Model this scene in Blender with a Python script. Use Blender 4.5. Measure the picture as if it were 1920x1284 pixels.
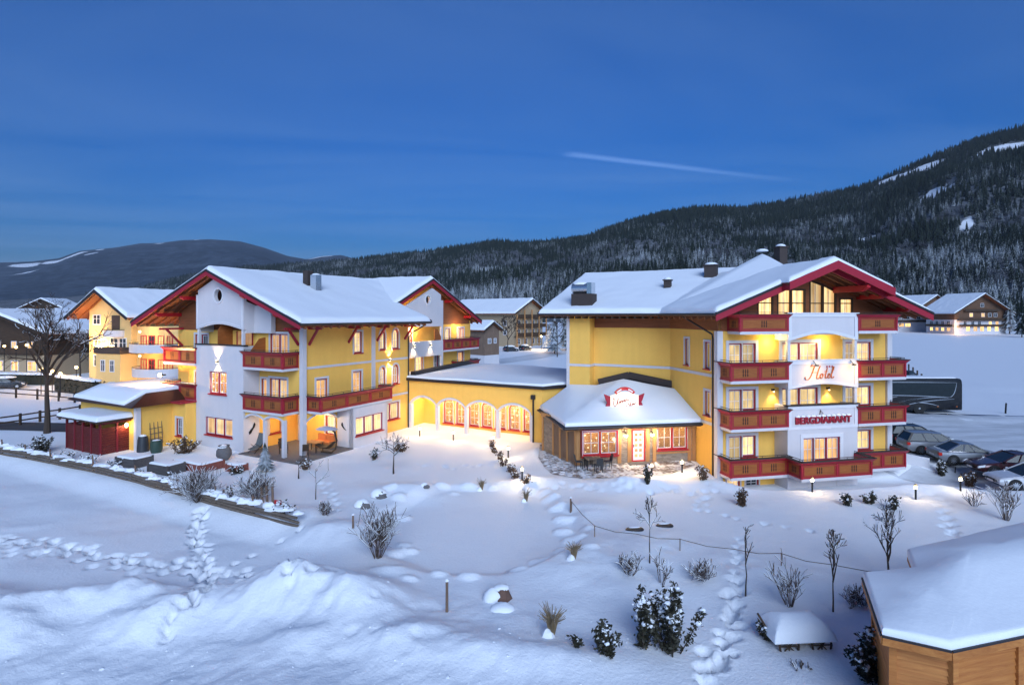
import bpy, bmesh, math, random
import numpy as np
from mathutils import Vector, Matrix, geometry, noise

# ------------------------------------------------------------------ camera, sky, sun, exposure
for o in list(bpy.data.objects):
    bpy.data.objects.remove(o)
SC = bpy.context.scene
COL = SC.collection
R = math.radians
FPX, CAMH, HORIZ = 1066.7, 10.4, 590.0        # focal length in photo pixels, eye height, horizon row

cam = bpy.data.cameras.new('camera')
cam.lens = 20.0
cam.sensor_width = 36.0
cam.shift_y = -52.0 / 1920.0
cam.clip_start = 0.1
cam.clip_end = 30000.0
camo = bpy.data.objects.new('camera', cam)
camo.location = (0, 0, CAMH)
camo.rotation_euler = (R(90), 0, 0)
COL.objects.link(camo)
SC.camera = camo

SUN_EL, SUN_ROT = R(2.5), R(180)
world = bpy.data.worlds.new('World')
SC.world = world
world.use_nodes = True
wt = world.node_tree
wt.nodes.clear()
def wn(t, **k):
    n = wt.nodes.new(t)
    for a, b in k.items():
        setattr(n, a, b)
    return n
w_out = wn('ShaderNodeOutputWorld')
w_bg = wn('ShaderNodeBackground')
w_sky = wn('ShaderNodeTexSky', sky_type='NISHITA')
w_sky.sun_disc = False
w_sky.sun_elevation = SUN_EL
w_sky.sun_rotation = SUN_ROT
w_sky.altitude = 900
w_sky.air_density = 1.0
w_sky.dust_density = 0.2
w_sky.ozone_density = 6.0
# dusk: deepen the blue of the twilight sky
w_tint = wn('ShaderNodeMix', data_type='RGBA', blend_type='MULTIPLY')
w_tint.inputs[0].default_value = 1.0
wt.links.new(w_sky.outputs[0], w_tint.inputs[6])
w_tint.inputs[7].default_value = (0.88, 0.93, 1.02, 1)
# thin streaks of high cloud and an old contrail, as directions on the sky
w_geo = wn('ShaderNodeTexCoord')
w_sep = wn('ShaderNodeSeparateXYZ')
wt.links.new(w_geo.outputs['Generated'], w_sep.inputs[0])
def wmath(op, a, b=None, c=None):
    n = wn('ShaderNodeMath', operation=op)
    for i, s in enumerate((a, b, c)):
        if s is None:
            continue
        if isinstance(s, (int, float)):
            n.inputs[i].default_value = s
        else:
            wt.links.new(s, n.inputs[i])
    return n.outputs[0]
zc = wmath('MAXIMUM', w_sep.outputs[2], 0.03)
cu = wmath('DIVIDE', w_sep.outputs[0], zc)
cv = wmath('DIVIDE', w_sep.outputs[1], zc)
w_comb = wn('ShaderNodeCombineXYZ')
wt.links.new(wmath('MULTIPLY_ADD', cv, 0.10, wmath('MULTIPLY', cu, 0.35)), w_comb.inputs[0])
wt.links.new(wmath('MULTIPLY_ADD', cu, -0.10, wmath('MULTIPLY', cv, 0.9)), w_comb.inputs[1])
w_noi = wn('ShaderNodeTexNoise')
w_noi.inputs['Scale'].default_value = 0.75
w_noi.inputs['Detail'].default_value = 5
w_noi.inputs['Roughness'].default_value = 0.52
w_noi.inputs['Distortion'].default_value = 0.6
wt.links.new(w_comb.outputs[0], w_noi.inputs['Vector'])
w_ramp = wn('ShaderNodeValToRGB')
w_ramp.color_ramp.elements[0].position = 0.36
w_ramp.color_ramp.elements[0].color = (0, 0, 0, 1)
w_ramp.color_ramp.elements[1].position = 0.72
w_ramp.color_ramp.elements[1].color = (1, 1, 1, 1)
wt.links.new(w_noi.outputs[0], w_ramp.inputs[0])
# contrail: a narrow band on the plane of the high clouds
CT_A, CT_B = (0.331, 3.53), (1.92, 4.18)
dx, dy = CT_B[0] - CT_A[0], CT_B[1] - CT_A[1]
ln = math.hypot(dx, dy)
dx, dy = dx / ln, dy / ln
along = wmath('ADD', wmath('MULTIPLY', wmath('SUBTRACT', cu, CT_A[0]), dx), wmath('MULTIPLY', wmath('SUBTRACT', cv, CT_A[1]), dy))
acro = wmath('ABSOLUTE', wmath('ADD', wmath('ADD', wmath('MULTIPLY', wmath('SUBTRACT', cu, CT_A[0]), -dy), wmath('MULTIPLY', wmath('SUBTRACT', cv, CT_A[1]), dx)),
                               wmath('MULTIPLY', wmath('SUBTRACT', w_noi.outputs[0], 0.5), 0.10)))
def wmap(v, a, b, c, d):
    n = wn('ShaderNodeMapRange', interpolation_type='SMOOTHSTEP')
    wt.links.new(v, n.inputs[0])
    for i, s in enumerate((a, b, c, d)):
        n.inputs[i + 1].default_value = s
    return n.outputs[0]
trail = wmath('MULTIPLY', wmath('MULTIPLY', wmap(acro, 0.0, 0.085, 1.0, 0.0), wmap(along, -0.05, 0.1, 0.0, 1.0)), wmap(along, 0.5, 2.2, 1.0, 0.0))
cl = wmath('ADD', wmath('MULTIPLY', w_ramp.outputs[0], 0.30), wmath('MULTIPLY', trail, 0.0))
w_mix = wn('ShaderNodeMix', data_type='RGBA', blend_type='MIX')
wt.links.new(cl, w_mix.inputs[0])
wt.links.new(w_tint.outputs[2], w_mix.inputs[6])
w_mix.inputs[7].default_value = (0.62, 1.18, 2.35, 1)
w_mix2 = wn('ShaderNodeMix', data_type='RGBA', blend_type='MIX')
wt.links.new(wmath('MULTIPLY', trail, 0.12), w_mix2.inputs[0])
wt.links.new(w_mix.outputs[2], w_mix2.inputs[6])
w_mix2.inputs[7].default_value = (3.0, 4.6, 8.0, 1)
wt.links.new(w_mix2.outputs[2], w_bg.inputs[0])
w_bg.inputs[1].default_value = 0.115
wt.links.new(w_bg.outputs[0], w_out.inputs[0])

sun = bpy.data.lights.new('sun', 'SUN')
sun.energy = 1.40
sun.angle = R(42)
sun.color = (0.65, 0.79, 1.0)
suno = bpy.data.objects.new('sun', sun)
suno.rotation_euler = (R(62), 0, R(10))       # the last glow of the western sky, behind the camera
COL.objects.link(suno)

SC.render.engine = 'CYCLES'
SC.cycles.use_denoising = True
SC.cycles.denoiser = 'OPENIMAGEDENOISE'
SC.cycles.max_bounces = 5
SC.cycles.diffuse_bounces = 3
SC.cycles.glossy_bounces = 2
SC.cycles.transmission_bounces = 3
SC.cycles.transparent_max_bounces = 6
SC.cycles.sample_clamp_indirect = 4.0
SC.cycles.caustics_reflective = False
SC.cycles.caustics_refractive = False
SC.view_settings.view_transform = 'Standard'
SC.view_settings.look = 'None'
SC.view_settings.exposure = 1.35
SC.view_settings.gamma = 1.0

# ------------------------------------------------------------------ materials
MATS = {}
class NT:
    def __init__(s, name):
        s.m = bpy.data.materials.new(name)
        s.m.use_nodes = True
        s.t = s.m.node_tree
        s.t.nodes.clear()
        s.out = s.n('ShaderNodeOutputMaterial')
        MATS[name] = s.m
    def n(s, t, **k):
        x = s.t.nodes.new(t)
        for a, b in k.items():
            setattr(x, a, b)
        return x
    def l(s, a, b):
        s.t.links.new(a, b)
    def setin(s, sock, v):
        if isinstance(v, bpy.types.NodeSocket):
            s.l(v, sock)
        else:
            sock.default_value = v
    def math(s, op, *a):
        x = s.n('ShaderNodeMath', operation=op)
        for i, v in enumerate(a):
            s.setin(x.inputs[i], v)
        return x.outputs[0]
    def coord(s, which='Object'):
        return s.n('ShaderNodeTexCoord').outputs[which]
    def mapping(s, vec, scale=(1, 1, 1), loc=(0, 0, 0)):
        x = s.n('ShaderNodeMapping')
        s.l(vec, x.inputs[0])
        x.inputs['Scale'].default_value = scale
        s.setin(x.inputs['Location'], loc)
        return x.outputs[0]
    def noise(s, vec, scale, detail=3, rough=0.5, dist=0.0):
        x = s.n('ShaderNodeTexNoise')
        s.l(vec, x.inputs['Vector'])
        x.inputs['Scale'].default_value = scale
        x.inputs['Detail'].default_value = detail
        x.inputs['Roughness'].default_value = rough
        x.inputs['Distortion'].default_value = dist
        return x.outputs[0]
    def ramp(s, v, stops):
        x = s.n('ShaderNodeValToRGB')
        s.l(v, x.inputs[0])
        cr = x.color_ramp
        while len(cr.elements) < len(stops):
            cr.elements.new(0.5)
        for e, (p, c) in zip(cr.elements, stops):
            e.position = p
            e.color = (c, c, c, 1) if isinstance(c, (int, float)) else (*c, 1)
        return x.outputs[0]
    def mix(s, f, a, b, mode='MIX'):
        x = s.n('ShaderNodeMix', data_type='RGBA', blend_type=mode)
        s.setin(x.inputs[0], f)
        for i, v in ((6, a), (7, b)):
            if isinstance(v, tuple) and len(v) == 3:
                v = (*v, 1)
            s.setin(x.inputs[i], v)
        return x.outputs[2]
    def bump(s, h, strength=0.3, dist=0.02):
        x = s.n('ShaderNodeBump')
        x.inputs['Strength'].default_value = strength
        x.inputs['Distance'].default_value = dist
        s.l(h, x.inputs['Height'])
        return x.outputs[0]
    def principled(s, col, rough=0.6, metal=0.0, normal=None, spec=0.5, emis=None, estr=0.0, **k):
        p = s.n('ShaderNodeBsdfPrincipled')
        if isinstance(col, tuple) and len(col) == 3:
            col = (*col, 1)
        s.setin(p.inputs['Base Color'], col)
        s.setin(p.inputs['Roughness'], rough)
        p.inputs['Metallic'].default_value = metal
        p.inputs['Specular IOR Level'].default_value = spec
        if normal is not None:
            s.l(normal, p.inputs['Normal'])
        if emis is not None:
            if isinstance(emis, tuple) and len(emis) == 3:
                emis = (*emis, 1)
            s.setin(p.inputs['Emission Color'], emis)
            s.setin(p.inputs['Emission Strength'], estr)
        for a, b in k.items():
            s.setin(p.inputs[a], b)
        s.l(p.outputs[0], s.out.inputs[0])
        return p

def m_plain(name, col, rough=0.6, metal=0.0, var=0.12, scale=3.0, bump=0.0, bscale=30.0, spec=0.4):
    t = NT(name)
    co = t.coord('Object')
    nz = t.noise(co, scale, 4, 0.6)
    lo = tuple(c * (1 - var) for c in col)
    hi = tuple(min(1, c * (1 + var)) for c in col)
    c = t.mix(nz, lo, hi)
    nrm = t.bump(t.noise(co, bscale, 3, 0.6), bump, 0.02) if bump else None
    t.principled(c, rough, metal, nrm, spec)
    return t.m

def m_snow(name, fine=14.0, amp=0.35, big=1.1):
    t = NT(name)
    co = t.n('ShaderNodeNewGeometry').outputs['Position']
    n1 = t.noise(co, big, 4, 0.55)
    n2 = t.noise(co, fine, 3, 0.6)
    h = t.math('ADD', t.math('MULTIPLY', n1, 1.0), t.math('MULTIPLY', n2, 0.22))
    nrm = t.bump(h, amp, 0.14)
    c = t.mix(n2, (0.83, 0.86, 0.90), (0.90, 0.92, 0.95))
    t.principled(c, 0.62, 0, nrm, 0.25)
    return t.m

def m_stucco(name, col, var=0.075):
    t = NT(name)
    co = t.coord('Object')
    n1 = t.noise(co, 0.9, 6, 0.72)
    n2 = t.noise(co, 30, 3, 0.65)
    streak = t.noise(t.mapping(co, (2.0, 2.0, 0.15)), 1.6, 4, 0.6)
    k = t.math('ADD', t.math('MULTIPLY', n1, 0.6), t.math('MULTIPLY', streak, 0.4))
    c = t.mix(k, tuple(x * (1 - 2.6 * var) for x in col), tuple(min(1, x * (1 + 2 * var)) for x in col))
    t.principled(c, 0.85, 0, t.bump(n2, 0.4, 0.015), 0.2)
    return t.m

def m_wood(name, c0, c1, axis='x', scale=3.0, rough=0.6):
    t = NT(name)
    co = t.coord('Object')
    inf = t.n('ShaderNodeObjectInfo')
    off = t.math('MULTIPLY', inf.outputs['Random'], 37.0)
    cb = t.n('ShaderNodeCombineXYZ')
    for i in range(3):
        t.l(off, cb.inputs[i])
    sc = {'x': (0.35, 5, 5), 'y': (5, 0.35, 5), 'z': (5, 5, 0.35)}[axis]
    v = t.mapping(co, sc, cb.outputs[0])
    g = t.noise(v, scale, 5, 0.65, 0.6)
    big = t.noise(co, 0.8, 2, 0.5)
    k = t.ramp(g, [(0.25, 0.0), (0.75, 1.0)])
    c = t.mix(k, c0, c1)
    c = t.mix(t.math('MULTIPLY', big, 0.45), c, tuple(x * 0.6 for x in c0))
    t.principled(c, rough, 0, t.bump(g, 0.3, 0.01), 0.3)
    return t.m

def m_window(name, warm=(1.0, 0.62, 0.22), cream=(1.0, 0.84, 0.52), strength=1.0, curtain=True):
    """a lit room behind glass: curtain folds, brighter towards the lamp, gloss of the pane"""
    t = NT(name)
    g = t.coord('Generated')
    s = t.n('ShaderNodeSeparateXYZ')
    t.l(g, s.inputs[0])
    inf = t.n('ShaderNodeObjectInfo').outputs['Random']
    off = t.n('ShaderNodeCombineXYZ')
    t.l(t.math('MULTIPLY', inf, 53.0), off.inputs[0])
    t.l(t.math('MULTIPLY', inf, 91.0), off.inputs[2])
    v = t.mapping(g, (1, 1, 1), off.outputs[0])
    folds = t.noise(t.mapping(v, (9, 1, 0.25)), 1.6, 3, 0.5, 0.3)
    blot = t.noise(t.mapping(v, (1.6, 1, 1.3)), 1.3, 2, 0.5)
    side = t.math('ABSOLUTE', t.math('SUBTRACT', s.outputs[0], 0.5))
    drape = t.ramp(t.math('ADD', side, t.math('MULTIPLY', t.math('SUBTRACT', blot, 0.5), 0.25)), [(0.26, 0.0), (0.34, 1.0)])
    k = t.ramp(folds, [(0.3, 0.0), (0.7, 1.0)])
    c = t.mix(k, warm, cream)
    lum = t.math('ADD', t.math('MULTIPLY', blot, 0.9), t.math('MULTIPLY', k, 0.35))
    if curtain:
        c = t.mix(t.math('MULTIPLY', drape, 0.75), c, t.mix(k, (0.75, 0.36, 0.12), (1.0, 0.58, 0.25)))
    lum = t.math('MULTIPLY', lum, t.math('ADD', 0.38, t.math('MULTIPLY', inf, 1.25)))
    t.principled((0.12, 0.09, 0.06), 0.08, 0, None, 0.5, c, t.math('MULTIPLY', lum, strength))
    return t.m

def m_interior(name, strength=1.2, scale=7.0):
    """dining room seen through large panes: lamps, decorations, dark furniture"""
    t = NT(name)
    co = t.coord('Object')
    inf = t.n('ShaderNodeObjectInfo').outputs['Random']
    off = t.n('ShaderNodeCombineXYZ')
    t.l(t.math('MULTIPLY', inf, 31.0), off.inputs[0])
    t.l(t.math('MULTIPLY', inf, 17.0), off.inputs[2])
    v = t.mapping(co, (1, 0.0, 1), off.outputs[0])
    n1 = t.noise(v, scale * 0.35, 3, 0.6, 0.4)
    n2 = t.noise(t.mapping(v, (1.0, 1, 1.6)), scale, 3, 0.6, 0.5)
    vo = t.n('ShaderNodeTexVoronoi')
    t.l(v, vo.inputs['Vector'])
    vo.inputs['Scale'].default_value = scale * 0.42
    spot = t.ramp(vo.outputs['Distance'], [(0.10, 1.0), (0.27, 0.0)])
    c = t.ramp(n2, [(0.30, (0.05, 0.016, 0.006)), (0.46, (0.75, 0.22, 0.04)), (0.60, (1.0, 0.50, 0.13)), (0.75, (1.0, 0.85, 0.5))])
    s = t.n('ShaderNodeSeparateXYZ')
    t.l(t.coord('Generated'), s.inputs[0])
    up = t.ramp(s.outputs[2], [(0.0, 0.35), (0.45, 0.75), (1.0, 1.15)])
    lum = t.math('MULTIPLY', t.math('ADD', 0.35, n1), up)
    c = t.mix(spot, c, (1.0, 0.82, 0.5))
    lum = t.math('ADD', lum, t.math('MULTIPLY', spot, 1.3))
    t.principled((0.05, 0.04, 0.03), 0.08, 0, None, 0.5, c, t.math('MULTIPLY', lum, strength))
    return t.m

def m_emit(name, col, strength):
    t = NT(name)
    e = t.n('ShaderNodeEmission')
    e.inputs[0].default_value = (*col, 1)
    e.inputs[1].default_value = strength
    t.l(e.outputs[0], t.out.inputs[0])
    return t.m

m_snow('snow', 14, 0.30, 1.1)
m_snow('roof_snow', 10, 0.22, 0.7)
m_stucco('yellow_plaster', (0.96, 0.525, 0.115))
m_stucco('pale_yellow_plaster', (0.74, 0.52, 0.22))
m_stucco('white_plaster', (0.62, 0.595, 0.61), 0.05)
m_stucco('grey_concrete', (0.42, 0.40, 0.38))
m_plain('red_paint', (0.34, 0.015, 0.032), 0.45, var=0.18, scale=6, bump=0.05)
m_plain('shed_red', (0.20, 0.014, 0.022), 0.5, var=0.18, scale=6)
m_plain('bright_red_paint', (0.46, 0.016, 0.022), 0.4, var=0.12, scale=6)
m_plain('white_paint', (0.70, 0.69, 0.71), 0.45, var=0.05)
m_wood('red_wood', (0.10, 0.014, 0.012), (0.20, 0.032, 0.026), 'x')
m_wood('balcony_wood', (0.24, 0.065, 0.016), (0.46, 0.155, 0.04), 'x', 3.5)
m_wood('gable_wood', (0.20, 0.06, 0.02), (0.36, 0.125, 0.045), 'x', 2.2)
m_wood('rafter_wood', (0.17, 0.055, 0.02), (0.33, 0.12, 0.045), 'y', 2.2)
m_wood('beam_wood', (0.36, 0.17, 0.06), (0.55, 0.30, 0.12), 'z', 2.2)
m_wood('old_wood', (0.10, 0.075, 0.055), (0.26, 0.20, 0.155), 'x', 2.5, 0.8)
m_wood('old_wood_upright', (0.13, 0.085, 0.06), (0.30, 0.20, 0.14), 'z', 2.5, 0.8)
m_wood('dark_wood', (0.035, 0.022, 0.014), (0.10, 0.06, 0.035), 'x', 2.5, 0.7)
m_wood('cabin_wood', (0.36, 0.11, 0.025), (0.68, 0.29, 0.075), 'x', 1.7, 0.6)
m_wood('bed_wood', (0.06, 0.055, 0.055), (0.16, 0.145, 0.14), 'x', 2.5, 0.85)
m_wood('red_bed_wood', (0.20, 0.055, 0.04), (0.36, 0.13, 0.10), 'x', 2.5, 0.85)
m_plain('slot_dark', (0.055, 0.018, 0.012), 0.8)
m_plain('dark_metal', (0.035, 0.03, 0.032), 0.45, 0.3)
m_plain('brown_metal', (0.10, 0.045, 0.028), 0.4, 0.5, var=0.25, scale=2)
m_plain('silver_metal', (0.62, 0.65, 0.68), 0.22, 0.9)
m_plain('dark_brown', (0.055, 0.04, 0.035), 0.8, var=0.2)
m_plain('iron', (0.02, 0.02, 0.022), 0.5, 0.4)
m_plain('glass_dark', (0.02, 0.025, 0.032), 0.06, 0.0, var=0.3, spec=0.7)
m_plain('car_glass', (0.018, 0.026, 0.03), 0.12, 0.0, var=0.3, spec=0.3)
m_plain('rubber', (0.015, 0.015, 0.016), 0.75)
m_plain('bark', (0.055, 0.038, 0.028), 0.9, var=0.35, scale=8)
m_plain('twig', (0.10, 0.07, 0.055), 0.9, var=0.35, scale=8)
m_plain('dry_grass', (0.26, 0.19, 0.11), 0.9, var=0.35, scale=8)
m_plain('evergreen_leaf', (0.035, 0.032, 0.018), 0.6, var=0.5, scale=9)
m_plain('brown_leaf', (0.10, 0.055, 0.028), 0.7, var=0.45, scale=9)
m_plain('green_plastic', (0.03, 0.06, 0.045), 0.5)
m_plain('dark_plastic', (0.03, 0.035, 0.042), 0.5)
m_plain('sign_orange', (0.55, 0.13, 0.02), 0.5)
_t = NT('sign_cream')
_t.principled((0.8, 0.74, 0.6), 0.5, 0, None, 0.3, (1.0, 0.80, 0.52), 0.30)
m_plain('canvas', (0.42, 0.42, 0.50), 0.8)
m_plain('orange_fabric', (0.60, 0.20, 0.06), 0.85)
m_plain('grey_fabric', (0.10, 0.115, 0.12), 0.85)
m_plain('stone_grey', (0.14, 0.13, 0.13), 0.9, var=0.3, scale=5, bump=0.4, bscale=12)
m_plain('stone_brown', (0.16, 0.09, 0.065), 0.9, var=0.35, scale=5, bump=0.4, bscale=12)
m_plain('lodge_plaster', (0.40, 0.30, 0.19), 0.9)
m_plain('asphalt', (0.055, 0.055, 0.06), 0.85, var=0.3)
m_window('lit_room', (1.0, 0.55, 0.17), (1.0, 0.78, 0.42), strength=0.62)
m_window('lit_room_bright', (1.0, 0.62, 0.20), (1.0, 0.80, 0.42), 0.62, False)
m_window('lit_room_orange', (1.0, 0.40, 0.09), (1.0, 0.62, 0.25), 0.60)
m_window('far_lit', (1.0, 0.42, 0.08), (1.0, 0.66, 0.26), 0.9, False)
m_wood('chalet_wood', (0.10, 0.052, 0.028), (0.20, 0.11, 0.065), 'x', 1.5, 0.8)
m_interior('dining_room', 0.8)
m_interior('bar_room', 0.42, 9.0)
m_emit('lamp_glow', (1.0, 0.72, 0.34), 8.0)
m_emit('flood_hot', (1.0, 0.75, 0.40), 60.0)
m_emit('far_lamp_glow', (1.0, 0.62, 0.22), 5.0)
m_emit('flood_glow', (1.0, 0.80, 0.45), 16.0)
def _paint(name, col, coat=0.6, metal=0.5, grime_=0.5):
    t = NT(name)
    co = t.coord('Object')
    nz = t.noise(co, 2.2, 4, 0.6)
    grime = t.ramp(t.noise(co, 5.0, 5, 0.7), [(0.45, 0.0), (0.8, grime_)])
    c = t.mix(grime, col, (0.22, 0.21, 0.21))
    t.principled(c, t.math('ADD', 0.24, t.math('MULTIPLY', nz, 0.18)), metal, None, 0.5, **{'Coat Weight': coat, 'Coat Roughness': 0.08})
_paint('car_silver', (0.36, 0.37, 0.40))
_paint('car_grey', (0.30, 0.32, 0.36))
_paint('car_dark_blue', (0.018, 0.024, 0.034))
_paint('car_maroon', (0.07, 0.012, 0.016))
_paint('car_white', (0.62, 0.63, 0.66), metal=0.0)
_paint('coach_black', (0.006, 0.006, 0.008), 0.15, metal=0.0, grime_=0.12)
m_plain('tail_red', (0.55, 0.03, 0.02), 0.2)
m_plain('head_lamp', (0.75, 0.78, 0.80), 0.1)
m_plain('chrome', (0.7, 0.7, 0.72), 0.12, 1.0)
def _stones():
    t = NT('rough_stone')
    co = t.coord('Object')
    v = t.n('ShaderNodeTexVoronoi')
    t.l(t.mapping(co, (1.6, 1.6, 4.0)), v.inputs['Vector'])
    v.inputs['Scale'].default_value = 2.0
    c = t.mix(v.outputs['Color'], (0.20, 0.165, 0.13), (0.38, 0.32, 0.26))
    n = t.noise(co, 9, 4, 0.7)
    c = t.mix(t.math('MULTIPLY', n, 0.5), c, (0.12, 0.09, 0.07))
    t.principled(c, 0.9, 0, t.bump(t.math('ADD', v.outputs['Distance'], n), 0.6, 0.05), 0.2)
_stones()
# ------------------------------------------------------------------ mesh helpers
V = Vector
I4 = Matrix.Identity(4)
def T(x, y, z=0): return Matrix.Translation((x, y, z))
def RZ(deg): return Matrix.Rotation(R(deg), 4, 'Z')

class MB:
    def __init__(s):
        s.v, s.f = [], []
    def add(s, vs, fs):
        n = len(s.v)
        s.v += [tuple(p) for p in vs]
        s.f += [tuple(i + n for i in f) for f in fs]
        return s
    def box(s, x0, x1, y0, y1, z0, z1, m=None):
        vs = [(x0, y0, z0), (x1, y0, z0), (x1, y1, z0), (x0, y1, z0), (x0, y0, z1), (x1, y0, z1), (x1, y1, z1), (x0, y1, z1)]
        if m is not None:
            vs = [m @ V(p) for p in vs]
        return s.add(vs, [(0, 3, 2, 1), (4, 5, 6, 7), (0, 1, 5, 4), (1, 2, 6, 5), (2, 3, 7, 6), (3, 0, 4, 7)])
    def hexa(s, b, t):
        return s.add(list(b) + list(t), [(0, 3, 2, 1), (4, 5, 6, 7), (0, 1, 5, 4), (1, 2, 6, 5), (2, 3, 7, 6), (3, 0, 4, 7)])
    def bar(s, a, b, w, h, up=V((0, 0, 1))):
        a, b = V(a), V(b)
        d = (b - a).normalized()
        sx = d.cross(up)
        if sx.length < 1e-4:
            sx = d.cross(V((0, 1, 0)))
        sx = sx.normalized() * (w / 2)
        sz = sx.cross(d).normalized() * (h / 2)
        q = lambda c: [c - sx - sz, c + sx - sz, c + sx + sz, c - sx + sz]
        A, B = q(a), q(b)
        return s.add(A + B, [(0, 1, 2, 3), (7, 6, 5, 4), (0, 4, 5, 1), (1, 5, 6, 2), (2, 6, 7, 3), (3, 7, 4, 0)])
    def tube(s, pts, rad, n=6, cap=True):
        pts = [V(p) for p in pts]
        if isinstance(rad, (int, float)):
            rad = [rad] * len(pts)
        rings = []
        for i, p in enumerate(pts):
            d = (pts[min(i + 1, len(pts) - 1)] - pts[max(i - 1, 0)])
            d = d.normalized() if d.length > 1e-9 else V((0, 0, 1))
            a = d.cross(V((0.3, 0.9, 0.1)) if abs(d.z) > 0.9 else V((0, 0, 1))).normalized()
            b = d.cross(a)
            rings.append([p + (a * math.cos(t) + b * math.sin(t)) * rad[i] for t in (2 * math.pi * k / n for k in range(n))])
        vs = [q for r in rings for q in r]
        fs = []
        for i in range(len(pts) - 1):
            for k in range(n):
                fs.append((i * n + k, i * n + (k + 1) % n, (i + 1) * n + (k + 1) % n, (i + 1) * n + k))
        if cap:
            fs.append(tuple(range(n - 1, -1, -1)))
            fs.append(tuple((len(pts) - 1) * n + k for k in range(n)))
        return s.add(vs, fs)
    def cyl(s, c, r, h, n=16, r2=None):
        c = V(c)
        return s.tube([c, c + V((0, 0, h))], [r, r if r2 is None else r2], n)
    def lathe(s, prof, n=16, c=(0, 0, 0)):
        c = V(c)
        vs = []
        for r, z in prof:
            vs += [c + V((r * math.cos(2 * math.pi * k / n), r * math.sin(2 * math.pi * k / n), z)) for k in range(n)]
        fs = []
        for i in range(len(prof) - 1):
            for k in range(n):
                fs.append((i * n + k, i * n + (k + 1) % n, (i + 1) * n + (k + 1) % n, (i + 1) * n + k))
        fs.append(tuple(range(n - 1, -1, -1)))
        fs.append(tuple((len(prof) - 1) * n + k for k in range(n)))
        return s.add(vs, fs)
    def panel(s, outline, holes=(), y0=0.0, y1=0.2):
        """upright sheet in the x-z plane with openings, from y0 (front) to y1"""
        loops = [[V((a, b, 0)) for a, b in outline]] + [[V((a, b, 0)) for a, b in h] for h in holes]
        tris = geometry.tessellate_polygon(loops)
        flat = [(p.x, p.y) for lp in loops for p in lp]
        n = len(flat)
        vs = [(a, y0, b) for a, b in flat] + [(a, y1, b) for a, b in flat]
        fs = []
        for t in tris:
            a, b, c = (flat[i] for i in t)
            area = (b[0] - a[0]) * (c[1] - a[1]) - (c[0] - a[0]) * (b[1] - a[1])
            if abs(area) < 1e-9:
                continue
            t = t if area > 0 else t[::-1]
            fs.append(tuple(t))
            fs.append(tuple(i + n for i in t[::-1]))
        k = 0
        for lp in loops:
            m = len(lp)
            for i in range(m):
                a, b = k + i, k + (i + 1) % m
                fs.append((a, a + n, b + n, b))
            k += m
        return s.add(vs, fs)
    def blob(s, c, rx, ry, rz, rng=None, n=8, m=5, jag=0.15, flat=True):
        c = V(c)
        vs = []
        for j in range(m + 1):
            ph = math.pi * (j / m) * (0.5 if flat else 1.0)
            for k in range(n):
                th = 2 * math.pi * k / n
                q = 1 + (rng.uniform(-jag, jag) if rng and j else 0)
                z = math.cos(ph) if not flat else math.cos(ph)
                vs.append(c + V((rx * q * math.sin(ph) * math.cos(th), ry * q * math.sin(ph) * math.sin(th), rz * z * q)))
        fs = []
        for j in range(m):
            for k in range(n):
                a, b = j * n + k, j * n + (k + 1) % n
                fs.append((a, a + n, b + n, b))
        return s.add(vs, fs)
    def xf(s, m):
        s.v = [tuple(m @ V(p)) for p in s.v]
        return s
    def mesh(s, name, mat, smooth=False, angle=40):
        me = bpy.data.meshes.new(name)
        me.from_pydata(s.v, [], s.f)
        bm = bmesh.new()
        bm.from_mesh(me)
        bmesh.ops.recalc_face_normals(bm, faces=bm.faces)
        bm.to_mesh(me)
        bm.free()
        if mat:
            me.materials.append(MATS[mat])
        if smooth:
            for p in me.polygons:
                p.use_smooth = True
            if angle:
                me.set_sharp_from_angle(angle=R(angle))
        return me

def ob(name, me, parent=None, m=None):
    o = bpy.data.objects.new(name, me)
    COL.objects.link(o)
    if parent is not None:
        o.parent = parent
    if m is not None:
        o.matrix_basis = m
    return o
def part(name, mb, mat, parent=None, m=None, smooth=False, angle=40):
    return ob(name, mb.mesh(name, mat, smooth, angle), parent, m)
def tag(o, label, cat, group=None, kind=None):
    if label: o['label'] = label
    if cat: o['category'] = cat
    if group: o['group'] = group
    if kind: o['kind'] = kind
    return o
def thing(name, label, cat, loc=(0, 0, 0), rotz=0.0, group=None, scale=1.0):
    o = bpy.data.objects.new(name, None)
    o.empty_display_size = 0.3
    COL.objects.link(o)
    o.location = loc
    o.rotation_euler = (0, 0, R(rotz))
    o.scale = (scale,) * 3
    return tag(o, label, cat, group)
def copy_tree(o, parent=None):
    c = o.copy()
    COL.objects.link(c)
    c.parent = parent
    for ch in [x for x in bpy.data.objects if x.parent == o]:
        copy_tree(ch, c)
    return c

# ------------------------------------------------------------------ terrain
_NZ = {}
def vnoise(x, y, seed=0, n=256):
    if seed not in _NZ:
        _NZ[seed] = np.random.RandomState(seed).rand(n, n)
    g = _NZ[seed]
    xi, yi = np.floor(x).astype(int), np.floor(y).astype(int)
    fx, fy = x - xi, y - yi
    fx, fy = fx * fx * (3 - 2 * fx), fy * fy * (3 - 2 * fy)
    a, b = xi % n, yi % n
    a1, b1 = (xi + 1) % n, (yi + 1) % n
    return (g[a, b] * (1 - fx) + g[a1, b] * fx) * (1 - fy) + (g[a, b1] * (1 - fx) + g[a1, b1] * fx) * fy
def fbm(x, y, seed=0, oct=4, gain=0.5):
    s, a, t = 0, 1.0, 0
    for i in range(oct):
        s = s + a * (vnoise(x * 2 ** i, y * 2 ** i, seed + i) - 0.5)
        t += a
        a *= gain
    return s / t
def sstep(a, b, x):
    t = np.clip((x - a) / (b - a), 0, 1)
    return t * t * (3 - 2 * t)
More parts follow.
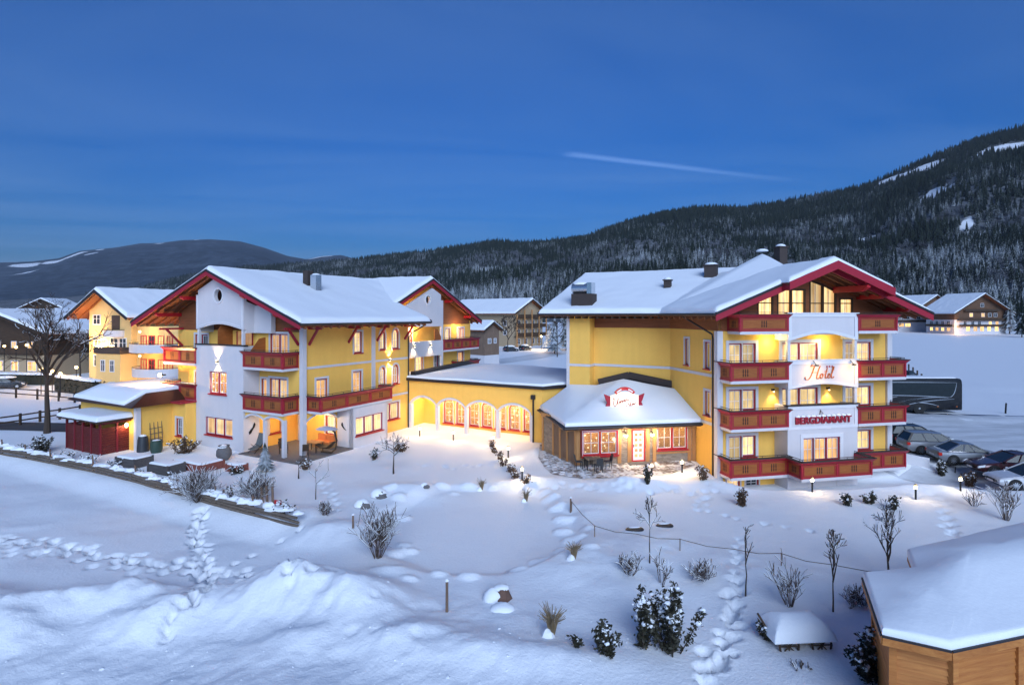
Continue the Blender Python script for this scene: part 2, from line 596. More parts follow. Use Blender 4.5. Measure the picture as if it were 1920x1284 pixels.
def poly_sd(x, y, poly):
    """distance to a polygon, negative inside"""
    d = np.full(np.shape(x), 1e9)
    ins = np.zeros(np.shape(x), bool)
    n = len(poly)
    for i in range(n):
        ax, ay = poly[i]
        bx, by = poly[(i + 1) % n]
        ex, ey = bx - ax, by - ay
        t = np.clip(((x - ax) * ex + (y - ay) * ey) / (ex * ex + ey * ey), 0, 1)
        d = np.minimum(d, np.hypot(x - ax - t * ex, y - ay - t * ey))
        c = ((ay > y) != (by > y)) & (x < (bx - ax) * (y - ay) / (by - ay + 1e-12) + ax)
        ins ^= c
    return np.where(ins, -d, d)

PATIO = [(2.2, 45.0), (1.9, 41.0), (2.2, 38.2), (2.6, 36.6), (4.6, 35.6), (6.6, 35.9), (8.2, 36.6), (9.2, 36.3), (10.2, 36.6), (11.6, 38.0), (12.6, 39.0), (12.4, 42.0), (8.0, 45.0)]
TERR = [(-22.0, 40.5), (-15.2, 38.6), (-11.0, 42.6), (-7.5, 51.0), (-16, 56)]      # paved strip round the garden terrace
MOUNDS = [  # x, y, rx, ry, height
    (-9.6, 21.3, 2.2, 1.2, 0.85), (-7.0, 20.8, 2.4, 1.3, 1.0), (-5.2, 19.9, 1.5, 1.0, 0.75), (-11.8, 20.3, 1.4, 1.0, 0.6),
    (-13.8, 21.4, 1.6, 1.0, 0.85), (-16.2, 21.0, 1.7, 1.1, 0.75), (-18.4, 20.2, 1.9, 1.2, 0.8), (-20.5, 21.6, 1.6, 1.0, 0.6), (-13.0, 19.6, 1.3, 0.8, 0.45),
    (-16.9, 19.0, 1.6, 0.8, 0.5), (-3.0, 18.2, 1.7, 0.9, 0.5), (-1.0, 17.4, 1.9, 0.8, 0.42), (-6.6, 18.2, 1.6, 0.7, 0.35), (1.6, 17.0, 1.8, 0.8, 0.30),
    (-4.9, 22.9, 0.9, 0.5, 0.25), (3.4, 23.2, 2.8, 2.2, 0.45), (6.0, 26.0, 2.6, 2.0, 0.25), (10.0, 23.0, 3.0, 2.4, 0.3), (4.2, 30.2, 2.0, 1.5, 0.25),
    (-8.5, 27.2, 2.2, 1.3, 0.45), (-6.2, 33.5, 2.4, 1.2, 0.35), (-11.0, 29.6, 1.6, 1.0, 0.35), (24.0, 34.2, 3.0, 0.9, 0.45), (1.2, 35.2, 1.6, 0.8, 0.45),
    (7.5, 34.5, 2.2, 0.8, 0.45), (13.0, 34.6, 2.2, 0.9, 0.35), (30.0, 52.0, 6, 1.2, 0.8), (44.0, 56.5, 10, 1.5, 0.9), (2.4, 43.0, 1.3, 1.4, 0.35)]
STONES = [(-7.2, 33.2, .45), (-6.4, 32.1, .4), (-5.6, 34.2, .3), (-4.2, 34.6, .4), (-2.6, 34.9, .45), (-1.2, 34.8, .3), (0.9, 34.0, .4), (2.2, 32.6, .5), (2.4, 31.0, .45),
          (2.7, 29.4, .5), (2.5, 27.9, .45), (2.9, 26.6, .5), (2.3, 25.4, .4), (1.2, 24.2, .45), (0.2, 23.3, .4), (-2.9, 22.9, .35), (-1.7, 22.6, .4), (-5.3, 25.4, .5), (-4.6, 25.7, .35),
          (-5.0, 26.4, .3), (-4.0, 22.2, .3), (3.4, 24.6, .35), (-3.4, 33.8, .3), (1.9, 33.6, .35), (3.6, 27.6, .3), (-6.9, 28.9, .4), (-5.8, 29.9, .45), (-8.0, 31.0, .35)]
def lumps(x, y):
    out = np.zeros(x.shape)
    fl = out.reshape(-1)
    grid = x.ndim == 2
    for i, (mx, my, rx, ry, h) in enumerate([m for m in MOUNDS] + [(a, b, r * 1.2, r * 0.85, 0.42 * r) for a, b, r in STONES]):
        mound = i < len(MOUNDS)
        k = 2.6 if mound else 1.0
        if grid:
            i0, i1 = np.searchsorted(x[0], (mx - k * rx, mx + k * rx))
            j0, j1 = np.searchsorted(y[:, 0], (my - k * ry, my + k * ry))
            sl = (slice(j0, j1), slice(i0, i1))
        else:
            sl = slice(None)
        e = ((x[sl] - mx) / rx) ** 2 + ((y[sl] - my) / ry) ** 2
        out[sl] += h * (np.clip(np.exp(-e) - 0.0012, 0, 1) if mound else np.sqrt(np.clip(1 - e, 0, 1)))
    return out
def gh(x, y):
    """height of the snow, footprints apart"""
    x, y = np.asarray(x, float), np.asarray(y, float)
    near = sstep(130, 70, np.hypot(x, y - 30))
    z = 0.22 * fbm(x * 0.16, y * 0.16, 3, 3) * near + 0.05 * fbm(x * 0.9, y * 0.9, 8, 3) * near
    sd = (x + 38.4) * -0.466 + (y - 42.7) * -0.885          # the field below the garden fence
    z = z - 0.55 * sstep(-0.4, 1.6, sd) * sstep(-6.0, -11.5, x) * near
    rip = np.sin((x * 0.25 + y * 1.5) + 2.2 * fbm(x * 0.3, y * 0.3, 21, 2) * 4)
    z = z + 0.03 * rip * sstep(0.5, 3, sd) * sstep(-8, -14, x) * near
    e = np.hypot((x + 1.7) / 4.9, (y - 29.0) / 6.1) + 0.25 * fbm(x * 0.35, y * 0.35, 30, 2)
    pond = sstep(1.12, 0.94, e)
    z = z * (1 - pond) - 0.30 * pond
    z = z + lumps(x, y) * (1.0 + 0.7 * fbm(x * 0.9, y * 0.9, 40, 4))
    rough = sstep(22.5, 19.0, y) * sstep(6, -4, x) * near      # ploughed snow by the camera
    z = z + rough * (0.26 * fbm(x * 0.5, y * 0.7, 50, 3) + 0.22 * (0.12 - np.abs(fbm(x * 0.8, y * 0.9, 55, 3))) + 0.10 * np.abs(fbm(x * 4.0, y * 4.0, 58, 3)))
    hf = sstep(12.0, 15.0, x) * sstep(33.6, 35.3, y) * sstep(41, 38.5, y) * sstep(34, 28, x)
    z = z - 1.0 * hf
    z = z + 0.22 * sstep(1.0, 4.0, x) * sstep(32, 37, y) * sstep(48, 44, y) * sstep(15, 12, x)
    p = poly_sd(x, y, PATIO)
    rg = 0.35 * fbm(x * 1.3, y * 1.3, 60, 3)
    z = np.where(near > 0, z * (1 - sstep(0.35, -0.1, p + rg)) + 0.10 * sstep(0.35, -0.1, p + rg), z)
    t = poly_sd(x, y, TERR)
    z = z * (1 - sstep(0.3, -0.1, t)) - 0.03 * sstep(0.3, -0.1, t)
    lot = sstep(22, 26, x) * sstep(39, 41, y) * sstep(75, 64, y)
    z = z * (1 - 0.75 * lot)
    z = z + sstep(120, 420, y) * 3.2 * sstep(-200, 100, x)       # the field climbs a little towards the chalets
    return z
def ghs(x, y): return float(gh(np.array([x]), np.array([y]))[0])
def at(px, py, Y, H=0):
    return V(((px - 960) / FPX * Y, Y, CAMH - (py - HORIZ) / FPX * Y))
def gp(px, py):
    """where the sight line through a photo pixel meets the ground"""
    z = 0.0
    for _ in range(12):
        Y = FPX * (CAMH - z) / (py - HORIZ)
        z = 0.5 * z + 0.5 * ghs((px - 960) / FPX * Y, Y)
    X = (px - 960) / FPX * Y
    return V((X, Y, ghs(X, Y)))

def line(a, b, n): return [(a[0] + (b[0] - a[0]) * i / n, a[1] + (b[1] - a[1]) * i / n) for i in range(n + 1)]
PRINTS = []      # x, y, radius, depth
_r = random.Random(4)
def trod(pix, step, r, depth, jit, width=0.0, lanes=1):
    pts = [gp(*p).xy for p in pix]
    for a, b in zip(pts, pts[1:]):
        n = max(1, int((b - a).length / step))
        for i in range(n):
            for k in range(lanes):
                c = a.lerp(b, (i + _r.random() * 0.5) / n)
                side = (b - a).normalized().orthogonal() * (_r.uniform(-width, width) + (0.16 if i % 2 else -0.16))
                PRINTS.append((c.x + side.x + _r.gauss(0, jit), c.y + side.y + _r.gauss(0, jit), r * _r.uniform(0.75, 1.25), depth * _r.uniform(0.6, 1.2)))
trod([(-60, 1003), (0, 1012), (100, 1024), (200, 1042), (300, 1058), (400, 1074), (500, 1084), (560, 1088)], 0.36, 0.20, 0.22, 0.10, 0.40, 2)
trod([(-60, 1018), (0, 1028), (150, 1050), (300, 1072)], 0.55, 0.22, 0.14, 0.10, 0.3, 1)
trod([(378, 950), (371, 985), (374, 1020), (380, 1055), (384, 1085), (376, 1110), (330, 1150), (296, 1190)], 0.32, 0.19, 0.26, 0.06, 0.16, 2)
trod([(425, 1062), (470, 1040), (520, 1015), (560, 992), (600, 975)], 0.75, 0.17, 0.16, 0.05)
trod([(1385, 1085), (1378, 1120), (1372, 1160), (1360, 1205), (1335, 1250), (1310, 1284)], 0.34, 0.20, 0.26, 0.08, 0.18, 2)
trod([(1752, 925), (1772, 960), (1788, 1000), (1800, 1018)], 0.5, 0.20, 0.15, 0.06, 0.15)
trod([(1325, 955), (1352, 963), (1385, 970), (1420, 976), (1462, 985), (1510, 990), (1560, 1005), (1605, 1023)], 1.0, 0.20, 0.14, 0.04)
trod([(1340, 905), (1330, 930), (1300, 960)], 0.5, 0.2, 0.12, 0.1, 0.2)
trod([(607, 905), (622, 930), (628, 960)], 0.5, 0.18, 0.14, 0.06)
trod([(1040, 905), (1100, 915), (1180, 910), (1250, 920), (1320, 925)], 0.45, 0.2, 0.10, 0.15, 0.5, 2)
trod([(780, 872), (850, 876), (930, 872)], 0.5, 0.2, 0.10, 0.12, 0.3, 1)
trod([(640, 1110), (690, 1140), (730, 1165), (800, 1190)], 0.5, 0.2, 0.08, 0.2, 0.5, 1)
trod([(1395, 1010), (1380, 1050), (1385, 1085)], 0.5, 0.2, 0.16, 0.06)

def axis(segs):
    out = []
    for a, b, s0, s1 in segs:
        x = a
        while x < b:
            out.append(x)
            x += s0 + (s1 - s0) * (x - a) / (b - a)
    return np.array(out + [segs[-1][1]])
gx = axis([(-9000, -700, 900, 120), (-700, -80, 60, 3.0), (-80, -24, 1.0, 0.16), (-24, -3, 0.10, 0.10), (-3, 20, 0.11, 0.11), (20, 80, 0.14, 1.0), (80, 700, 3, 60), (700, 9000, 120, 900)])
gy = axis([(-600, -10, 60, 4), (-10, 14, 2.0, 0.10), (14, 48, 0.085, 0.24), (48, 150, 0.3, 1.6), (150, 800, 4, 40), (800, 12000, 80, 1200)])
GX, GY = np.meshgrid(gx, gy)
GZ = gh(GX, GY)
for fx_, fy_, r_, d_ in PRINTS:
    i0, i1 = np.searchsorted(gx, (fx_ - 3 * r_, fx_ + 3 * r_))
    j0, j1 = np.searchsorted(gy, (fy_ - 3 * r_, fy_ + 3 * r_))
    sl = (slice(j0, j1), slice(i0, i1))
    q = np.hypot(GX[sl] - fx_, GY[sl] - fy_) / r_
    GZ[sl] += -d_ * np.exp(-(q ** 6) * 1.1) + 0.14 * d_ * np.exp(-((q - 1.3) / 0.25) ** 2)
def grid_mesh(name, X, Y, Z, mat):
    ny, nx = X.shape
    me = bpy.data.meshes.new(name)
    co = np.stack([X, Y, Z], -1).reshape(-1, 3)
    idx = np.arange(ny * nx).reshape(ny, nx)
    q = np.stack([idx[:-1, :-1], idx[:-1, 1:], idx[1:, 1:], idx[1:, :-1]], -1).reshape(-1, 4)
    me.vertices.add(len(co))
    me.vertices.foreach_set('co', co.astype(np.float32).ravel())
    me.loops.add(q.size)
    me.loops.foreach_set('vertex_index', q.astype(np.int32).ravel())
    me.polygons.add(len(q))
    me.polygons.foreach_set('loop_start', np.arange(0, q.size, 4, dtype=np.int32))
    me.polygons.foreach_set('use_smooth', np.ones(len(q), bool))
    me.update(calc_edges=True)
    me.materials.append(MATS[mat])
    return me
def _ground_mat():
    t = NT('snowfield')
    co = t.n('ShaderNodeNewGeometry').outputs['Position']
    n1 = t.noise(co, 0.8, 5, 0.6)
    n2 = t.noise(co, 9.0, 4, 0.65)
    n3 = t.noise(co, 60.0, 2, 0.6)
    h = t.math('ADD', t.math('MULTIPLY', n1, 0.6), t.math('ADD', t.math('MULTIPLY', n2, 0.34), t.math('MULTIPLY', n3, 0.10)))
    c = t.mix(n2, (0.83, 0.86, 0.90), (0.91, 0.92, 0.95))
    t.principled(c, 0.62, 0, t.bump(h, 0.6, 0.16), 0.22)
_ground_mat()
tag(ob('snow_ground', grid_mesh('snow_ground', GX, GY, GZ, 'snowfield')), 'snow covered garden and fields reaching to the hills', 'ground', kind='structure')

# ------------------------------------------------------------------ mountains and forest
def _forest_mat(name, snow_lo, snow_hi, tree, sc, extra):
    t = NT(name)
    co = t.n('ShaderNodeNewGeometry').outputs['Position']
    a = t.n('ShaderNodeAttribute', attribute_name='clear')
    f1 = t.noise(co, sc, 5, 0.75)
    f2 = t.noise(co, sc * 0.12, 4, 0.6)
    k = t.ramp(t.math('ADD', t.math('MULTIPLY', f1, 0.75), t.math('MULTIPLY', f2, 0.35)), [(snow_lo, 0.0), (snow_hi, 1.0)])
    c = t.mix(k, tree, extra)
    edge = t.math('ADD', a.outputs['Fac'], t.math('MULTIPLY', t.math('SUBTRACT', t.noise(co, sc * 0.5, 4, 0.7), 0.5), 0.9))
    c = t.mix(t.ramp(edge, [(0.45, 0.0), (0.58, 1.0)]), c, (0.84, 0.86, 0.90))
    t.principled(c, 0.9, 0, None, 0.05)
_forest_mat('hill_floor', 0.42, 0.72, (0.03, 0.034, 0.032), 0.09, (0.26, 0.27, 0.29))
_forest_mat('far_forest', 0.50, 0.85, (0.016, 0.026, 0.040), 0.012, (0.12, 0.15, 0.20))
def interp(px, table):
    xs, ys = zip(*table)
    return np.interp(px, xs, ys)
def clear_mask(X, Y, spots):
    m = np.zeros(X.shape)
    for x, y, rx, ry, ang in spots:
        c, s = math.cos(ang), math.sin(ang)
        u, v = (X - x) * c + (Y - y) * s, -(X - x) * s + (Y - y) * c
        m = np.maximum(m, np.clip(1.25 - np.hypot(u / rx, v / ry), 0, 1))
    return m
def hill(name, label, ridge, dist, foot, mat, nx, nt, spots, seed, rough, power=1.1):
    """ridge: sky line of the bare hill as (bearing pixel, pixel row); dist / foot: how far ridge and foot lie"""
    px = np.linspace(ridge[0][0], ridge[-1][0], nx)
    D, D0 = interp(px, dist), interp(px, foot)
    ZR = CAMH + (HORIZ - interp(px, ridge)) / FPX * D
    t = np.linspace(0, 1.5, nt)[:, None]
    d = D0 + (D - D0) * t
    X, Y = (px - 960) / FPX * d, d + 0 * px
    prof = np.where(t <= 1, np.clip(t, 0, 1) ** power, 1 - (t - 1) * 0.8)
    n = fbm(X / rough, Y / rough, seed, 4)
    Z = ZR * prof + ZR * 0.28 * n * np.sin(np.clip(t, 0, 1) * math.pi) - 0.5
    me = grid_mesh(name, X, Y, Z, mat)
    cl = clear_mask(X, Y, spots)
    at_ = me.attributes.new('clear', 'FLOAT', 'POINT')
    at_.data.foreach_set('value', cl.astype(np.float32).ravel())
    tag(ob(name, me), label, 'hill', kind='structure')
    return X, Y, Z, cl
RIDGE = [(-300, 573), (0, 563), (150, 554), (260, 543), (330, 524), (400, 510), (450, 505), (540, 498), (640, 491), (700, 483), (800, 475), (930, 453), (1010, 457), (1100, 445), (1160, 422), (1250, 398), (1310, 393), (1400, 393),
         (1450, 385), (1530, 370), (1620, 350), (1700, 316), (1780, 282), (1850, 257), (1920, 240), (2100, 199), (2400, 169)]
DIST = [(-300, 2300), (450, 2200), (700, 2000), (1000, 1850), (1400, 1650), (1920, 1450), (2400, 1350)]
FOOT = [(-300, 1300), (450, 1150), (700, 800), (1000, 560), (1400, 470), (1920, 430), (2400, 420)]
def hs(px, t_):
    D, D0 = float(interp(px, DIST)), float(interp(px, FOOT))
    d = D0 + (D - D0) * t_
    return ((px - 960) / FPX * d, d)
SPOTS = [(*hs(1925, 0.80), 95, 95, 0.1), (*hs(1868, 0.79), 60, 60, 0.3), (*hs(1740, 0.90), 50, 60, 0.1), (*hs(1675, 0.93), 45, 60, 0.1), (*hs(1600, 0.45), 20, 80, 0.2), (*hs(1752, 0.50), 30, 50, 0), (*hs(1350, 0.36), 24, 36, 0),
         (*hs(1735, 0.3), 16, 40, 0.1), (*hs(1900, 0.55), 14, 60, 0.1), (*hs(900, 0.2), 14, 16, 0), (*hs(470, 0.6), 60, 30, 0), (*hs(1570, 0.25), 10, 40, 0.2), (*hs(1820, 0.35), 12, 45, 0)]
HX, HY, HZ, HC = hill('forested_hill', 'dark spruce covered hillside dusted with snow behind the hotel', RIDGE, DIST, FOOT, 'hill_floor', 260, 60, SPOTS, 70, 260)
FR = [(-500, 520), (-200, 505), (0, 492), (60, 490), (110, 484), (150, 470), (215, 464), (262, 456), (300, 455), (340, 450), (392, 448), (450, 452), (495, 464), (540, 480), (575, 486), (603, 480), (640, 478), (672, 487), (760, 500), (1000, 520)]
FD = [(-500, 6000), (1000, 6500)]
FF = [(-500, 2600), (1000, 2800)]
def fsp(px, t_):
    D, D0 = float(interp(px, FD)), float(interp(px, FF))
    d = D0 + (D - D0) * t_
    return ((px - 960) / FPX * d, d)
FSPOTS = [(*fsp(48, 0.84), 150, 200, 0.1), (*fsp(100, 0.88), 130, 130, 0.4), (*fsp(140, 0.92), 170, 130, 0.5), (*fsp(172, 0.84), 90, 110, 0.2), (*fsp(55, 0.58), 130, 220, 0.4), (*fsp(15, 0.52), 130, 180, 0.3), (*fsp(300, 0.97), 100, 60, 0.2), (*fsp(10, 0.96), 170, 110, 0.2), (*fsp(190, 0.97), 80, 60, 0.2),
          (*fsp(368, 0.99), 60, 20, 0.2), (*fsp(600, 0.95), 220, 120, 0.2)]
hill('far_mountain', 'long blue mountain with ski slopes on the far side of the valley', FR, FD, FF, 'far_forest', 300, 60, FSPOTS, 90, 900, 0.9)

def _spruce_mat():
    t = NT('snowy_spruce')
    g = t.n('ShaderNodeNewGeometry')
    s = t.n('ShaderNodeSeparateXYZ')
    t.l(g.outputs['Normal'], s.inputs[0])
    inf = t.n('ShaderNodeObjectInfo').outputs['Random']
    s2 = t.n('ShaderNodeSeparateXYZ')
    t.l(g.outputs['Position'], s2.inputs[0])
    nz = t.noise(g.outputs['Position'], 0.7, 3, 0.75)
    k = t.math('ADD', t.math('MULTIPLY', s.outputs[2], 0.45), t.math('ADD', nz, t.math('ADD', t.math('MULTIPLY', inf, 0.22), t.math('MULTIPLY', s2.outputs[2], -0.0008))))
    patch = t.noise(g.outputs['Position'], 0.008, 4, 0.6)
    k = t.math('ADD', k, t.math('MULTIPLY', t.math('SUBTRACT', patch, 0.5), 1.1))
    f = t.ramp(k, [(0.68, 0.0), (1.05, 0.75)])
    gr = t.mix(inf, (0.010, 0.016, 0.012), (0.026, 0.034, 0.022))
    c = t.mix(f, gr, (0.60, 0.64, 0.70))
    t.principled(c, 0.85, 0, None, 0.1)
_spruce_mat()
def spruce_mesh(name, seed, h=20.0, wid=0.19, tiers=9, pts=9):
    r = random.Random(seed)
    mb = MB()
    for i in range(tiers):
        f = i / tiers
        zt = h * (0.12 + 0.88 * (i + 1.6) / (tiers + 0.6))
        zb = h * (0.06 + 0.86 * f)
        rad = h * wid * (1 - f) ** 0.85 + 0.12
        n = max(5, pts - i // 2)
        vs = [(r.uniform(-.1, .1), r.uniform(-.1, .1), min(zt, h))]
        ph = r.random() * 6
        for k in range(2 * n):
            q = rad * (r.uniform(0.85, 1.15) if k % 2 == 0 else r.uniform(0.45, 0.62))
            a = ph + math.pi * k / n
            vs.append((q * math.cos(a), q * math.sin(a), zb + (r.uniform(-0.35, 0.1) if k % 2 == 0 else 0.55)))
        mb.add(vs, [(0, 1 + k, 1 + (k + 1) % (2 * n)) for k in range(2 * n)])
    return mb.mesh('crown', 'snowy_spruce')
SPRUCE = [spruce_mesh('spruce', 11, 20, 0.19), spruce_mesh('spruce', 12, 22, 0.16, 10), spruce_mesh('spruce', 13, 18, 0.22, 8)]
def _broad_mat():
    t = NT('frosted_twigs')
    inf = t.n('ShaderNodeObjectInfo').outputs['Random']
    c = t.mix(inf, (0.05, 0.05, 0.055), (0.22, 0.235, 0.27))
    t.principled(c, 0.9, 0, None, 0.05)
_broad_mat()
def broad_mesh(seed=5):
    r = random.Random(seed)
    mb = MB()
    for i in range(110):
        d = V((r.gauss(0, 1), r.gauss(0, 1), r.gauss(0, 1))).normalized() * r.random() ** 0.35
        c = V((d.x * 4.2, d.y * 4.2, 8.5 + d.z * 5.5))
        a = V((r.gauss(0, 1), r.gauss(0, 1), r.gauss(0.6, 1))).normalized()
        b = a.cross(V((r.gauss(0, 1), r.gauss(0, 1), r.gauss(0, 1)))).normalized()
        s = r.uniform(0.7, 1.5)
        mb.add([c - b * s * 0.25, c + a * s, c + b * s * 0.25, c - a * s * 0.7], [(0, 1, 2, 3)])
    return mb.mesh('crown', 'frosted_twigs')
SPRUCE.append(broad_mesh())
def far_tree(name, lab, crown, loc, s, group, sz=None, trunk=9.0):
    o = thing(name, lab, 'tree', loc, 0, group)
    o.scale = (s, s, sz or s)
    m_ = MB(); m_.cyl((0, 0, -1), 0.3, trunk, 6, 0.12); part('trunk', m_, 'bark', o)
    return ob('crown', crown, o)
sp_objs = []
for i, (px, Y, s, lab) in enumerate([(1893, 262, 0.95, 'tall snow dusted spruce right beside the big timber chalet'), (1916, 235, 0.8, 'snowy spruce at the edge of the white field past the chalet'), (1722, 300, 0.7, 'small spruce standing behind the farther white chalets'), (1680, 265, 0.8, 'frosted leafless tree left of the white gabled house')]):
    X = (px - 960) / FPX * Y
    sp_objs.append(far_tree('spruce_tree' if i < 3 else 'frosted_tree', lab, SPRUCE[i], (X, Y, ghs(X, Y)), s, 'spruces at the foot of the hill' if i < 3 else None))
# the wood: tens of thousands of spruces on the hillside, read as one mass
rs = np.random.RandomState(5)
NT_, NX_ = HX.shape
nw = 98000
ft = rs.rand(nw) ** 0.75 * (NT_ - 1) * (1.12 / 1.5)
fc = rs.rand(nw) * (NX_ - 1.001)
# even density over the ground: keep in proportion to the width of the sector
ti, ci = ft.astype(int), fc.astype(int)
a, b = ft - ti, fc - ci
def bil(M): return (M[ti, ci] * (1 - b) + M[ti, ci + 1] * b) * (1 - a) + (M[np.minimum(ti + 1, NT_ - 1), ci] * (1 - b) + M[np.minimum(ti + 1, NT_ - 1), ci + 1] * b) * a
wx, wy, wz, wc = bil(HX), bil(HY), bil(HZ), bil(HC)
wx += rs.randn(nw) * 2
keep = (rs.rand(nw) > wc * 1.5) & (fbm(wx / 60, wy / 60, 99, 3) > -0.30)
keep &= (wx / wy > -0.75)
wx, wy, wz = wx[keep], wy[keep], wz[keep]
order = rs.randint(0, 3, len(wx))
broad = (fbm(wx / 45, wy / 45, 61, 3) > 0.07) & (wz < 170) & (rs.rand(len(wx)) < 0.8)
order[broad] = 3
scl = (0.42 + 0.62 * rs.rand(len(wx)) ** 1.5 + 0.45 * fbm(wx / 90, wy / 90, 77, 2)).astype(np.float32)
wood = bpy.data.meshes.new('spruce_wood')
wood.vertices.add(len(wx))
wood.vertices.foreach_set('co', np.stack([wx, wy, wz - 0.5], -1).astype(np.float32).ravel())
for nm, arr, ty in (('scl', scl, 'FLOAT'), ('rot', (rs.rand(len(wx)) * 6.28).astype(np.float32), 'FLOAT'), ('pick', order.astype(np.int32), 'INT')):
    wood.attributes.new(nm, ty, 'POINT').data.foreach_set('value', arr)
ng = bpy.data.node_groups.new('wood', 'GeometryNodeTree')
ng.interface.new_socket('Geometry', in_out='INPUT', socket_type='NodeSocketGeometry')
ng.interface.new_socket('Geometry', in_out='OUTPUT', socket_type='NodeSocketGeometry')
gi, go = ng.nodes.new('NodeGroupInput'), ng.nodes.new('NodeGroupOutput')
jn = ng.nodes.new('GeometryNodeJoinGeometry')
def attr(nm, ty):
    n = ng.nodes.new('GeometryNodeInputNamedAttribute')
    n.data_type = ty
    n.inputs[0].default_value = nm
    return n.outputs[0]
a_s, a_r, a_p = attr('scl', 'FLOAT'), attr('rot', 'FLOAT'), attr('pick', 'INT')
cx = ng.nodes.new('ShaderNodeCombineXYZ')
ng.links.new(a_r, cx.inputs[2])
for i in range(4):
    ip = ng.nodes.new('GeometryNodeInstanceOnPoints')
    oi = ng.nodes.new('GeometryNodeObjectInfo')
    oi.inputs[0].default_value = sp_objs[i]
    cmp_ = ng.nodes.new('FunctionNodeCompare')
    cmp_.data_type = 'INT'
    cmp_.operation = 'EQUAL'
    ng.links.new(a_p, cmp_.inputs[2])
    cmp_.inputs[3].default_value = i
    ng.links.new(gi.outputs[0], ip.inputs['Points'])
    ng.links.new(cmp_.outputs[0], ip.inputs['Selection'])
    ng.links.new(oi.outputs['Geometry'], ip.inputs['Instance'])
    ng.links.new(cx.outputs[0], ip.inputs['Rotation'])
    ng.links.new(a_s, ip.inputs['Scale'])
    ng.links.new(ip.outputs[0], jn.inputs[0])
ng.links.new(jn.outputs[0], go.inputs[0])
wo = ob('spruce_wood', wood)
md = wo.modifiers.new('wood', 'NODES')
md.node_group = ng
tag(wo, 'dense snow dusted spruce wood covering the hillside', 'forest', kind='stuff')

# clods thrown up by the plough
rng = random.Random(77)
mb = MB()
for i in range(170):
    x, y = rng.uniform(-22, 4), 15.2 + abs(rng.gauss(0, 2.6))
    if y > 22.5: continue
    s_ = rng.uniform(0.015, 0.04) * (1.8 if rng.random() < 0.1 else 1.0)
    mb.blob((x, y, 0.0), s_ * 1.2, s_, s_ * 0.8, rng, 6, 3, 0.3, True)
    z_ = ghs(x, y) - s_ * 0.25
    for k in range(len(mb.v) - 24, len(mb.v)):
        a_ = mb.v[k]
        mb.v[k] = (a_[0], a_[1], a_[2] + z_)
tag(part('snow_clods', mb, 'snow', smooth=True), 'small clods of ploughed snow strewn over the near bank', 'snow clods', kind='stuff')
# ------------------------------------------------------------------ building kit (wall frames: x along the wall, y inwards, z up)
_C = {}
def cached(key, fn):
    if key not in _C:
        _C[key] = fn()
    return _C[key]
def arch_pts(x0, x1, z0, z1, rise, n=10):
    """opening with an arched head"""
    pts = [(x0, z0), (x1, z0)]
    for i in range(n + 1):
        t = i / n
        x = x1 + (x0 - x1) * t
        pts.append((x, z1 - rise + rise * math.sqrt(max(0, 1 - (2 * t - 1) ** 2))))
    return pts
def rect(x0, x1, z0, z1): return [(x0, z0), (x1, z0), (x1, z1), (x0, z1)]

def window(parent, fr, x0, x1, z0, z1, pane='lit_room', cols=2, rows=2, arch=0.0, surround=0.16, sill=True, trim='white_plaster', frame='red_paint', sash='white_paint', leaf=None, wide=None, name='window', depth=0.16):
    """white plaster surround, painted frame, sash bars, glass and sill; the wall has a matching opening"""
    w, h = x1 - x0, z1 - z0
    key = (round(w, 2), round(h, 2), pane, cols, rows, arch, surround, sill, trim, frame, sash, depth)
    shape = lambda d: arch_pts(-d, w + d, -d, h + d, (w + 2 * d) / 2 * arch, 8) if arch else rect(-d, w + d, -d, h + d)
    def surr():
        mb = MB()
        s = max(surround, 0.03)
        o_ = arch_pts(-s, w + s, -s * 0.6, h + s, (w + 2 * s) / 2 * arch, 8) if arch else rect(-s, w + s, -s * 0.6, h + s)
        mb.panel(o_, [shape(0)], -0.035, 0.02)
        return mb.mesh('surround', trim)
    o = ob(name, cached(('surr',) + key, surr), parent, fr @ T(x0, 0, z0))
    def frm():
        mb = MB()
        f = 0.075 if w > 0.6 else 0.05
        mb.panel(shape(0.01), [shape(-f)], 0.05, depth)
        if cols > 1:
            for i in range(1, cols):
                mb.box(w * i / cols - 0.045, w * i / cols + 0.045, 0.055, depth - 0.005, f, h - f - (w / 2 * arch if arch else 0) * 0.4)
        return mb.mesh('frame', frame)
    ob('frame', cached(('frm',) + key, frm), o)
    def bars():
        mb = MB()
        f = 0.09
        for i in range(cols):
            a, b = w * i / cols + f, w * (i + 1) / cols - f
            zt = h - f - (w / 2 * arch) * 0.5
            for x in (a, b - 0.035):
                mb.box(x, x + 0.035, 0.09, depth - 0.01, f, zt)
            mb.box(a, b, 0.092, depth - 0.012, f, f + 0.04)
            mb.box(a, b, 0.092, depth - 0.012, zt - 0.04, zt)
            if rows > 1:
                for j in range(1, rows):
                    z = f + (zt - f) * j / rows
                    mb.box(a, b, 0.10, depth - 0.015, z - 0.014, z + 0.014)
                x = (a + b) / 2
                mb.box(x - 0.014, x + 0.014, 0.098, depth - 0.017, f, zt)
        return mb.mesh('sash', sash)
    ob('sash', cached(('bars',) + key, bars), o)
    def pn():
        mb = MB()
        mb.panel(shape(0.005), [], depth, depth + 0.02)
        return mb.mesh('pane', pane)
    ob('pane', cached(('pane',) + key, pn), o)
    if sill:
        def sl():
            mb = MB()
            mb.box(-0.08, w + 0.08, -0.14, 0.10, -0.075, 0.0)
            return mb.mesh('sill', 'bright_red_paint')
        ob('sill', cached(('sill',) + key, sl), o)
    return o

def opening(w): return w    # readability only

def wall(parent, fr, outline, holes, mat='yellow_plaster', thick=0.25, name='wall', y0=0.0):
    mb = MB()
    mb.panel(outline, holes, y0, y0 + thick)
    return part(name, mb, mat, parent, fr)

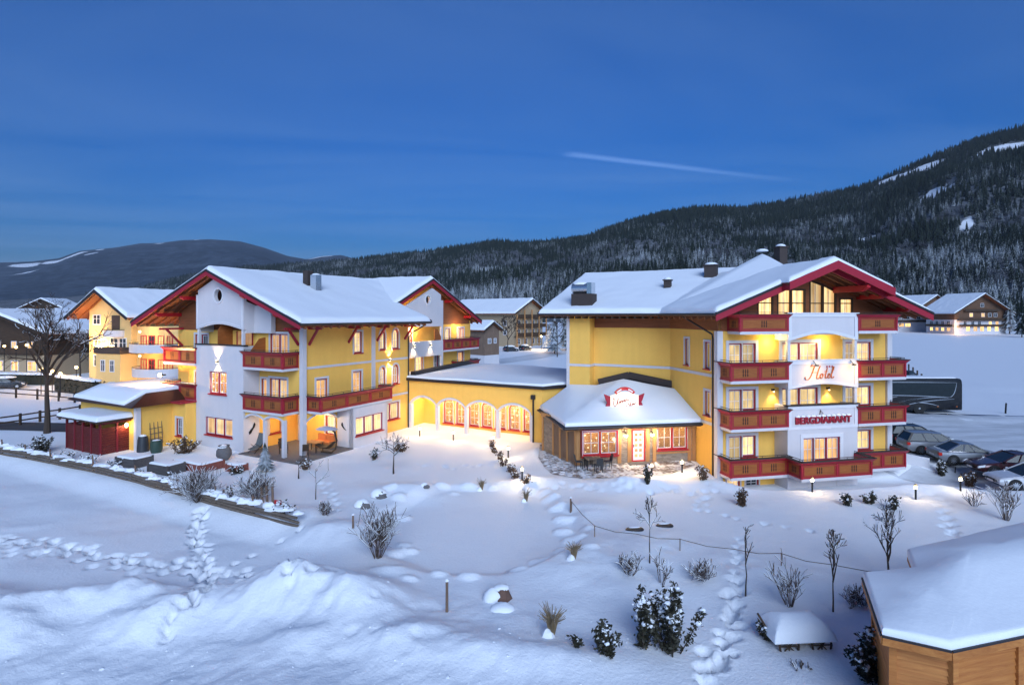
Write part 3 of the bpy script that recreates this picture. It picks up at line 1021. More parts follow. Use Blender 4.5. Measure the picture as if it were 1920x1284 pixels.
def balcony(parent, fr, x0, x1, depth, zf, sides=(True, True), n=2, h=1.08, wood='balcony_wood', red='red_paint', slab=True, base=0.0):
    """timber balcony: slab, red posts and rails, carved boards, flared top rail. fr: wall frame, front at -depth"""
    mb = MB()
    mb.box(x0 - 0.05, x1 + 0.05, -depth - 0.06, -0.005 - base, zf - 0.17, zf + 0.02)
    o = part('balcony', mb, 'white_plaster', parent, fr)
    runs = [(V((x0, -depth, 0)), V((x1, -depth, 0)), n)]
    if sides[0]:
        runs.append((V((x0, -base, 0)), V((x0, -depth, 0)), 1))
    if sides[1]:
        runs.append((V((x1, -depth, 0)), V((x1, -base, 0)), 1))
    for a, b, k in runs:
        L = (b - a).length
        d = (b - a).normalized()
        rot = Matrix.Translation(a) @ Matrix.Rotation(math.atan2(d.y, d.x), 4, 'Z')
        key = (round(L, 2), k, h, wood, red)
        for i in range(k):
            p0, p1 = L * i / k, L * (i + 1) / k
            w = p1 - p0 - 0.13
            def pan(w=w):
                m_ = MB()
                m_.box(0.0, w, -0.012, 0.03, 0.10, h - 0.26)
                return m_.mesh('board', wood)
            m0 = rot @ T(p0 + 0.065, 0.0, zf)
            ob('board', cached(('board', round(w, 2), h, wood), pan), o, m0)
            def fram(w=w):
                m_ = MB()
                m_.panel(rect(0.06, w - 0.06, 0.16, h - 0.32), [rect(0.11, w - 0.11, 0.205, h - 0.365)], -0.035, -0.012)
                return m_.mesh('moulding', red)
            ob('moulding', cached(('mould', round(w, 2), h, red), fram), o, m0)
            if w > 0.5:
                def sl(w=w):
                    m_ = MB()
                    for j in (-1, 0, 1):
                        c = w / 2 + j * min(0.16, w * 0.13)
                        m_.panel([(c - 0.03, 0.28), (c + 0.03, 0.28), (c + 0.045, 0.40), (c + 0.02, 0.48), (c + 0.045, 0.56), (c + 0.02, h - 0.42), (c - 0.02, h - 0.42), (c - 0.045, 0.56), (c - 0.02, 0.48), (c - 0.045, 0.40)], [], -0.022, -0.012)
                    return m_.mesh('carved_slots', 'slot_dark')
                ob('carved_slots', cached(('slots', round(w, 2), h), sl), o, m0)
        def posts(L=L, k=k):
            m_ = MB()
            for i in range(k + 1):
                c = L * i / k
                m_.box(c - 0.075, c + 0.075, -0.055, 0.055, 0.0, h - 0.2)
            return m_.mesh('posts', red)
        for i in range(k + 1):
            def post():
                m_ = MB()
                m_.box(-0.075, 0.075, -0.055, 0.055, 0.0, h - 0.2)
                return m_.mesh('post', red)
            ob('post', cached(('post', h, red), post), o, rot @ T(L * i / k, 0, zf))
        def rail(L=L):
            m_ = MB()
            m_.box(-0.05, L + 0.05, -0.07, 0.05, 0.02, 0.12)
            m_.hexa([(-0.06, -0.07, h - 0.26), (L + 0.06, -0.07, h - 0.26), (L + 0.06, 0.06, h - 0.26), (-0.06, 0.06, h - 0.26)],
                    [(-0.2, -0.25, h - 0.04), (L + 0.2, -0.25, h - 0.04), (L + 0.2, 0.05, h - 0.04), (-0.2, 0.05, h - 0.04)])
            return m_.mesh('handrail', red)
        ob('handrail', cached(('rail', round(L, 2), h, red), rail), o, rot @ T(0, 0, zf))
        def cap(L=L):
            m_ = MB()
            m_.box(-0.2, L + 0.2, -0.28, 0.02, h - 0.038, h)
            m_.tube([(0.0, 0.0, h + 0.10), (L, 0.0, h + 0.10)], 0.022, 6)
            for i in range(int(L / 1.1) + 1):
                m_.box(i * 1.1 - 0.012 + 0.05, i * 1.1 + 0.062, -0.012, 0.012, h, h + 0.1)
            return m_.mesh('coping', 'dark_brown')
        ob('coping', cached(('cap', round(L, 2), h), cap), o, rot @ T(0, 0, zf))
    return o

def snow_quad(name, parent, fr, c00, c10, c11, c01, t=0.28, edges=(1, 1, 1, 1), r=0.35, step=0.45, seed=0, mat='roof_snow', lift=0.02, rough=0.06):
    """layer of snow over a four-cornered roof slope; edges flags: c00-c10, c10-c11, c11-c01, c01-c00 fall off"""
    a, b, c, d = (np.array(p, float) for p in (c00, c10, c11, c01))
    lu = max(np.linalg.norm(b - a), np.linalg.norm(c - d))
    lv = max(np.linalg.norm(d - a), np.linalg.norm(c - b))
    def spaced(L, e0, e1):
        base = list(np.arange(0, L, step)) + [L]
        ex = [0.04, 0.1, 0.2, 0.34]
        if e0: base += ex
        if e1: base += [L - q for q in ex]
        return np.array(sorted(set(np.clip(np.round(base, 3), 0, L))))
    us, vs = spaced(lu, edges[3], edges[1]), spaced(lv, edges[0], edges[2])
    U, W = np.meshgrid(us / lu, vs / lv)
    P = (a * (1 - U)[..., None] + b * U[..., None]) * (1 - W)[..., None] + (d * (1 - U)[..., None] + c * U[..., None]) * W[..., None]
    dist = np.full(U.shape, 9.0)
    if edges[0]: dist = np.minimum(dist, W * lv)
    if edges[1]: dist = np.minimum(dist, (1 - U) * lu)
    if edges[2]: dist = np.minimum(dist, (1 - W) * lv)
    if edges[3]: dist = np.minimum(dist, U * lu)
    if t > 0.2:
        dist = dist - 0.16 * np.clip(fbm(P[..., 0] * 1.1 + seed, P[..., 1] * 1.1, 130, 3) + 0.15, 0, 1)
    q = np.clip(dist / r, 0, 1)
    tt = t * np.sqrt(1 - (1 - q) ** 2) * (1 + 0.45 * fbm(P[..., 0] * 0.4 + seed, P[..., 1] * 0.5, 120 + seed % 40, 3))
    tt += rough * fbm(P[..., 0] * 2.2, P[..., 1] * 2.2, 140, 3) * q
    P[..., 2] += lift + tt
    # the hanging edge wanders a little
    me = grid_mesh(name, P[..., 0], P[..., 1], P[..., 2], mat)
    # underside rim so that the layer is closed
    bm = bmesh.new()
    bm.from_mesh(me)
    bd = [e for e in bm.edges if e.is_boundary]
    ret = bmesh.ops.extrude_edge_only(bm, edges=bd)
    for v in ret['geom']:
        if isinstance(v, bmesh.types.BMVert):
            v.co.z -= lift + 0.03
    bmesh.ops.recalc_face_normals(bm, faces=bm.faces)
    bm.to_mesh(me)
    bm.free()
    me.set_sharp_from_angle(angle=R(62))
    return ob(name, me, parent, fr)

def snow_faces(name, parent, fr, polys, t=0.25, r=0.16, mat='roof_snow', seed=0):
    """snow over a roof of several planes given as polygons sharing corners"""
    bm = bmesh.new()
    vm = {}
    def gv(p):
        k = tuple(round(c, 3) for c in p)
        if k not in vm:
            vm[k] = bm.verts.new(p)
        return vm[k]
    for pl in polys:
        bm.faces.new([gv(p) for p in pl])
    bmesh.ops.recalc_face_normals(bm, faces=bm.faces)
    if sum(f.normal.z for f in bm.faces) < 0:
        bmesh.ops.reverse_faces(bm, faces=bm.faces)
    ret = bmesh.ops.extrude_face_region(bm, geom=list(bm.faces))
    top = [v for v in ret['geom'] if isinstance(v, bmesh.types.BMVert)]
    for v in top:
        v.co.z += t
    ts = set(top)
    side = [e for e in bm.edges if e.verts[0] in ts and e.verts[1] in ts and any(not all(v in ts for v in f.verts) for f in e.link_faces)]
    bmesh.ops.bevel(bm, geom=side, offset=r, segments=3, profile=0.6, affect='EDGES', clamp_overlap=True)
    for _ in range(3):
        bmesh.ops.subdivide_edges(bm, edges=[e for e in bm.edges if e.calc_length() > 0.9], cuts=1, use_grid_fill=True)
    bmesh.ops.triangulate(bm, faces=[f for f in bm.faces if len(f.verts) > 4])
    zs = noise
    for v in bm.verts:
        if v.co.z > 0:
            v.co.z += 0.05 * noise.noise(v.co * 0.6 + V((seed, 0, 0)))
    bmesh.ops.recalc_face_normals(bm, faces=bm.faces)
    me = bpy.data.meshes.new(name)
    bm.to_mesh(me)
    bm.free()
    me.materials.append(MATS[mat])
    for p in me.polygons:
        p.use_smooth = True
    me.set_sharp_from_angle(angle=R(50))
    return ob(name, me, parent, fr)

def roof_plane(mb, c00, c10, c11, c01, t=0.22):
    """slab under a slope: top face on the given corners, thickness downwards"""
    dn = V((0, 0, -t))
    top = [V(p) for p in (c00, c10, c11, c01)]
    mb.hexa([p + dn for p in top], top)

def lamp(parent, name, mtx, power, col=(1.0, 0.70, 0.36), r=0.05, spot=None, blend=0.6):
    l = bpy.data.lights.new(name, 'SPOT' if spot else 'POINT')
    l.energy = power * LIGHT
    l.color = col
    l.shadow_soft_size = r
    if spot:
        l.spot_size = R(spot)
        l.spot_blend = blend
    o = bpy.data.objects.new(name, l)
    COL.objects.link(o)
    o.parent = parent
    o.matrix_basis = mtx
    return o
LIGHT = 1.0
DOWN = I4
UP = Matrix.Rotation(R(180), 4, 'X')

def gutter(mb, a, b, r=0.08):
    mb.tube([a, b], r, 8)
def rails3(mb, path, w, h):
    for a, b in zip(path, path[1:]):
        mb.bar(a, b, w, h)

def gable_roof(parent, fr, x0, x1, xr, y0, y1, ze, zr, zel=None, rafters=True, fascia='red_paint', wood='rafter_wood', snow=True, right_parts=None, left_y1=None, seed=0, purlins=(), front=True, fh=0.42, snow_t=0.30, gut=(True, True), soffit_step=0.8, cut=0.0):
    """pitched roof with the ridge along y. x0/x1 eaves, xr ridge, y0 front verge, y1 back"""
    zl = ze if zel is None else zel
    mb = MB()
    ly1 = left_y1 if left_y1 is not None else y1
    L = [(x0, y0, zl), (xr, y0, zr), (xr, ly1, zr), (x0, ly1, zl)]
    roof_plane(mb, *L)
    rparts = right_parts or [((x1, y0, ze), (xr, y0, zr), (xr, y1, zr), (x1, y1, ze))]
    for q in rparts:
        roof_plane(mb, *q)
    o = part('roof', mb, wood, parent, fr)
    if snow:
        snow_quad('roof_snow', o, I4, L[0], L[1], L[2], L[3], snow_t, (1, 0, 1, 1), seed=seed)
        for i, q in enumerate(rparts):
            last = len(rparts) - 1
            # corners: eave-front, ridge-front, ridge-back, eave-back
            snow_quad('roof_snow', o, I4, q[0], q[1], q[2], q[3], snow_t, (1, 0, 0 if len(rparts) > 1 and i == last else 1, 1 if i == 0 else 0), seed=seed + 7)
    for s, (xe, zz) in enumerate(((x0, zl), (x1, ze))):
        m_ = MB()
        a, b = V((xe, y0 - 0.03, zz)), V((xr, y0 - 0.03, zr))
        n_ = V((0, 0, 1))
        dn = V((0, 0, -fh))
        m_.hexa([a + dn, b + dn, b + dn + V((0, 0.07, 0)), a + dn + V((0, 0.07, 0))], [a + V((0, 0, .02)), b + V((0, 0, .02)), b + V((0, 0.07, .02)), a + V((0, 0.07, .02))])
        if s == 0 and cut:
            pass
        part('bargeboard', m_, fascia, o)
        m2 = MB()
        a2, b2 = a + V((0, -0.05, 0.02)), b + V((0, -0.05, 0.02))
        m2.hexa([a2 + V((0, 0, -0.12)), b2 + V((0, 0, -0.12)), b2 + V((0, 0.2, -0.12)), a2 + V((0, 0.2, -0.12))], [a2 + V((0, 0, .03)), b2 + V((0, 0, .03)), b2 + V((0, 0.2, .03)), a2 + V((0, 0.2, .03))])
        part('verge_trim', m2, 'dark_metal', o)
    if gut[0]:
        m_ = MB(); gutter(m_, (x0 - 0.07, y0, zl - 0.08), (x0 - 0.07, ly1, zl - 0.08)); part('gutter', m_, 'dark_metal', o, smooth=True)
    if gut[1]:
        ye = rparts[0][3][1]
        m_ = MB(); gutter(m_, (x1 + 0.07, y0, ze - 0.08), (x1 + 0.07, ye, ze - 0.08)); part('gutter', m_, 'dark_metal', o, smooth=True)
    if rafters:
        for s, (xe, zz) in enumerate(((x0, zl), (x1, ze))):
            yy = y0 + 0.5
            end = min(ly1 if s == 0 else rparts[0][3][1], 40)
            key = ('rafter', round(xe - xr, 2), round(zz - zr, 2))
            def rf(xe=xe, zz=zz):
                m_ = MB()
                m_.bar((0, 0, -0.32), (xe - xr, 0, zz - zr - 0.32), 0.12, 0.2)
                return m_.mesh('rafter', wood)
            while yy < end - 0.2:
                ob('rafter', cached(key, rf), o, T(xr, yy, zr))
                yy += soffit_step
    for px_, z_, ya, yb in purlins:
        m_ = MB()
        m_.panel([(ya, z_ - 0.14), (ya + 0.25, z_ - 0.3), (yb, z_ - 0.3), (yb, z_), (ya, z_)], [], -0.12, 0.12)
        part('purlin', m_, 'bright_red_paint', o, T(px_, 0, 0) @ RZ(90))
    return o

def bracket(parent, fr, x, z, reach=1.3, drop=1.3):
    """diagonal eave brace on a wall, reaching outwards (-y)"""
    def mk():
        m_ = MB()
        m_.box(-0.08, 0.08, -reach, 0.0, -0.16, 0.0)
        m_.bar((0, -reach * 0.72, -0.1), (0, -0.02, -drop), 0.14, 0.16)
        return m_.mesh('eave_brace', 'red_paint')
    return ob('eave_brace', cached(('brk', reach, drop), mk), parent, fr @ T(x, 0, z))

def column(parent, fr, x, y, z0, z1, w=0.3, mat='white_plaster', name='column'):
    m_ = MB()
    m_.box(x - w / 2, x + w / 2, y - w / 2, y + w / 2, z0, z1)
    return part(name, m_, mat, parent, fr)

def sconce(parent, fr, x, z, up=True, down=True, power=60, out=0.16, label=None):
    """up-and-down wall light"""
    m_ = MB()
    m_.box(-0.07, 0.07, -out + 0.02, -0.002, -0.06, 0.06)
    m_.cyl((0, -out, -0.09), 0.06, 0.18, 10)
    o = part('wall_light', m_, 'dark_metal', parent, fr @ T(x, 0, z))
    g = MB()
    if up: g.cyl((0, -out, 0.091), 0.05, 0.012, 10)
    if down: g.cyl((0, -out, -0.103), 0.05, 0.012, 10)
    part('bulb', g, 'flood_glow', o)
    if up: lamp(o, 'up_light', T(0, -out - 0.02, 0.12) @ UP, power, spot=92, blend=0.5, r=0.04)
    if down: lamp(o, 'down_light', T(0, -out - 0.02, -0.12), power, spot=92, blend=0.5, r=0.04)
    return o

# ------------------------------------------------------------------ the gabled hotel house on the left
LH = thing('hotel_building', 'yellow gabled hotel house with white stair bay and red balconies', 'hotel', (-15.43, 42.0, 0.0), -28.3)
FRONT, RIGHT = I4, RZ(90)
LEFTW = RZ(-90)
def zroof(x): return 9.8 + (10.25 - abs(x + 7.95)) * 0.395
gab = lambda x: zroof(x) - 0.30
# front wall, openings: x0,x1,z0,z1
fw = [(-3.55, -1.6, 6.75, 8.95), (-3.6, -1.7, 3.5, 5.55), (-4.55, -3.95, 3.35, 5.45),          # right of the bay
      (-12.9, -11.2, 6.75, 8.75), (-12.9, -11.2, 3.5, 5.6), (-12.6, -11.6, 0.9, 2.5)]
wall(LH, FRONT, [(-15.3, 3.25), (0, 3.25), (0, 9.1), (-15.3, 9.1)], [rect(*q) for q in fw if q[2] > 3.25])
wall(LH, FRONT, [(-15.3, -1.0), (-10.6, -1.0), (-10.6, 3.25), (-15.3, 3.25)], [])
wall(LH, FRONT, [(-15.3, 9.1), (0, 9.1), (0, gab(0)), (-7.95, gab(-7.95)), (-15.3, gab(-15.3))], [], 'gable_wood', 0.2, 'gable_boarding', 0.05)
for q, pane, c in ((fw[0], 'lit_room_orange', 2), (fw[1], 'lit_room', 2), (fw[2], 'lit_room_orange', 1), (fw[3], 'glass_dark', 2), (fw[4], 'dining_room', 2)):
    window(LH, FRONT, *q, pane, c, 2 if c == 2 else 1, sill=(c == 2))
# recessed garden terrace under the corner
wall(LH, T(0, 3.4, 0), [(-4.8, 0), (0.0, 0), (0.0, 3.0), (-4.8, 3.0)], [rect(-4.3, -3.5, 0.05, 2.2), rect(-1.25, -0.35, 0.85, 2.35)], 'yellow_plaster')
window(LH, T(0, 3.4, 0), -4.3, -3.5, 0.05, 2.2, 'lit_room_orange', 1, 1, sill=False, surround=0.1)
window(LH, T(0, 3.4, 0), -1.25, -0.35, 0.85, 2.35, 'lit_room_bright', 1, 2)
wall(LH, T(-4.8, 0, 0) @ RIGHT, [(0, 0), (3.4, 0), (3.4, 3.0), (0, 3.0)], [rect(0.95, 2.0, 0.95, 2.35)], 'yellow_plaster')
window(LH, T(-4.8, 0, 0) @ RIGHT, 0.95, 2.0, 0.95, 2.35, 'lit_room_bright', 1, 2)
m_ = MB(); m_.box(-4.8, 0, 0, 3.4, 3.0, 3.24); part('terrace_ceiling', m_, 'beam_wood', LH)
m_ = MB(); m_.box(-4.7, 1.7, -1.9, 3.4, -0.4, 0.04); part('terrace_floor', m_, 'stone_grey', LH)
def arch_skirt(parent, fr, xs, ztop, zs, rise, mat='yellow_plaster', trim=True, thick=0.22, y=0.0):
    """row of shallow arches: wall above, white plaster line along the curve"""
    pts = []
    for a, b in zip(xs, xs[1:]):
        for i in range(13):
            t = i / 12
            q = (a + (b - a) * t, zs + rise * math.sin(math.pi * t) ** 0.75)
            if not pts or abs(pts[-1][0] - q[0]) > 1e-6 or abs(pts[-1][1] - q[1]) > 1e-6:
                pts.append(q)
    m_ = MB()
    m_.panel(pts + [(xs[-1], ztop), (xs[0], ztop)], [], y, y + thick)
    part('arch_wall', m_, mat, parent, fr)
    if trim:
        m_ = MB()
        lo = pts
        hi = [(a, b + 0.16) for a, b in pts]
        m_.panel(lo + hi[::-1], [], y - 0.05, y + thick + 0.03)
        part('arch_trim', m_, 'white_plaster', parent, fr @ T(0, 0, -0.012))
arch_skirt(LH, T(0, -1.28, 0), [-4.75, -2.65, -0.5], 3.03, 2.55, 0.32)
arch_skirt(LH, T(0.0, -1.28, 0) @ RZ(90) @ T(0, -0.5, 0) @ I4, [0.0, 1.28], 3.03, 2.55, 0.32) if False else None
arch_skirt(LH, RIGHT @ T(0, 0.02, 0), [0.15, 3.4], 3.03, 2.25, 0.6)
column(LH, FRONT, -0.02, 0.02, -0.05, 9.55, 0.36, name='corner_pilaster')
column(LH, FRONT, -0.62, -1.15, -0.05, 2.75, 0.26)
column(LH, FRONT, -2.66, -1.15, -0.05, 2.75, 0.24)
# right-hand wall
RW = 12.2
rw = [(5.25, 6.15, 7.25, 9.0, 0), (8.35, 9.05, 7.35, 9.05, 1), (10.05, 10.85, 7.35, 9.1, 1), (1.25, 2.35, 3.3, 5.5, 0), (5.1, 6.1, 3.9, 5.75, 0), (8.35, 9.05, 4.15, 5.85, 1), (10.05, 10.85, 4.2, 5.95, 1)]
hol = [rect(*q[:4]) if not q[4] else arch_pts(q[0], q[1], q[2], q[3], (q[1] - q[0]) / 2, 8) for q in rw]
wall(LH, RIGHT, [(0, 3.03), (RW, 3.03), (RW, 9.6), (0, 9.6)], hol)
wall(LH, RIGHT, [(3.4, -0.6), (RW, -0.6), (RW, 3.03), (3.4, 3.03)], [rect(8.6, 10.9, 1.05, 2.55)])
for q, pane in zip(rw, ('lit_room', 'lit_room_bright', 'lit_room', 'lit_room_orange', 'lit_room_orange', 'lit_room', 'lit_room_orange')):
    window(LH, RIGHT, *q[:4], pane, 1, 2 if q[4] else 3, 1.0 if q[4] else 0.0, sill=(q[2] > 3.4))
window(LH, RIGHT, 8.6, 10.9, 1.05, 2.55, 'lit_room_bright', 2, 1)
for z, a, b in ((6.42, 0.25, 7.3), (6.42, 7.75, RW), (3.2, 8.3, RW)):
    m_ = MB(); m_.box(a, b, -0.045, 0.01, z - 0.09, z + 0.09); part('string_course', m_, 'white_plaster', LH, RIGHT)
m_ = MB(); m_.box(7.3, 7.75, -0.05, 0.01, 3.1, 9.55); part('pilaster', m_, 'white_plaster', LH, RIGHT)
m_ = MB(); m_.box(-0.2, RW, -0.06, 0.01, 9.42, 9.62); part('eave_beam', m_, 'red_paint', LH, RIGHT)
for y in (0.55, 4.6, 8.0, 11.7):
    bracket(LH, RIGHT, y, 9.45)
for x in (-0.45, ):
    bracket(LH, FRONT, x, 9.45)
for x in (-14.6, ):
    bracket(LH, FRONT, x, 9.3, 2.0, 1.6)
m_ = MB(); m_.tube([(0.1, RW - 0.05, -0.4), (0.1, RW - 0.05, 8.3), (0.6, RW - 0.05, 8.8), (2.2, RW - 0.2, 9.5)], 0.06, 8); part('downpipe', m_, 'dark_metal', LH, smooth=True)
# white box window under the long balcony
m_ = MB(); m_.box(-0.005, 1.5, 3.4, 7.6, -0.5, 3.05); 
wall(LH, T(1.5, 0, 0) @ RIGHT, [(3.4, -0.5), (7.6, -0.5), (7.6, 3.05), (3.4, 3.05)], [rect(3.85, 7.0, 0.85, 2.3)], 'white_plaster', 0.25, 'box_window_wall')
wall(LH, T(0, 3.4, 0), [(0.0, -0.5), (1.5, -0.5), (1.5, 3.05), (0.0, 3.05)], [], 'white_plaster', 0.2, 'box_window_wall')
wall(LH, T(0, 7.4, 0), [(0.0, -0.5), (1.5, -0.5), (1.5, 3.05), (0.0, 3.05)], [], 'white_plaster', 0.2, 'box_window_wall')
window(LH, T(1.5, 0, 0) @ RIGHT, 3.85, 7.0, 0.85, 2.3, 'lit_room_bright', 3, 1, surround=0.1)
balcony(LH, RIGHT, 0.4, 8.2, 1.4, 3.24, (True, True), 3, 1.14)
balcony(LH, FRONT, -4.75, -0.5, 1.4, 6.45, (False, True), 2, 1.22)
balcony(LH, FRONT, -4.75, -0.5, 1.4, 3.24, (False, True), 2, 1.22)
balcony(LH, FRONT, -14.9, -10.65, 1.4, 6.45, (True, False), 2, 1.3)
balcony(LH, FRONT, -14.9, -10.65, 1.4, 3.5, (True, False), 2, 1.3)
for z in (6.5, 8.0):
    pass
# balcony screens between rooms
for fr_, x, z in ((FRONT, -4.72, 6.47), (FRONT, -8.6, 8.0)):
    m_ = MB(); m_.panel([(-1.3, 0), (0, 0), (0, 2.2), (-0.55, 2.1), (-1.3, 1.2)], [], -0.03, 0.03); part('screen', m_, 'balcony_wood', LH, fr_ @ T(x + 0.6, 0, z) @ RZ(90))
# white stair bay
bx0, bx1, by = -10.6, -4.8, -1.4
BAY = T(0, by, 0)
wall(LH, BAY, [(bx0, -0.6), (bx1, -0.6), (bx1, 8.0), (bx0, 8.0)], [rect(-8.85, -6.75, 4.2, 5.95), rect(-9.35, -6.05, 0.95, 2.35)], 'white_plaster', 0.25, 'bay_wall')
wall(LH, T(bx1, 0, 0) @ RIGHT, [(by + 0.25, -0.6), (0, -0.6), (0, 3.03), (by + 0.25, 3.03)], [], 'white_plaster', 0.2, 'bay_wall')
wall(LH, T(bx1 - 0.002, 0, 0) @ RIGHT, [(by + 0.25, 3.03), (0, 3.03), (0, 8.0), (by + 0.25, 8.0)], [], 'white_plaster', 0.2, 'bay_wall')
wall(LH, T(bx0, 0, 0) @ LEFTW, [(0, -0.6), (-by - 0.25, -0.6), (-by - 0.25, 8.0), (0, 8.0)], [], 'white_plaster', 0.2, 'bay_wall')
window(LH, BAY, -8.85, -6.75, 4.2, 5.95, 'dining_room', 2, 2, surround=0.1, frame='bright_red_paint')
window(LH, BAY, -9.35, -6.05, 0.95, 2.35, 'lit_room', 3, 1, surround=0.08)
m_ = MB(); m_.box(bx0 - 0.08, bx1 + 0.08, by - 0.08, by + 0.34, 8.003, 8.1); m_.box(bx0 + 0.2, bx1 - 0.2, by + 0.3, 0, 6.6, 6.75); part('bay_coping', m_, 'dark_metal', LH)
crown = arch_pts(bx0, bx1, 0, 1, 0.5)
lowc = [(bx0 + (bx1 - bx0) * i / 14, 9.25 + 0.42 * max(0, math.sin(math.pi * i / 14)) ** 1.2) for i in range(15)]
top = [(bx1, 12.0), (bx1 - 0.25, 12.0), (bx1 - 0.25, 12.35), (-7.95, 13.35), (bx0 + 0.25, 12.35), (bx0 + 0.25, 12.0), (bx0, 12.0)]
oc = [(-7.75 + 0.5 * math.cos(a), 11.9 + 0.5 * math.sin(a)) for a in (2 * math.pi * k / 20 for k in range(20))]
wall(LH, BAY, lowc + top, [oc], 'white_plaster', 0.25, 'bay_gable_wall')
m_ = MB()
ring = lambda r, n=24: [(-7.75 + r * math.cos(2 * math.pi * k / n), 11.9 + r * math.sin(2 * math.pi * k / n)) for k in range(n)]
m_.panel(ring(0.62), [ring(0.5)], -0.07, 0.03); part('oculus_ring', m_, 'white_paint', LH, BAY)
m_ = MB(); m_.panel(ring(0.52), [], 0.5, 0.52); part('oculus_pane', m_, 'glass_dark', LH, BAY)
m_ = MB()
ins = lambda d: [(bx0 + d, 9.45), (bx0 + d, 11.85)]
for seg in ([(bx0 + 0.16, 9.42), (bx0 + 0.16, 11.9)], [(bx1 - 0.16, 9.42), (bx1 - 0.16, 11.9)]):
    m_.box(seg[0][0] - 0.03, seg[0][0] + 0.03, -0.03, 0.005, seg[0][1], seg[1][1])
m_.panel([(a, b + 0.16) for a, b in lowc[1:-1]] + [(a, b + 0.22) for a, b in lowc[1:-1]][::-1], [], -0.03, 0.005)
part('bay_moulding', m_, 'white_paint', LH, BAY)
wall(LH, T(bx1 - 0.001, 0, 0) @ RIGHT, [(by + 0.25, 9.0), (0, 9.0), (0, 11.0), (by + 0.25, 11.4)], [], 'white_plaster', 0.2, 'bay_gable_wall')
m_ = MB(); m_.box(bx1, bx1 + 1.9, -0.45, -0.06, 9.0, 11.1); part('gable_cheek', m_, 'white_plaster', LH)
wall(LH, T(bx0 + 0.001, 0, 0) @ LEFTW, [(0, 9.0), (-by - 0.25, 9.0), (-by - 0.25, 11.4), (0, 11.0)], [], 'white_plaster', 0.2, 'bay_gable_wall')
for x in (bx0 + 0.2, bx1 - 0.2):
    column(LH, FRONT, x, by + 0.15, 8.1, 9.4, 0.2)
wall(LH, T(0, -0.02, 0), [(bx0, 8.0), (bx1, 8.0), (bx1, 9.15), (bx0, 9.15)], [], 'yellow_plaster', 0.02, 'loggia_wall')
window(LH, T(0, -0.03, 0), -7.4, -5.6, 7.0, 9.0, 'lit_room_orange', 2, 1, sill=False, depth=0.05) if False else None
m_ = MB(); m_.box(-7.3, -5.5, -0.07, -0.03, 8.02, 9.05); part('loggia_door', m_, 'lit_room_orange', LH)
m_ = MB()
for x in (-7.35, -6.4, -5.5): m_.box(x - 0.06, x + 0.06, -0.11, -0.071, 8.02, 9.1)
part('loggia_door_frame', m_, 'red_paint', LH)
sconce(LH, BAY, -7.8, 6.75, power=95)
sconce(LH, RIGHT, 9.55, 6.42, power=170)
# roof over the house; the far end runs into the side wing
xr = -7.95
rp = [((2.3, -2.3, 9.8), (-1.8, -2.3, 11.42), (-1.8, 12.65, 11.42), (2.3, 12.65, 9.8)), ((-1.8, -2.3, 11.42), (xr, -2.3, 13.85), (xr, 17.8, 13.85), (-1.8, 12.65, 11.42))]
LR = gable_roof(LH, I4, -18.2, 2.3, xr, -2.3, 17.8, 9.8, 13.85, right_parts=rp, seed=3, purlins=[(-11.6, 11.9, -2.1, 0.2), (-15.0, 10.55, -2.1, 0.2), (-4.2, 11.9, -2.1, 0.2), (-0.6, 10.5, -2.1, 0.2)])
m_ = MB(); m_.box(-18.0, 2.3, 12.55, 12.66, 9.5, 9.9); 
m_ = MB(); m_.bar((2.3, 12.7, 9.75), (-1.8, 12.7, 11.37), 0.1, 0.3); part('verge_trim', m_, 'dark_metal', LR)
# chimneys
m_ = MB(); m_.box(-5.1, -4.55, 4.5, 5.1, 12.0, 14.15); part('chimney', m_, 'dark_brown', LR)
m_ = MB(); m_.box(-4.2, -3.55, 4.5, 5.1, 11.6, 13.75); part('chimney', m_, 'silver_metal', LR)
m_ = MB(); m_.blob((-3.87, 4.8, 13.75), 0.36, 0.34, 0.14, None, 10, 4); part('chimney_snow', m_, 'roof_snow', LR, smooth=True)
# bulk of the house behind
m_ = MB(); m_.box(-15.25, -0.28, 0.26 + 3.4, 12.17, -0.5, 9.3); m_.box(-15.25, -4.85, 0.27, 3.7, -0.5, 9.3); m_.box(-4.86, -0.28, 0.27, 3.7, 3.26, 9.3); part('house_core', m_, 'yellow_plaster', LH)
# side wing with its own gable
WG = T(-2.4, 0, 0) @ RIGHT        # x runs along the house axis
zw = lambda y: 14.05 - abs(y - 17.76) * 0.455 - 0.3
ww = [(21.6, 22.5, 7.0, 8.9), (24.0, 25.3, 6.7, 8.9), (16.4, 17.6, 4.6, 6.2), (19.6, 20.9, 4.3, 6.2), (24.1, 25.2, 4.7, 6.2), (14.5, 15.8, 6.8, 8.9)]
wall(LH, WG, [(12.0, -0.5), (26.7, -0.5), (26.7, zw(26.7)), (17.76, zw(17.76)), (12.0, zw(12.0))], [rect(*q) for q in ww], 'yellow_plaster')
for q, p_ in zip(ww, ('lit_room', 'lit_room_orange', 'lit_room', 'glass_dark', 'lit_room_orange', 'lit_room')):
    window(LH, WG, *q, p_, 1 if q[1] - q[0] < 1.25 else 2, 2)
m_ = MB(); m_.panel([(19.5, 9.35), (26.4, 9.35), (26.4, zw(26.4)), (19.5, zw(19.5))], [], -0.04, -0.005); part('gable_boarding', m_, 'gable_wood', LH, WG)
WB = T(-1.25, 0, 0) @ RIGHT
oc2 = [(16.95 + 0.42 * math.cos(a), 11.9 + 0.42 * math.sin(a)) for a in (2 * math.pi * k / 18 for k in range(18))]
wall(LH, WB, [(12.7, 9.2), (19.6, 9.2), (19.6, 11.9), (19.2, 11.9), (19.2, 12.5), (17.76, 13.1), (12.7, 10.9)], [oc2], 'white_plaster', 0.22, 'wing_gable_wall')
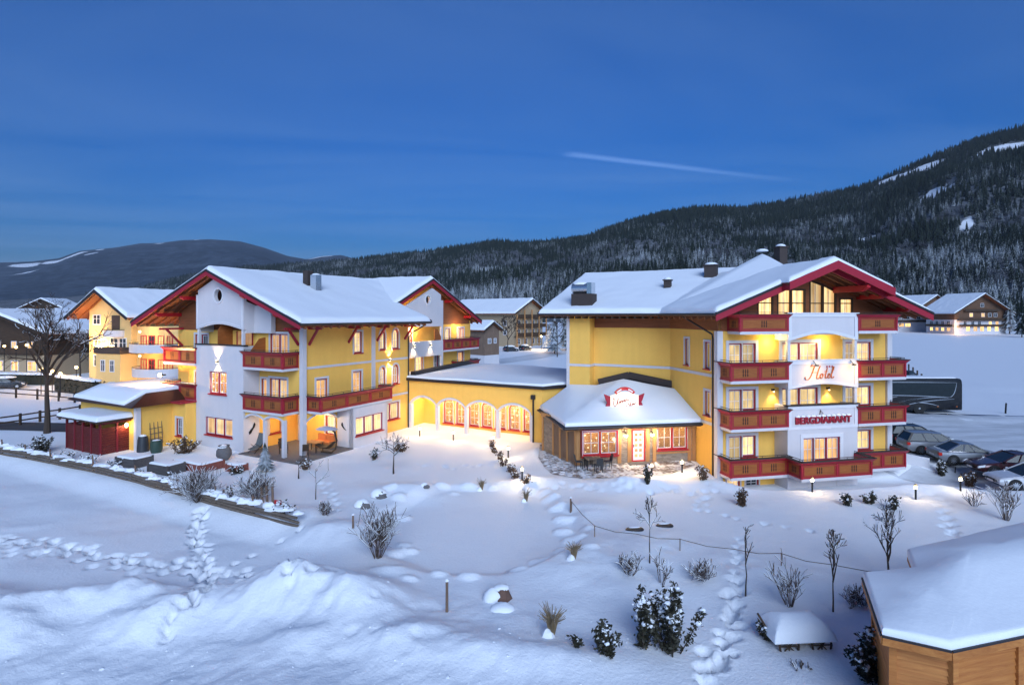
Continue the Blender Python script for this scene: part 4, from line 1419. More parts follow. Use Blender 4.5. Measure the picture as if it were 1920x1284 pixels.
m_ = MB(); m_.panel([(16.95 + 0.55 * math.cos(a), 11.9 + 0.55 * math.sin(a)) for a in (2 * math.pi * k / 18 for k in range(18))], [oc2], -0.06, 0.02); part('oculus_ring', m_, 'white_paint', LH, WB)
m_ = MB(); m_.panel(oc2, [], 0.3, 0.32); part('oculus_pane', m_, 'glass_dark', LH, WB)
wall(LH, WB, [(12.7, 6.2), (19.6, 6.2), (19.6, 7.75), (12.7, 7.75)], [], 'white_plaster', 0.22, 'loggia_parapet')
column(LH, WB, 19.45, 0.12, 4.5, 9.3, 0.26)
m_ = MB(); m_.panel([(0, 0), (1.1, 0), (1.1, 1.1), (0.5, 1.9), (0, 2.0)], [], -0.03, 0.03); part('screen', m_, 'balcony_wood', LH, WB @ T(18.2, 0.1, 7.0) @ RZ(0))
balcony(LH, WG, 19.7, 26.6, 1.15, 6.65, (False, True), 4, 1.15)
balcony(LH, WG, 23.0, 26.6, 1.15, 4.35, (True, True), 2, 0.9)
sc_ = sconce(LH, WB, 14.6, 7.35, True, True, 110)
sc_ = sconce(LH, WB, 17.3, 7.35, True, True, 60)
lamp(LH, 'loggia_light', WB @ T(15.5, 0.6, 8.9), 110, r=0.1)
lamp(LH, 'wing_soffit_light', WG @ T(23.5, -0.8, 9.1), 45, r=0.1)
WR = gable_roof(LH, T(-1.2, 17.76, 0) @ RIGHT, -9.5, 9.5, 0.0, 0.0, 13.0, 9.72, 14.05, seed=11, rafters=True, gut=(False, True), purlins=[(3.8, 12.0, 0.2, 1.3), (7.6, 10.3, 0.2, 1.3)], left_y1=13.0)
m_ = MB(); m_.box(-13.0, -2.7, 9.6, 26.6, -0.5, 9.6); part('wing_core', m_, 'yellow_plaster', LH)
# warm light on the terrace
lamp(LH, 'terrace_light', T(-2.4, 1.6, 2.75), 75, r=0.15)
lamp(LH, 'terrace_light', T(-0.9, 2.4, 2.6), 35, r=0.1)
m_ = MB(); m_.lathe([(0.02, 0.0), (0.12, -0.02), (0.14, -0.08), (0.05, -0.1)], 12, (-2.4, 1.6, 2.99)); part('ceiling_lamp', m_, 'lamp_glow', LH)
# ornaments on the white plaster: a lizard and a bird in iron
m_ = MB()
bodyp = [(-0.9, 1.25), (-0.75, 1.35), (-0.6, 1.6), (-0.45, 1.75), (-0.38, 1.95), (-0.45, 2.1), (-0.55, 1.95), (-0.62, 1.75), (-0.8, 1.6), (-0.95, 1.45)]
m_.panel([(a, b) for a, b in bodyp], [], -0.05, -0.01)
part('wall_ornament', m_, 'iron', LH, T(bx1, 0, 0) @ RIGHT)
m_ = MB(); m_.panel([(0.45, 1.75), (0.55, 1.62), (0.75, 1.45), (1.0, 1.35), (0.8, 1.5), (0.66, 1.66), (0.58, 1.95), (0.5, 1.9)], [], -0.05, -0.01); part('wall_ornament', m_, 'iron', LH, T(0, 3.4, 0))
# ------------------------------------------------------------------ the hotel house on the right
RH = thing('hotel_building', 'yellow hotel house with lit script sign, stacked red balconies and glazed gable', 'hotel', (13.6, 37.5, 0.0), 12.0)
W = 13.3
# front wall: rows of balcony doors and windows on both sides of the middle
fl = [0.0, 3.08, 6.15]
holes, wins = [], []
for i, z in enumerate(fl):
    for a, b, c in ((0.95, 2.1, 3.1), (10.0, 10.95, 12.0)):
        pass
def bal_door(z, xa, xm, xb, pane):
    """narrow balcony door beside a window, one surround"""
    holes.append([(xa, z + 0.06), (xm, z + 0.06), (xm, z + 0.95), (xb, z + 0.95), (xb, z + 2.35), (xa, z + 2.35)])
    wins.append((xa, xm, z + 0.06, z + 2.35, pane, 'door'))
    wins.append((xm, xb, z + 0.95, z + 2.35, pane, 'win'))
for i, z in enumerate(fl):
    bal_door(z, 0.75, 1.75, 2.75, ('lit_room_bright', 'lit_room_bright', 'lit_room_bright')[i])
    bal_door(z, 9.75, 10.6, 11.85, ('lit_room_bright', 'lit_room_bright', 'lit_room')[i])
for z in fl[1:]:
    holes.append(rect(4.75, 7.55, z + 0.55, z + 2.35))
wall(RH, I4, [(0, -0.1), (W, -0.1), (W, 9.3), (0, 9.3)], holes)
for a, b, z0, z1, p, k in wins:
    o = window(RH, I4, a, b, z0, z1, p, 1, 3 if k == 'door' else 2, surround=0.0, sill=(k == 'win'), name='balcony_door' if k == 'door' else 'window')
for i, z in enumerate(fl):
    for xa, xm, xb in ((0.75, 1.75, 2.75), (9.75, 10.6, 11.85)):
        m_ = MB()
        m_.panel([(xa - 0.2, z + 0.02), (xa, z + 0.02), (xa, z + 2.35), (xb, z + 2.35), (xb, z + 0.87), (xm + 0.03, z + 0.87), (xm + 0.03, z + 0.68), (xb + 0.2, z + 0.68), (xb + 0.2, z + 2.55), (xa - 0.2, z + 2.55)], [], -0.04, 0.01)
        part('window_surround', m_, 'white_plaster', RH)
for z in fl[1:]:
    window(RH, I4, 4.75, 7.55, z + 0.55, z + 2.35, 'lit_room' if z > 5 else 'lit_room_bright', 2, 2, surround=0.22)
# basement storey behind the snow bank
wall(RH, I4, [(0, -2.2), (W, -2.2), (W, -0.1), (0, -0.1)], [rect(0.6, 1.6, -1.3, -0.35), rect(2.0, 3.0, -1.3, -0.35), rect(10.0, 11.2, -1.3, -0.3), rect(11.3, 12.3, -1.3, -0.3)], 'yellow_plaster')
window(RH, I4, 0.6, 1.6, -1.3, -0.35, 'lit_room', 1, 2, surround=0.08, sill=False)
for a, b in ((2.0, 3.0), (10.0, 11.2), (11.3, 12.3)):
    window(RH, I4, a, b, -1.3, -0.35 if a < 5 else -0.3, 'glass_dark', 1, 2, surround=0.08, sill=False)
for x in (0.02, W - 0.02):
    column(RH, I4, x, 0.02, -2.2, 9.32, 0.40, name='corner_pilaster')
# middle bay: ground floor solid and white, shaped parapets above
px0, px1, pd = 4.2, 9.55, -1.3
PB = T(0, pd, 0)
def parapet(z0, z1, rise, name='parapet', thick=0.2):
    lo = [(px0 + (px1 - px0) * i / 16, z0 + rise * math.sin(math.pi * i / 16) ** 1.3) for i in range(17)]
    o = wall(RH, PB, lo + [(px1, z1), (px0, z1)], [], 'white_plaster', thick, name)
    m_ = MB()
    inn = [(a, b + 0.16) for a, b in lo[1:-1]]
    outl = [(px0 + 0.0, z0 - 0.02)] + [(a, b - 0.02) for a, b in lo[1:-1]] + [(px1, z0 - 0.02), (px1, z1 + 0.02), (px0, z1 + 0.02)]
    hole = [(px0 + 0.26, z0 + 0.2)] + [(a, b + 0.18) for a, b in lo[2:-2]] + [(px1 - 0.26, z0 + 0.2), (px1 - 0.26, z1 - 0.2), (px0 + 0.26, z1 - 0.2)]
    m_.panel(outl, [hole], -0.06, -0.001)
    part('parapet_border', m_, 'white_paint', RH, PB)
    for x, f in ((px0, LEFTW), (px1 - 0.001, RIGHT)):
        m2 = MB()
        if f is LEFTW:
            m2.box(px0, px0 + 0.16, pd + 0.2, 0, z0, z1)
        else:
            m2.box(px1 - 0.16, px1, pd + 0.2, 0, z0, z1)
        part('parapet_side', m2, 'white_plaster', RH)
    m_ = MB(); m_.box(px0 - 0.07, px1 + 0.07, pd - 0.1, pd + 0.26, z1 + 0.021, z1 + 0.09); part('coping', m_, 'white_paint', RH)
    m_ = MB(); m_.box(px0 + 0.17, px1 - 0.17, pd + 0.21, -0.01, z0 + 0.35, z0 + 0.5); part('slab', m_, 'white_plaster', RH)
parapet(8.72, 10.45, 0.48)
parapet(5.55, 7.35, 0.30)
for x in (px0 + 0.12, px1 - 0.12):
    column(RH, I4, x, pd + 0.12, 7.4, 8.75, 0.2)
    column(RH, I4, x, pd + 0.12, 4.5, 5.6, 0.2)
# solid lower bay
wall(RH, PB, rect(px0, px1, -2.2, 4.42), [[(5.35, 0.06), (6.2, 0.06), (6.2, 0.75), (8.15, 0.75), (8.15, 2.3), (5.35, 2.3)]], 'white_plaster', 0.25, 'bay_wall')
window(RH, PB, 5.35, 6.2, 0.06, 2.3, 'lit_room_orange', 1, 3, surround=0.0, sill=False, name='balcony_door')
window(RH, PB, 6.2, 8.15, 0.75, 2.3, 'lit_room_orange', 2, 2, surround=0.0)
m_ = MB(); m_.panel([(5.13, 0.02), (5.35, 0.02), (5.35, 2.3), (8.15, 2.3), (8.15, 0.66), (6.23, 0.66), (6.23, 0.45), (8.4, 0.45), (8.4, 2.55), (5.13, 2.55)], [], -0.05, 0.0); part('window_surround', m_, 'white_paint', RH, PB)
for f, x in ((LEFTW, px0), (RIGHT, px1)):
    m_ = MB(); m_.box(px0 if f is LEFTW else px1 - 0.2, px0 + 0.2 if f is LEFTW else px1, pd + 0.25, 0, -2.2, 4.4); part('bay_wall', m_, 'white_plaster', RH)
m_ = MB()
m_.panel([(px0, 2.88), (px1, 2.88), (px1, 4.42), (px0, 4.42)], [rect(px0 + 0.26, px1 - 0.26, 3.08, 4.2)], -0.05, -0.001)
part('parapet_border', m_, 'white_paint', RH, PB)
m_ = MB(); m_.box(px0 - 0.1, px1 + 0.1, pd - 0.12, pd + 0.3, 4.422, 4.5); part('coping', m_, 'dark_metal', RH)
m_ = MB(); m_.box(px0 + 0.2, px1 - 0.2, pd + 0.3, -0.01, 3.0, 3.1); part('slab', m_, 'white_plaster', RH)
window(RH, PB, 5.8, 7.9, -1.5, -0.5, 'lit_room_orange', 2, 2, surround=0.08, sill=False)
# balconies
for z in fl:
    balcony(RH, I4, 0.05, px0 - 0.05, 1.35, z, (True, False), 2, 1.2)
    balcony(RH, I4, px1 + 0.05, W, 1.35, z, (False, True), 2, 1.2)
balcony(RH, I4, 0.7, px0 - 0.05, 1.35, 9.3, (True, False), 1, 1.15)
balcony(RH, I4, px1 + 0.05, W - 0.7, 1.35, 9.3, (False, True), 1, 1.15)
balcony(RH, I4, 4.15, 9.3, 2.65, 0.05, (True, True), 2, 1.12, base=1.3)
# lights: sign floods, balcony lights
for x in (4.0, 8.3):
    o = sconce(RH, I4, x, 5.35, False, True, 60, 0.2)
for x in (6.05, 8.9):
    m_ = MB(); m_.box(x - 0.09, x + 0.09, pd - 0.5, pd - 0.3, 7.05, 7.13); m_.bar((x, pd - 0.4, 7.1), (x, pd - 0.02, 7.42), 0.03, 0.03); o = part('sign_flood', m_, 'iron', RH)
    lamp(o, 'flood', Matrix.LocRotScale(V((x, pd - 1.05, 6.9)), Matrix.Rotation(R(58), 3, 'X').to_quaternion(), None), 40, (1.0, 0.56, 0.06), 0.12, 150, 1.0)
lamp(RH, 'loggia_light', T(7.8, -0.45, 8.45), 26, (1.0, 0.82, 0.3), 0.08)
lamp(RH, 'loggia_light', T(3.6, -0.5, 8.6), 30, (1.0, 0.82, 0.3), 0.08)
# letters: script strokes swept from curves, capitals from built-in lettering
def script(parent, name, strokes, mtx, mat, w=0.035):
    m_ = MB()
    for st in strokes:
        # smooth the stroke
        pts = []
        n = len(st)
        for i in range(n - 1):
            p0, p1, p2, p3 = st[max(i - 1, 0)], st[i], st[i + 1], st[min(i + 2, n - 1)]
            for k in range(6):
                t = k / 6
                pts.append(tuple(0.5 * (2 * p1[j] + (p2[j] - p0[j]) * t + (2 * p0[j] - 5 * p1[j] + 4 * p2[j] - p3[j]) * t * t + (3 * p1[j] - p0[j] - 3 * p2[j] + p3[j]) * t ** 3) for j in (0, 1)))
        pts.append(st[-1])
        rad = []
        for i in range(len(pts)):
            a, b = pts[max(i - 1, 0)], pts[min(i + 1, len(pts) - 1)]
            dn = (b[1] - a[1])
            rad.append(w * (0.55 + 0.85 * abs(dn) / (math.hypot(b[0] - a[0], dn) + 1e-6)))
        m_.tube([(a, 0, b) for a, b in pts], rad, 6)
    return part(name, m_, mat, parent, mtx, smooth=True)
HOTEL = [[(-0.32, 0.24), (-0.36, 0.14), (-0.24, 0.02), (0.0, 0.06), (0.22, 0.34), (0.46, 0.86), (0.58, 1.16)],           # left stem of H with its curl
         [(0.20, 1.10), (0.30, 1.24), (0.46, 1.16), (0.58, 1.16)],
         [(0.28, 0.56), (0.50, 0.62), (0.86, 0.60)],
         [(1.12, 1.16), (0.98, 0.90), (0.80, 0.35), (0.78, 0.14), (0.90, 0.08), (1.10, 0.26)],
         [(1.28, 0.50), (1.14, 0.42), (1.10, 0.20), (1.20, 0.10), (1.36, 0.26), (1.36, 0.46), (1.26, 0.50), (1.36, 0.42), (1.52, 0.44)],                    # o
         [(1.82, 0.98), (1.68, 0.55), (1.60, 0.22), (1.66, 0.10), (1.80, 0.22)], [(1.54, 0.66), (1.70, 0.70), (1.90, 0.70)],                              # t
         [(1.84, 0.26), (2.02, 0.36), (2.04, 0.50), (1.92, 0.48), (1.86, 0.24), (1.94, 0.10), (2.12, 0.24)],                                              # e
         [(2.12, 0.24), (2.40, 0.80), (2.46, 1.06), (2.36, 1.0), (2.22, 0.40), (2.22, 0.14), (2.34, 0.12), (2.46, 0.24)]]                                  # l
script(RH, 'script_lettering', HOTEL, PB @ T(5.75, -0.05, 6.12) @ Matrix.Diagonal((0.78, 1, 0.78, 1)), 'sign_orange', 0.03)
m_ = MB()
for k in range(3):
    c = (7.15 + 0.2 * k, 6.97)
    st = []
    for j in range(10):
        r_ = 0.075 if j % 2 == 0 else 0.03
        st.append((c[0] + r_ * math.sin(j * math.pi / 5), c[1] + r_ * math.cos(j * math.pi / 5)))
    m_.panel(st[::-1], [], -0.05, -0.005)
part('rating_stars', m_, 'bright_red_paint', RH, PB)
def text_mesh(txt, size, ext=0.04, bold=0.0, mat='bright_red_paint', space=1.0):
    cu_ = bpy.data.curves.new('lettering', 'FONT')
    cu_.body = txt
    cu_.size = size
    cu_.extrude = ext
    cu_.offset = bold
    cu_.space_character = space
    cu_.resolution_u = 3
    to = bpy.data.objects.new('lettering', cu_)
    COL.objects.link(to)
    bpy.context.view_layer.update()
    me = bpy.data.meshes.new_from_object(to.evaluated_get(bpy.context.evaluated_depsgraph_get()))
    bpy.data.objects.remove(to)
    me.materials.clear()
    me.materials.append(MATS[mat])
    xs = [v.co.x for v in me.vertices]
    return me, min(xs), max(xs)
me, xa, xb = text_mesh('BERGDIAMANT', 0.62, 0.05, 0.022, 'red_paint', 1.06)
sx = 4.25 / (xb - xa)
ob('lettering', me, RH, PB @ T(4.74 - xa * sx, -0.06, 3.26) @ Matrix.Rotation(R(90), 4, 'X') @ Matrix.Diagonal((sx, 1, 1, 1)))
m_ = MB()
for k in range(11):                       # snow lying on the letters
    m_.blob((4.93 + 0.388 * k, -0.06, 3.70), 0.17, 0.1, 0.11, random.Random(k), 8, 4, 0.1, True)
part('letter_snow', m_, 'roof_snow', RH, PB, smooth=True)
m_ = MB(); m_.tube([(6.55, -0.05, 3.8), (6.62, -0.05, 4.12), (6.85, -0.05, 3.85)], 0.018, 5); m_.tube([(6.62, -0.05, 4.1), (6.68, -0.05, 3.82)], 0.014, 5); part('mountain_emblem', m_, 'slot_dark', RH, PB)
# gable: timber boards with tall glazing
zr = lambda x: 10.5 + (8.1 - abs(x - 6.5)) * 0.395
gz = lambda x: zr(x) - 0.42
gw = []
for a, b, cap in ((2.95, 4.05, 0), (4.45, 5.45, 0), (5.5, 6.55, 0), (6.95, 7.95, 0), (8.0, 9.0, 0), (9.35, 10.35, 0)):
    t0, t1 = min(gz(a) - 0.25, 12.75), min(gz(b) - 0.25, 12.75)
    if 4 < a < 6: t0 = t1 = min(t0, t1, 12.1)
    if 9 < a: t0 = t1 = min(t0, t1, 11.7)
    if a < 3: t0, t1 = min(t0, 11.35), min(t1, 11.75)
    gw.append((a, b, 9.45, t0, t1))
wall(RH, I4, [(0, 9.3), (W, 9.3), (W, gz(W)), (6.5, gz(6.5)), (0, gz(0))], [[(a, z), (b, z), (b, t1), (a, t0)] for a, b, z, t0, t1 in gw], 'gable_wood', 0.2, 'gable_boarding')
for a, b, z, t0, t1 in gw:
    m_ = MB(); m_.panel([(a - 0.02, z), (b + 0.02, z), (b + 0.02, t1), (a - 0.02, t0)], [], 0.15, 0.17); o = part('gable_window', m_, 'lit_room', RH)
    m_ = MB(); m_.panel([(a - 0.05, z - 0.05), (b + 0.05, z - 0.05), (b + 0.05, t1 + 0.05), (a - 0.05, t0 + 0.05)], [[(a + 0.05, z + 0.05), (b - 0.05, z + 0.05), (b - 0.05, t1 - 0.06), (a + 0.05, t0 - 0.06)]], -0.02, 0.12)
    m_.box(a, b, 0.0, 0.1, 11.15, 11.22)
    part('frame', m_, 'dark_wood', o)
    m_ = MB(); m_.box((a + b) / 2 - 0.015, (a + b) / 2 + 0.015, 0.11, 0.14, z, min(t0, t1)); m_.box(a, b, 0.11, 0.14, 10.35, 10.38); part('sash', m_, 'white_paint', o)
# roofs
RR = gable_roof(RH, I4, -1.6, 14.6, 6.5, -2.3, 12.0, 10.5, 13.7, seed=21, purlins=[(2.2, 11.75, -2.2, 0.2), (10.8, 11.75, -2.2, 0.2), (0.0, 10.9, -2.1, 0.2), (13.0, 10.9, -2.1, 0.2)], fh=0.5)
# the middle of the gable steps forward
m_ = MB()
zc_ = lambda x: 13.7 - abs(x - 6.5) * 0.395 + 0.1
roof_plane(m_, (3.0, -3.0, zc_(3.0)), (6.5, -3.0, zc_(6.5)), (6.5, -2.1, zc_(6.5)), (3.0, -2.1, zc_(3.0)), 0.2)
roof_plane(m_, (10.8, -3.0, zc_(10.8)), (6.5, -3.0, zc_(6.5)), (6.5, -2.1, zc_(6.5)), (10.8, -2.1, zc_(10.8)), 0.2)
o = part('roof_prow', m_, 'rafter_wood', RH)
for xe in (3.0, 10.8):
    m_ = MB()
    a, b = V((xe, -3.05, zc_(xe))), V((6.5, -3.05, zc_(6.5)))
    dn = V((0, 0, -0.5))
    m_.hexa([a + dn, b + dn, b + dn + V((0, 0.08, 0)), a + dn + V((0, 0.08, 0))], [a + V((0, 0, .02)), b + V((0, 0, .02)), b + V((0, 0.08, .02)), a + V((0, 0.08, .02))])
    part('bargeboard', m_, 'red_paint', o)
    m_ = MB(); m_.hexa([a + V((0, .081, -.5)), a + V((0, .9, -.5)), a + V((0.05, .9, -.5)), a + V((0.05, .081, -.5))], [a + V((0, .081, .0)), a + V((0, .9, .0)), a + V((0.05, .9, .0)), a + V((0.05, .081, .0))]); part('bargeboard', m_, 'red_paint', o)
    snow_quad('roof_snow', o, I4, (xe, -3.0, zc_(xe)), (6.5, -3.0, zc_(6.5)), (6.5, -1.6, zc_(6.5)), (xe, -1.6, zc_(xe)), 0.28, (1, 0, 0, 1), seed=31)
m_ = MB(); m_.panel([(-2.9, 11.9), (-2.4, 11.65), (0, 11.65), (0, 12.05), (-2.9, 12.05)], [], -0.14, 0.14); part('purlin', m_, 'bright_red_paint', o, T(8.9, 0, 0.25) @ RZ(90))
# side wall towards the court, then the older wing turned to the left
SIDE = T(0, 0, 0) @ LEFTW        # x runs towards the camera, so use negative x for depth
L = 6.58
wall(RH, SIDE, [(-L, -2.2), (0, -2.2), (0, 10.4), (-L, 10.4)], [rect(-4.35, -3.8, 6.75, 8.65), rect(-1.65, -1.0, 6.7, 8.55), rect(-1.65, -1.0, 3.55, 5.2)], 'yellow_plaster')
for q in ((-4.35, -3.8, 6.75, 8.65), (-1.65, -1.0, 6.7, 8.55), (-1.65, -1.0, 3.55, 5.2)):
    window(RH, SIDE, *q, 'lit_room_bright' if q[0] > -2 else 'lit_room_orange', 1, 1)
m_ = MB(); m_.box(-L, 0.02, -0.05, -0.004, 9.35, 10.4); part('eave_boarding', m_, 'gable_wood', RH, SIDE)
for z in (6.3, 3.05):
    m_ = MB(); m_.box(-L, -0.2, -0.045, -0.003, z - 0.1, z + 0.1); part('string_course', m_, 'white_plaster', RH, SIDE)
m_ = MB(); m_.tube([(-2.0, -1.5, 10.3), (-1.8, -0.9, 9.9), (-0.55, -0.12, 9.1), (-0.5, -0.1, 8.8), (-0.5, -0.1, -0.5)], 0.06, 8); part('downpipe', m_, 'dark_metal', RH, SIDE, smooth=True)
FB = T(0, L, 0) @ RZ(-40.3)
wall(RH, FB, [(-8.2, -0.5), (0, -0.5), (0, 10.4), (-8.2, 10.4)], [], 'yellow_plaster')
m_ = MB(); m_.box(-6.15, -0.02, -0.05, -0.004, 9.35, 10.4); part('eave_boarding', m_, 'gable_wood', RH, FB)
m_ = MB(); m_.box(-6.15, 0.0, -0.045, -0.003, 6.2, 6.4); part('string_course', m_, 'white_plaster', RH, FB)
m_ = MB(); m_.box(-8.05, -6.2, -1.05, 6.0, 0.0, 10.3); part('stair_block', m_, 'yellow_plaster', RH, FB)
m_ = MB(); m_.box(-8.06, -6.19, -1.095, -1.051, 6.2, 6.4); m_.box(-6.199, -6.155, -1.05, -0.005, 6.2, 6.4); part('string_course', m_, 'white_plaster', RH, FB)
m_ = MB(); m_.box(-8.2, -7.95, -1.11, 6.0, 0.0, 10.25); part('pilaster', m_, 'white_plaster', RH, FB)
m_ = MB(); m_.box(0.15, W - 0.1, 0.26, 12, -2.2, 9.3); m_.box(0.26, W - 0.1, 0.27, 11.8, 9.3, 10.2); part('house_core', m_, 'yellow_plaster', RH)
m_ = MB(); m_.box(-7.9, 8.0, 0.26, 12, -2.0, 10.2); part('wing_core', m_, 'yellow_plaster', RH, FB)
# wing roof: ridge parallel to its front
ey, ry = -2.1, 7.9
RF = FB @ RZ(90)          # x across (towards the back), y to the left end
m_ = MB()
e0, e1, r0, r1 = (-10.3, ey, 10.5), (1.6, ey, 10.5), (-10.3, ry, 14.15), (8.0, ry, 14.15)
roof_plane(m_, e0, e1, r1, r0)
roof_plane(m_, (-10.3, 17.9, 10.5), (9.0, 17.9, 10.5), r1, r0)
WRF = part('roof', m_, 'rafter_wood', RH, FB)
snow_quad('roof_snow', WRF, I4, e0, e1, r1, r0, 0.30, (1, 0, 0, 1), seed=41)
snow_quad('roof_snow', WRF, I4, (-10.3, 17.9, 10.5), (9.0, 17.9, 10.5), r1, r0, 0.30, (1, 0, 0, 1), seed=43)
m_ = MB(); gutter(m_, (-10.3, ey - 0.07, 10.42), (0.4, ey - 0.07, 10.42)); part('gutter', m_, 'dark_metal', WRF, smooth=True)
m_ = MB(); m_.bar((-10.33, ey, 10.4), (-10.33, ry, 14.05), 0.08, 0.34); part('verge_trim', m_, 'dark_metal', WRF)
for k in range(18):
    m_ = cached('tail', lambda: MB().box(-0.06, 0.06, 0, 2.0, -0.16, 0.0).mesh('rafter_tail', 'dark_wood'))
    ob('rafter_tail', m_, WRF, T(-10.0 + k * 0.6, ey + 0.05, 10.26))
# low pyramid over the joint of the two roofs
ap = (7.0, 5.2, 14.9)
sq = [(-1.2, 5.4, 10.7), (6.3, 0.6, 13.2), (14.2, 4.8, 10.7), (7.6, 13.0, 11.0)]
snow_faces('roof_snow', RR, I4, [(sq[i], sq[(i + 1) % 4], ap) for i in range(4)], 0.24, 0.1, seed=5)
m_ = MB(); m_.blob((7.0, 5.2, 15.3), 0.45, 0.45, 0.2, None, 10, 4); part('roof_cap', m_, 'roof_snow', RR, smooth=True)
def chimney(parent, fr, x, y, z0, z1, w, d, cap=True):
    m_ = MB(); m_.box(x - w / 2, x + w / 2, y - d / 2, y + d / 2, z0, z1); m_.box(x - w / 2 - 0.08, x + w / 2 + 0.08, y - d / 2 - 0.08, y + d / 2 + 0.08, z1, z1 + 0.1)
    o = part('chimney', m_, 'dark_brown', parent, fr)
    m_ = MB(); m_.blob((x, y, z1 + 0.1), w * 0.55, d * 0.55, 0.22, None, 10, 4); part('chimney_snow', m_, 'roof_snow', o, smooth=True)
chimney(WRF, I4, 2.1, 5.7, 12.6, 14.5, 1.0, 0.9)
chimney(WRF, I4, -0.9, 3.0, 12.0, 13.2, 0.55, 0.5)
chimney(RR, I4, 9.7, 6.6, 12.0, 15.8, 0.7, 0.7)
m_ = MB(); m_.panel([(-0.7, 0.0), (0.7, 0.0), (0.9, 0.35), (0, 0.5), (-0.9, 0.35)], [], 0, 0.5); 
m_ = MB(); m_.box(-7.7, -5.9, -1.3, -0.2, 10.6, 12.1); AC = part('ventilation_unit', m_, 'dark_brown', RH, FB)
m_ = MB(); m_.tube([(-7.75, -0.75, 12.55), (-6.4, -0.75, 12.55)], 0.45, 14); m_.box(-6.4, -6.0, -1.2, -0.3, 12.1, 13.0); part('duct', m_, 'silver_metal', AC, smooth=True)
m_ = MB(); m_.blob((-7.1, -0.75, 12.85), 0.7, 0.42, 0.28, None, 10, 4); part('duct_snow', m_, 'roof_snow', AC, smooth=True)

# ------------------------------------------------------------------ arcade between the houses (in the grid of the left house)
AR = thing('arcade_building', 'low flat roofed arcade with four lit arches joining the two houses', 'building', (-15.43, 42.0, 0.0), -28.3)
ay0, axr = 12.2, 13.7
AF = T(0, ay0, 0)
cols_x = [0.25, 3.25, 6.35, 9.55, 12.75]
pts = []
for a, b in zip(cols_x, cols_x[1:]):
    for i in range(13):
        t = i / 12
        q = (a + (b - a) * t, 2.15 + 0.72 * math.sin(math.pi * t) ** 0.7)
        if not pts or abs(pts[-1][0] - q[0]) > 1e-6:
            pts.append(q)
wall(AR, AF, [(0.0, 2.15)] + pts + [(axr, 2.15), (axr, 4.35), (0, 4.35)], [], 'yellow_plaster', 0.35)
wall(AR, AF, rect(12.85, axr, -0.8, 2.15), [], 'yellow_plaster', 0.35)
m_ = MB(); m_.panel(pts + [(a, b + 0.2) for a, b in pts][::-1], [], -0.06, 0.36); part('arch_trim', m_, 'white_plaster', AR, AF @ T(0, 0, -0.015))
for i, x in enumerate(cols_x):
    column(AR, AF, x, 0.16, -0.8, 2.2, 0.30 if i else 0.34)
    m_ = MB(); m_.box(x - 0.2, x + 0.2, -0.05, 0.36, -0.8, -0.35); part('plinth', m_, 'dark_metal', AR, AF)
iw = 2.3                                     # inner wall behind the arches
ho, ws = [], []
for x in (2.95, 4.35, 5.75, 7.15, 8.55, 9.95, 11.4):
    ho.append(arch_pts(x - 0.52, x + 0.52, 0.25, 2.55, 0.45, 8)); ws.append(x)
wall(AR, T(0, ay0 + iw, 0), rect(0.0, axr, -0.8, 3.4), ho, 'yellow_plaster', 0.25, 'inner_wall')
for x in ws:
    window(AR, T(0, ay0 + iw, 0), x - 0.52, x + 0.52, 0.25, 2.55, 'dining_room', 1, 3, 0.86, surround=0.1)
m_ = MB(); m_.box(0.0, 0.12, ay0 + 0.36, ay0 + iw, -0.8, 3.3); part('end_wall', m_, 'yellow_plaster', AR)
m_ = MB(); m_.box(0.12, 12.9, ay0 + 0.36, ay0 + iw, 3.1, 3.3); part('arcade_ceiling', m_, 'beam_wood', AR)
m_ = MB(); m_.box(0.0, 12.9, ay0 - 0.1, ay0 + iw, -0.9, -0.42); part('arcade_floor', m_, 'stone_grey', AR)
m_ = MB()
m_.panel([(0.0, -0.8), (3.8, -0.8), (3.8, 4.35), (0.0, 4.35)], [], 0, 0.3)
part('wall', m_, 'yellow_plaster', AR, T(axr, ay0 + 0.001, 0) @ RZ(62))
m_ = MB()
rp_ = [(-0.1, ay0 - 0.25), (axr + 0.22, ay0 - 0.25), (axr + 2.2, ay0 + 3.6), (axr + 2.2, 24.0), (5.0, 27.0), (-2.3, 27.0), (-2.3, 12.4), (-0.1, 12.4)]
m_.add([(a, b, 4.34) for a, b in rp_] + [(a, b, 4.58) for a, b in rp_], [tuple(range(8)), tuple(range(15, 7, -1))] + [(i, (i + 1) % 8, 8 + (i + 1) % 8, 8 + i) for i in range(8)])
ARF = part('roof', m_, 'dark_metal', AR)
snow_faces('roof_snow', ARF, I4, [[(a, b, 4.585) for a, b in [(0.0, ay0 - 0.16), (axr + 0.14, ay0 - 0.16), (axr + 2.1, ay0 + 3.6), (axr + 2.1, 23.9), (5.0, 26.9), (-2.2, 26.9), (-2.2, 13.0), (0.0, 13.0)]]], 0.20, 0.12, seed=9)
m_ = MB(); m_.box(-2.25, 0.6, 12.9, 26.5, 4.4, 5.0)
m_ = MB(); m_.bar((0.35, 12.5, 4.95), (-1.6, 26.5, 5.05), 0.5, 0.35); part('roof_kerb', m_, 'dark_metal', ARF)
m_ = MB(); m_.tube([(12.98, ay0 - 0.1, 3.5), (12.98, ay0 - 0.1, -0.6)], 0.07, 8); m_.box(12.82, 13.14, ay0 - 0.26, ay0 - 0.01, 3.5, 3.85); part('downpipe', m_, 'dark_metal', AR)
m_ = MB(); m_.box(0.3, axr + 1.5, 16.0, 26, -0.8, 4.3); part('hall_core', m_, 'yellow_plaster', AR)
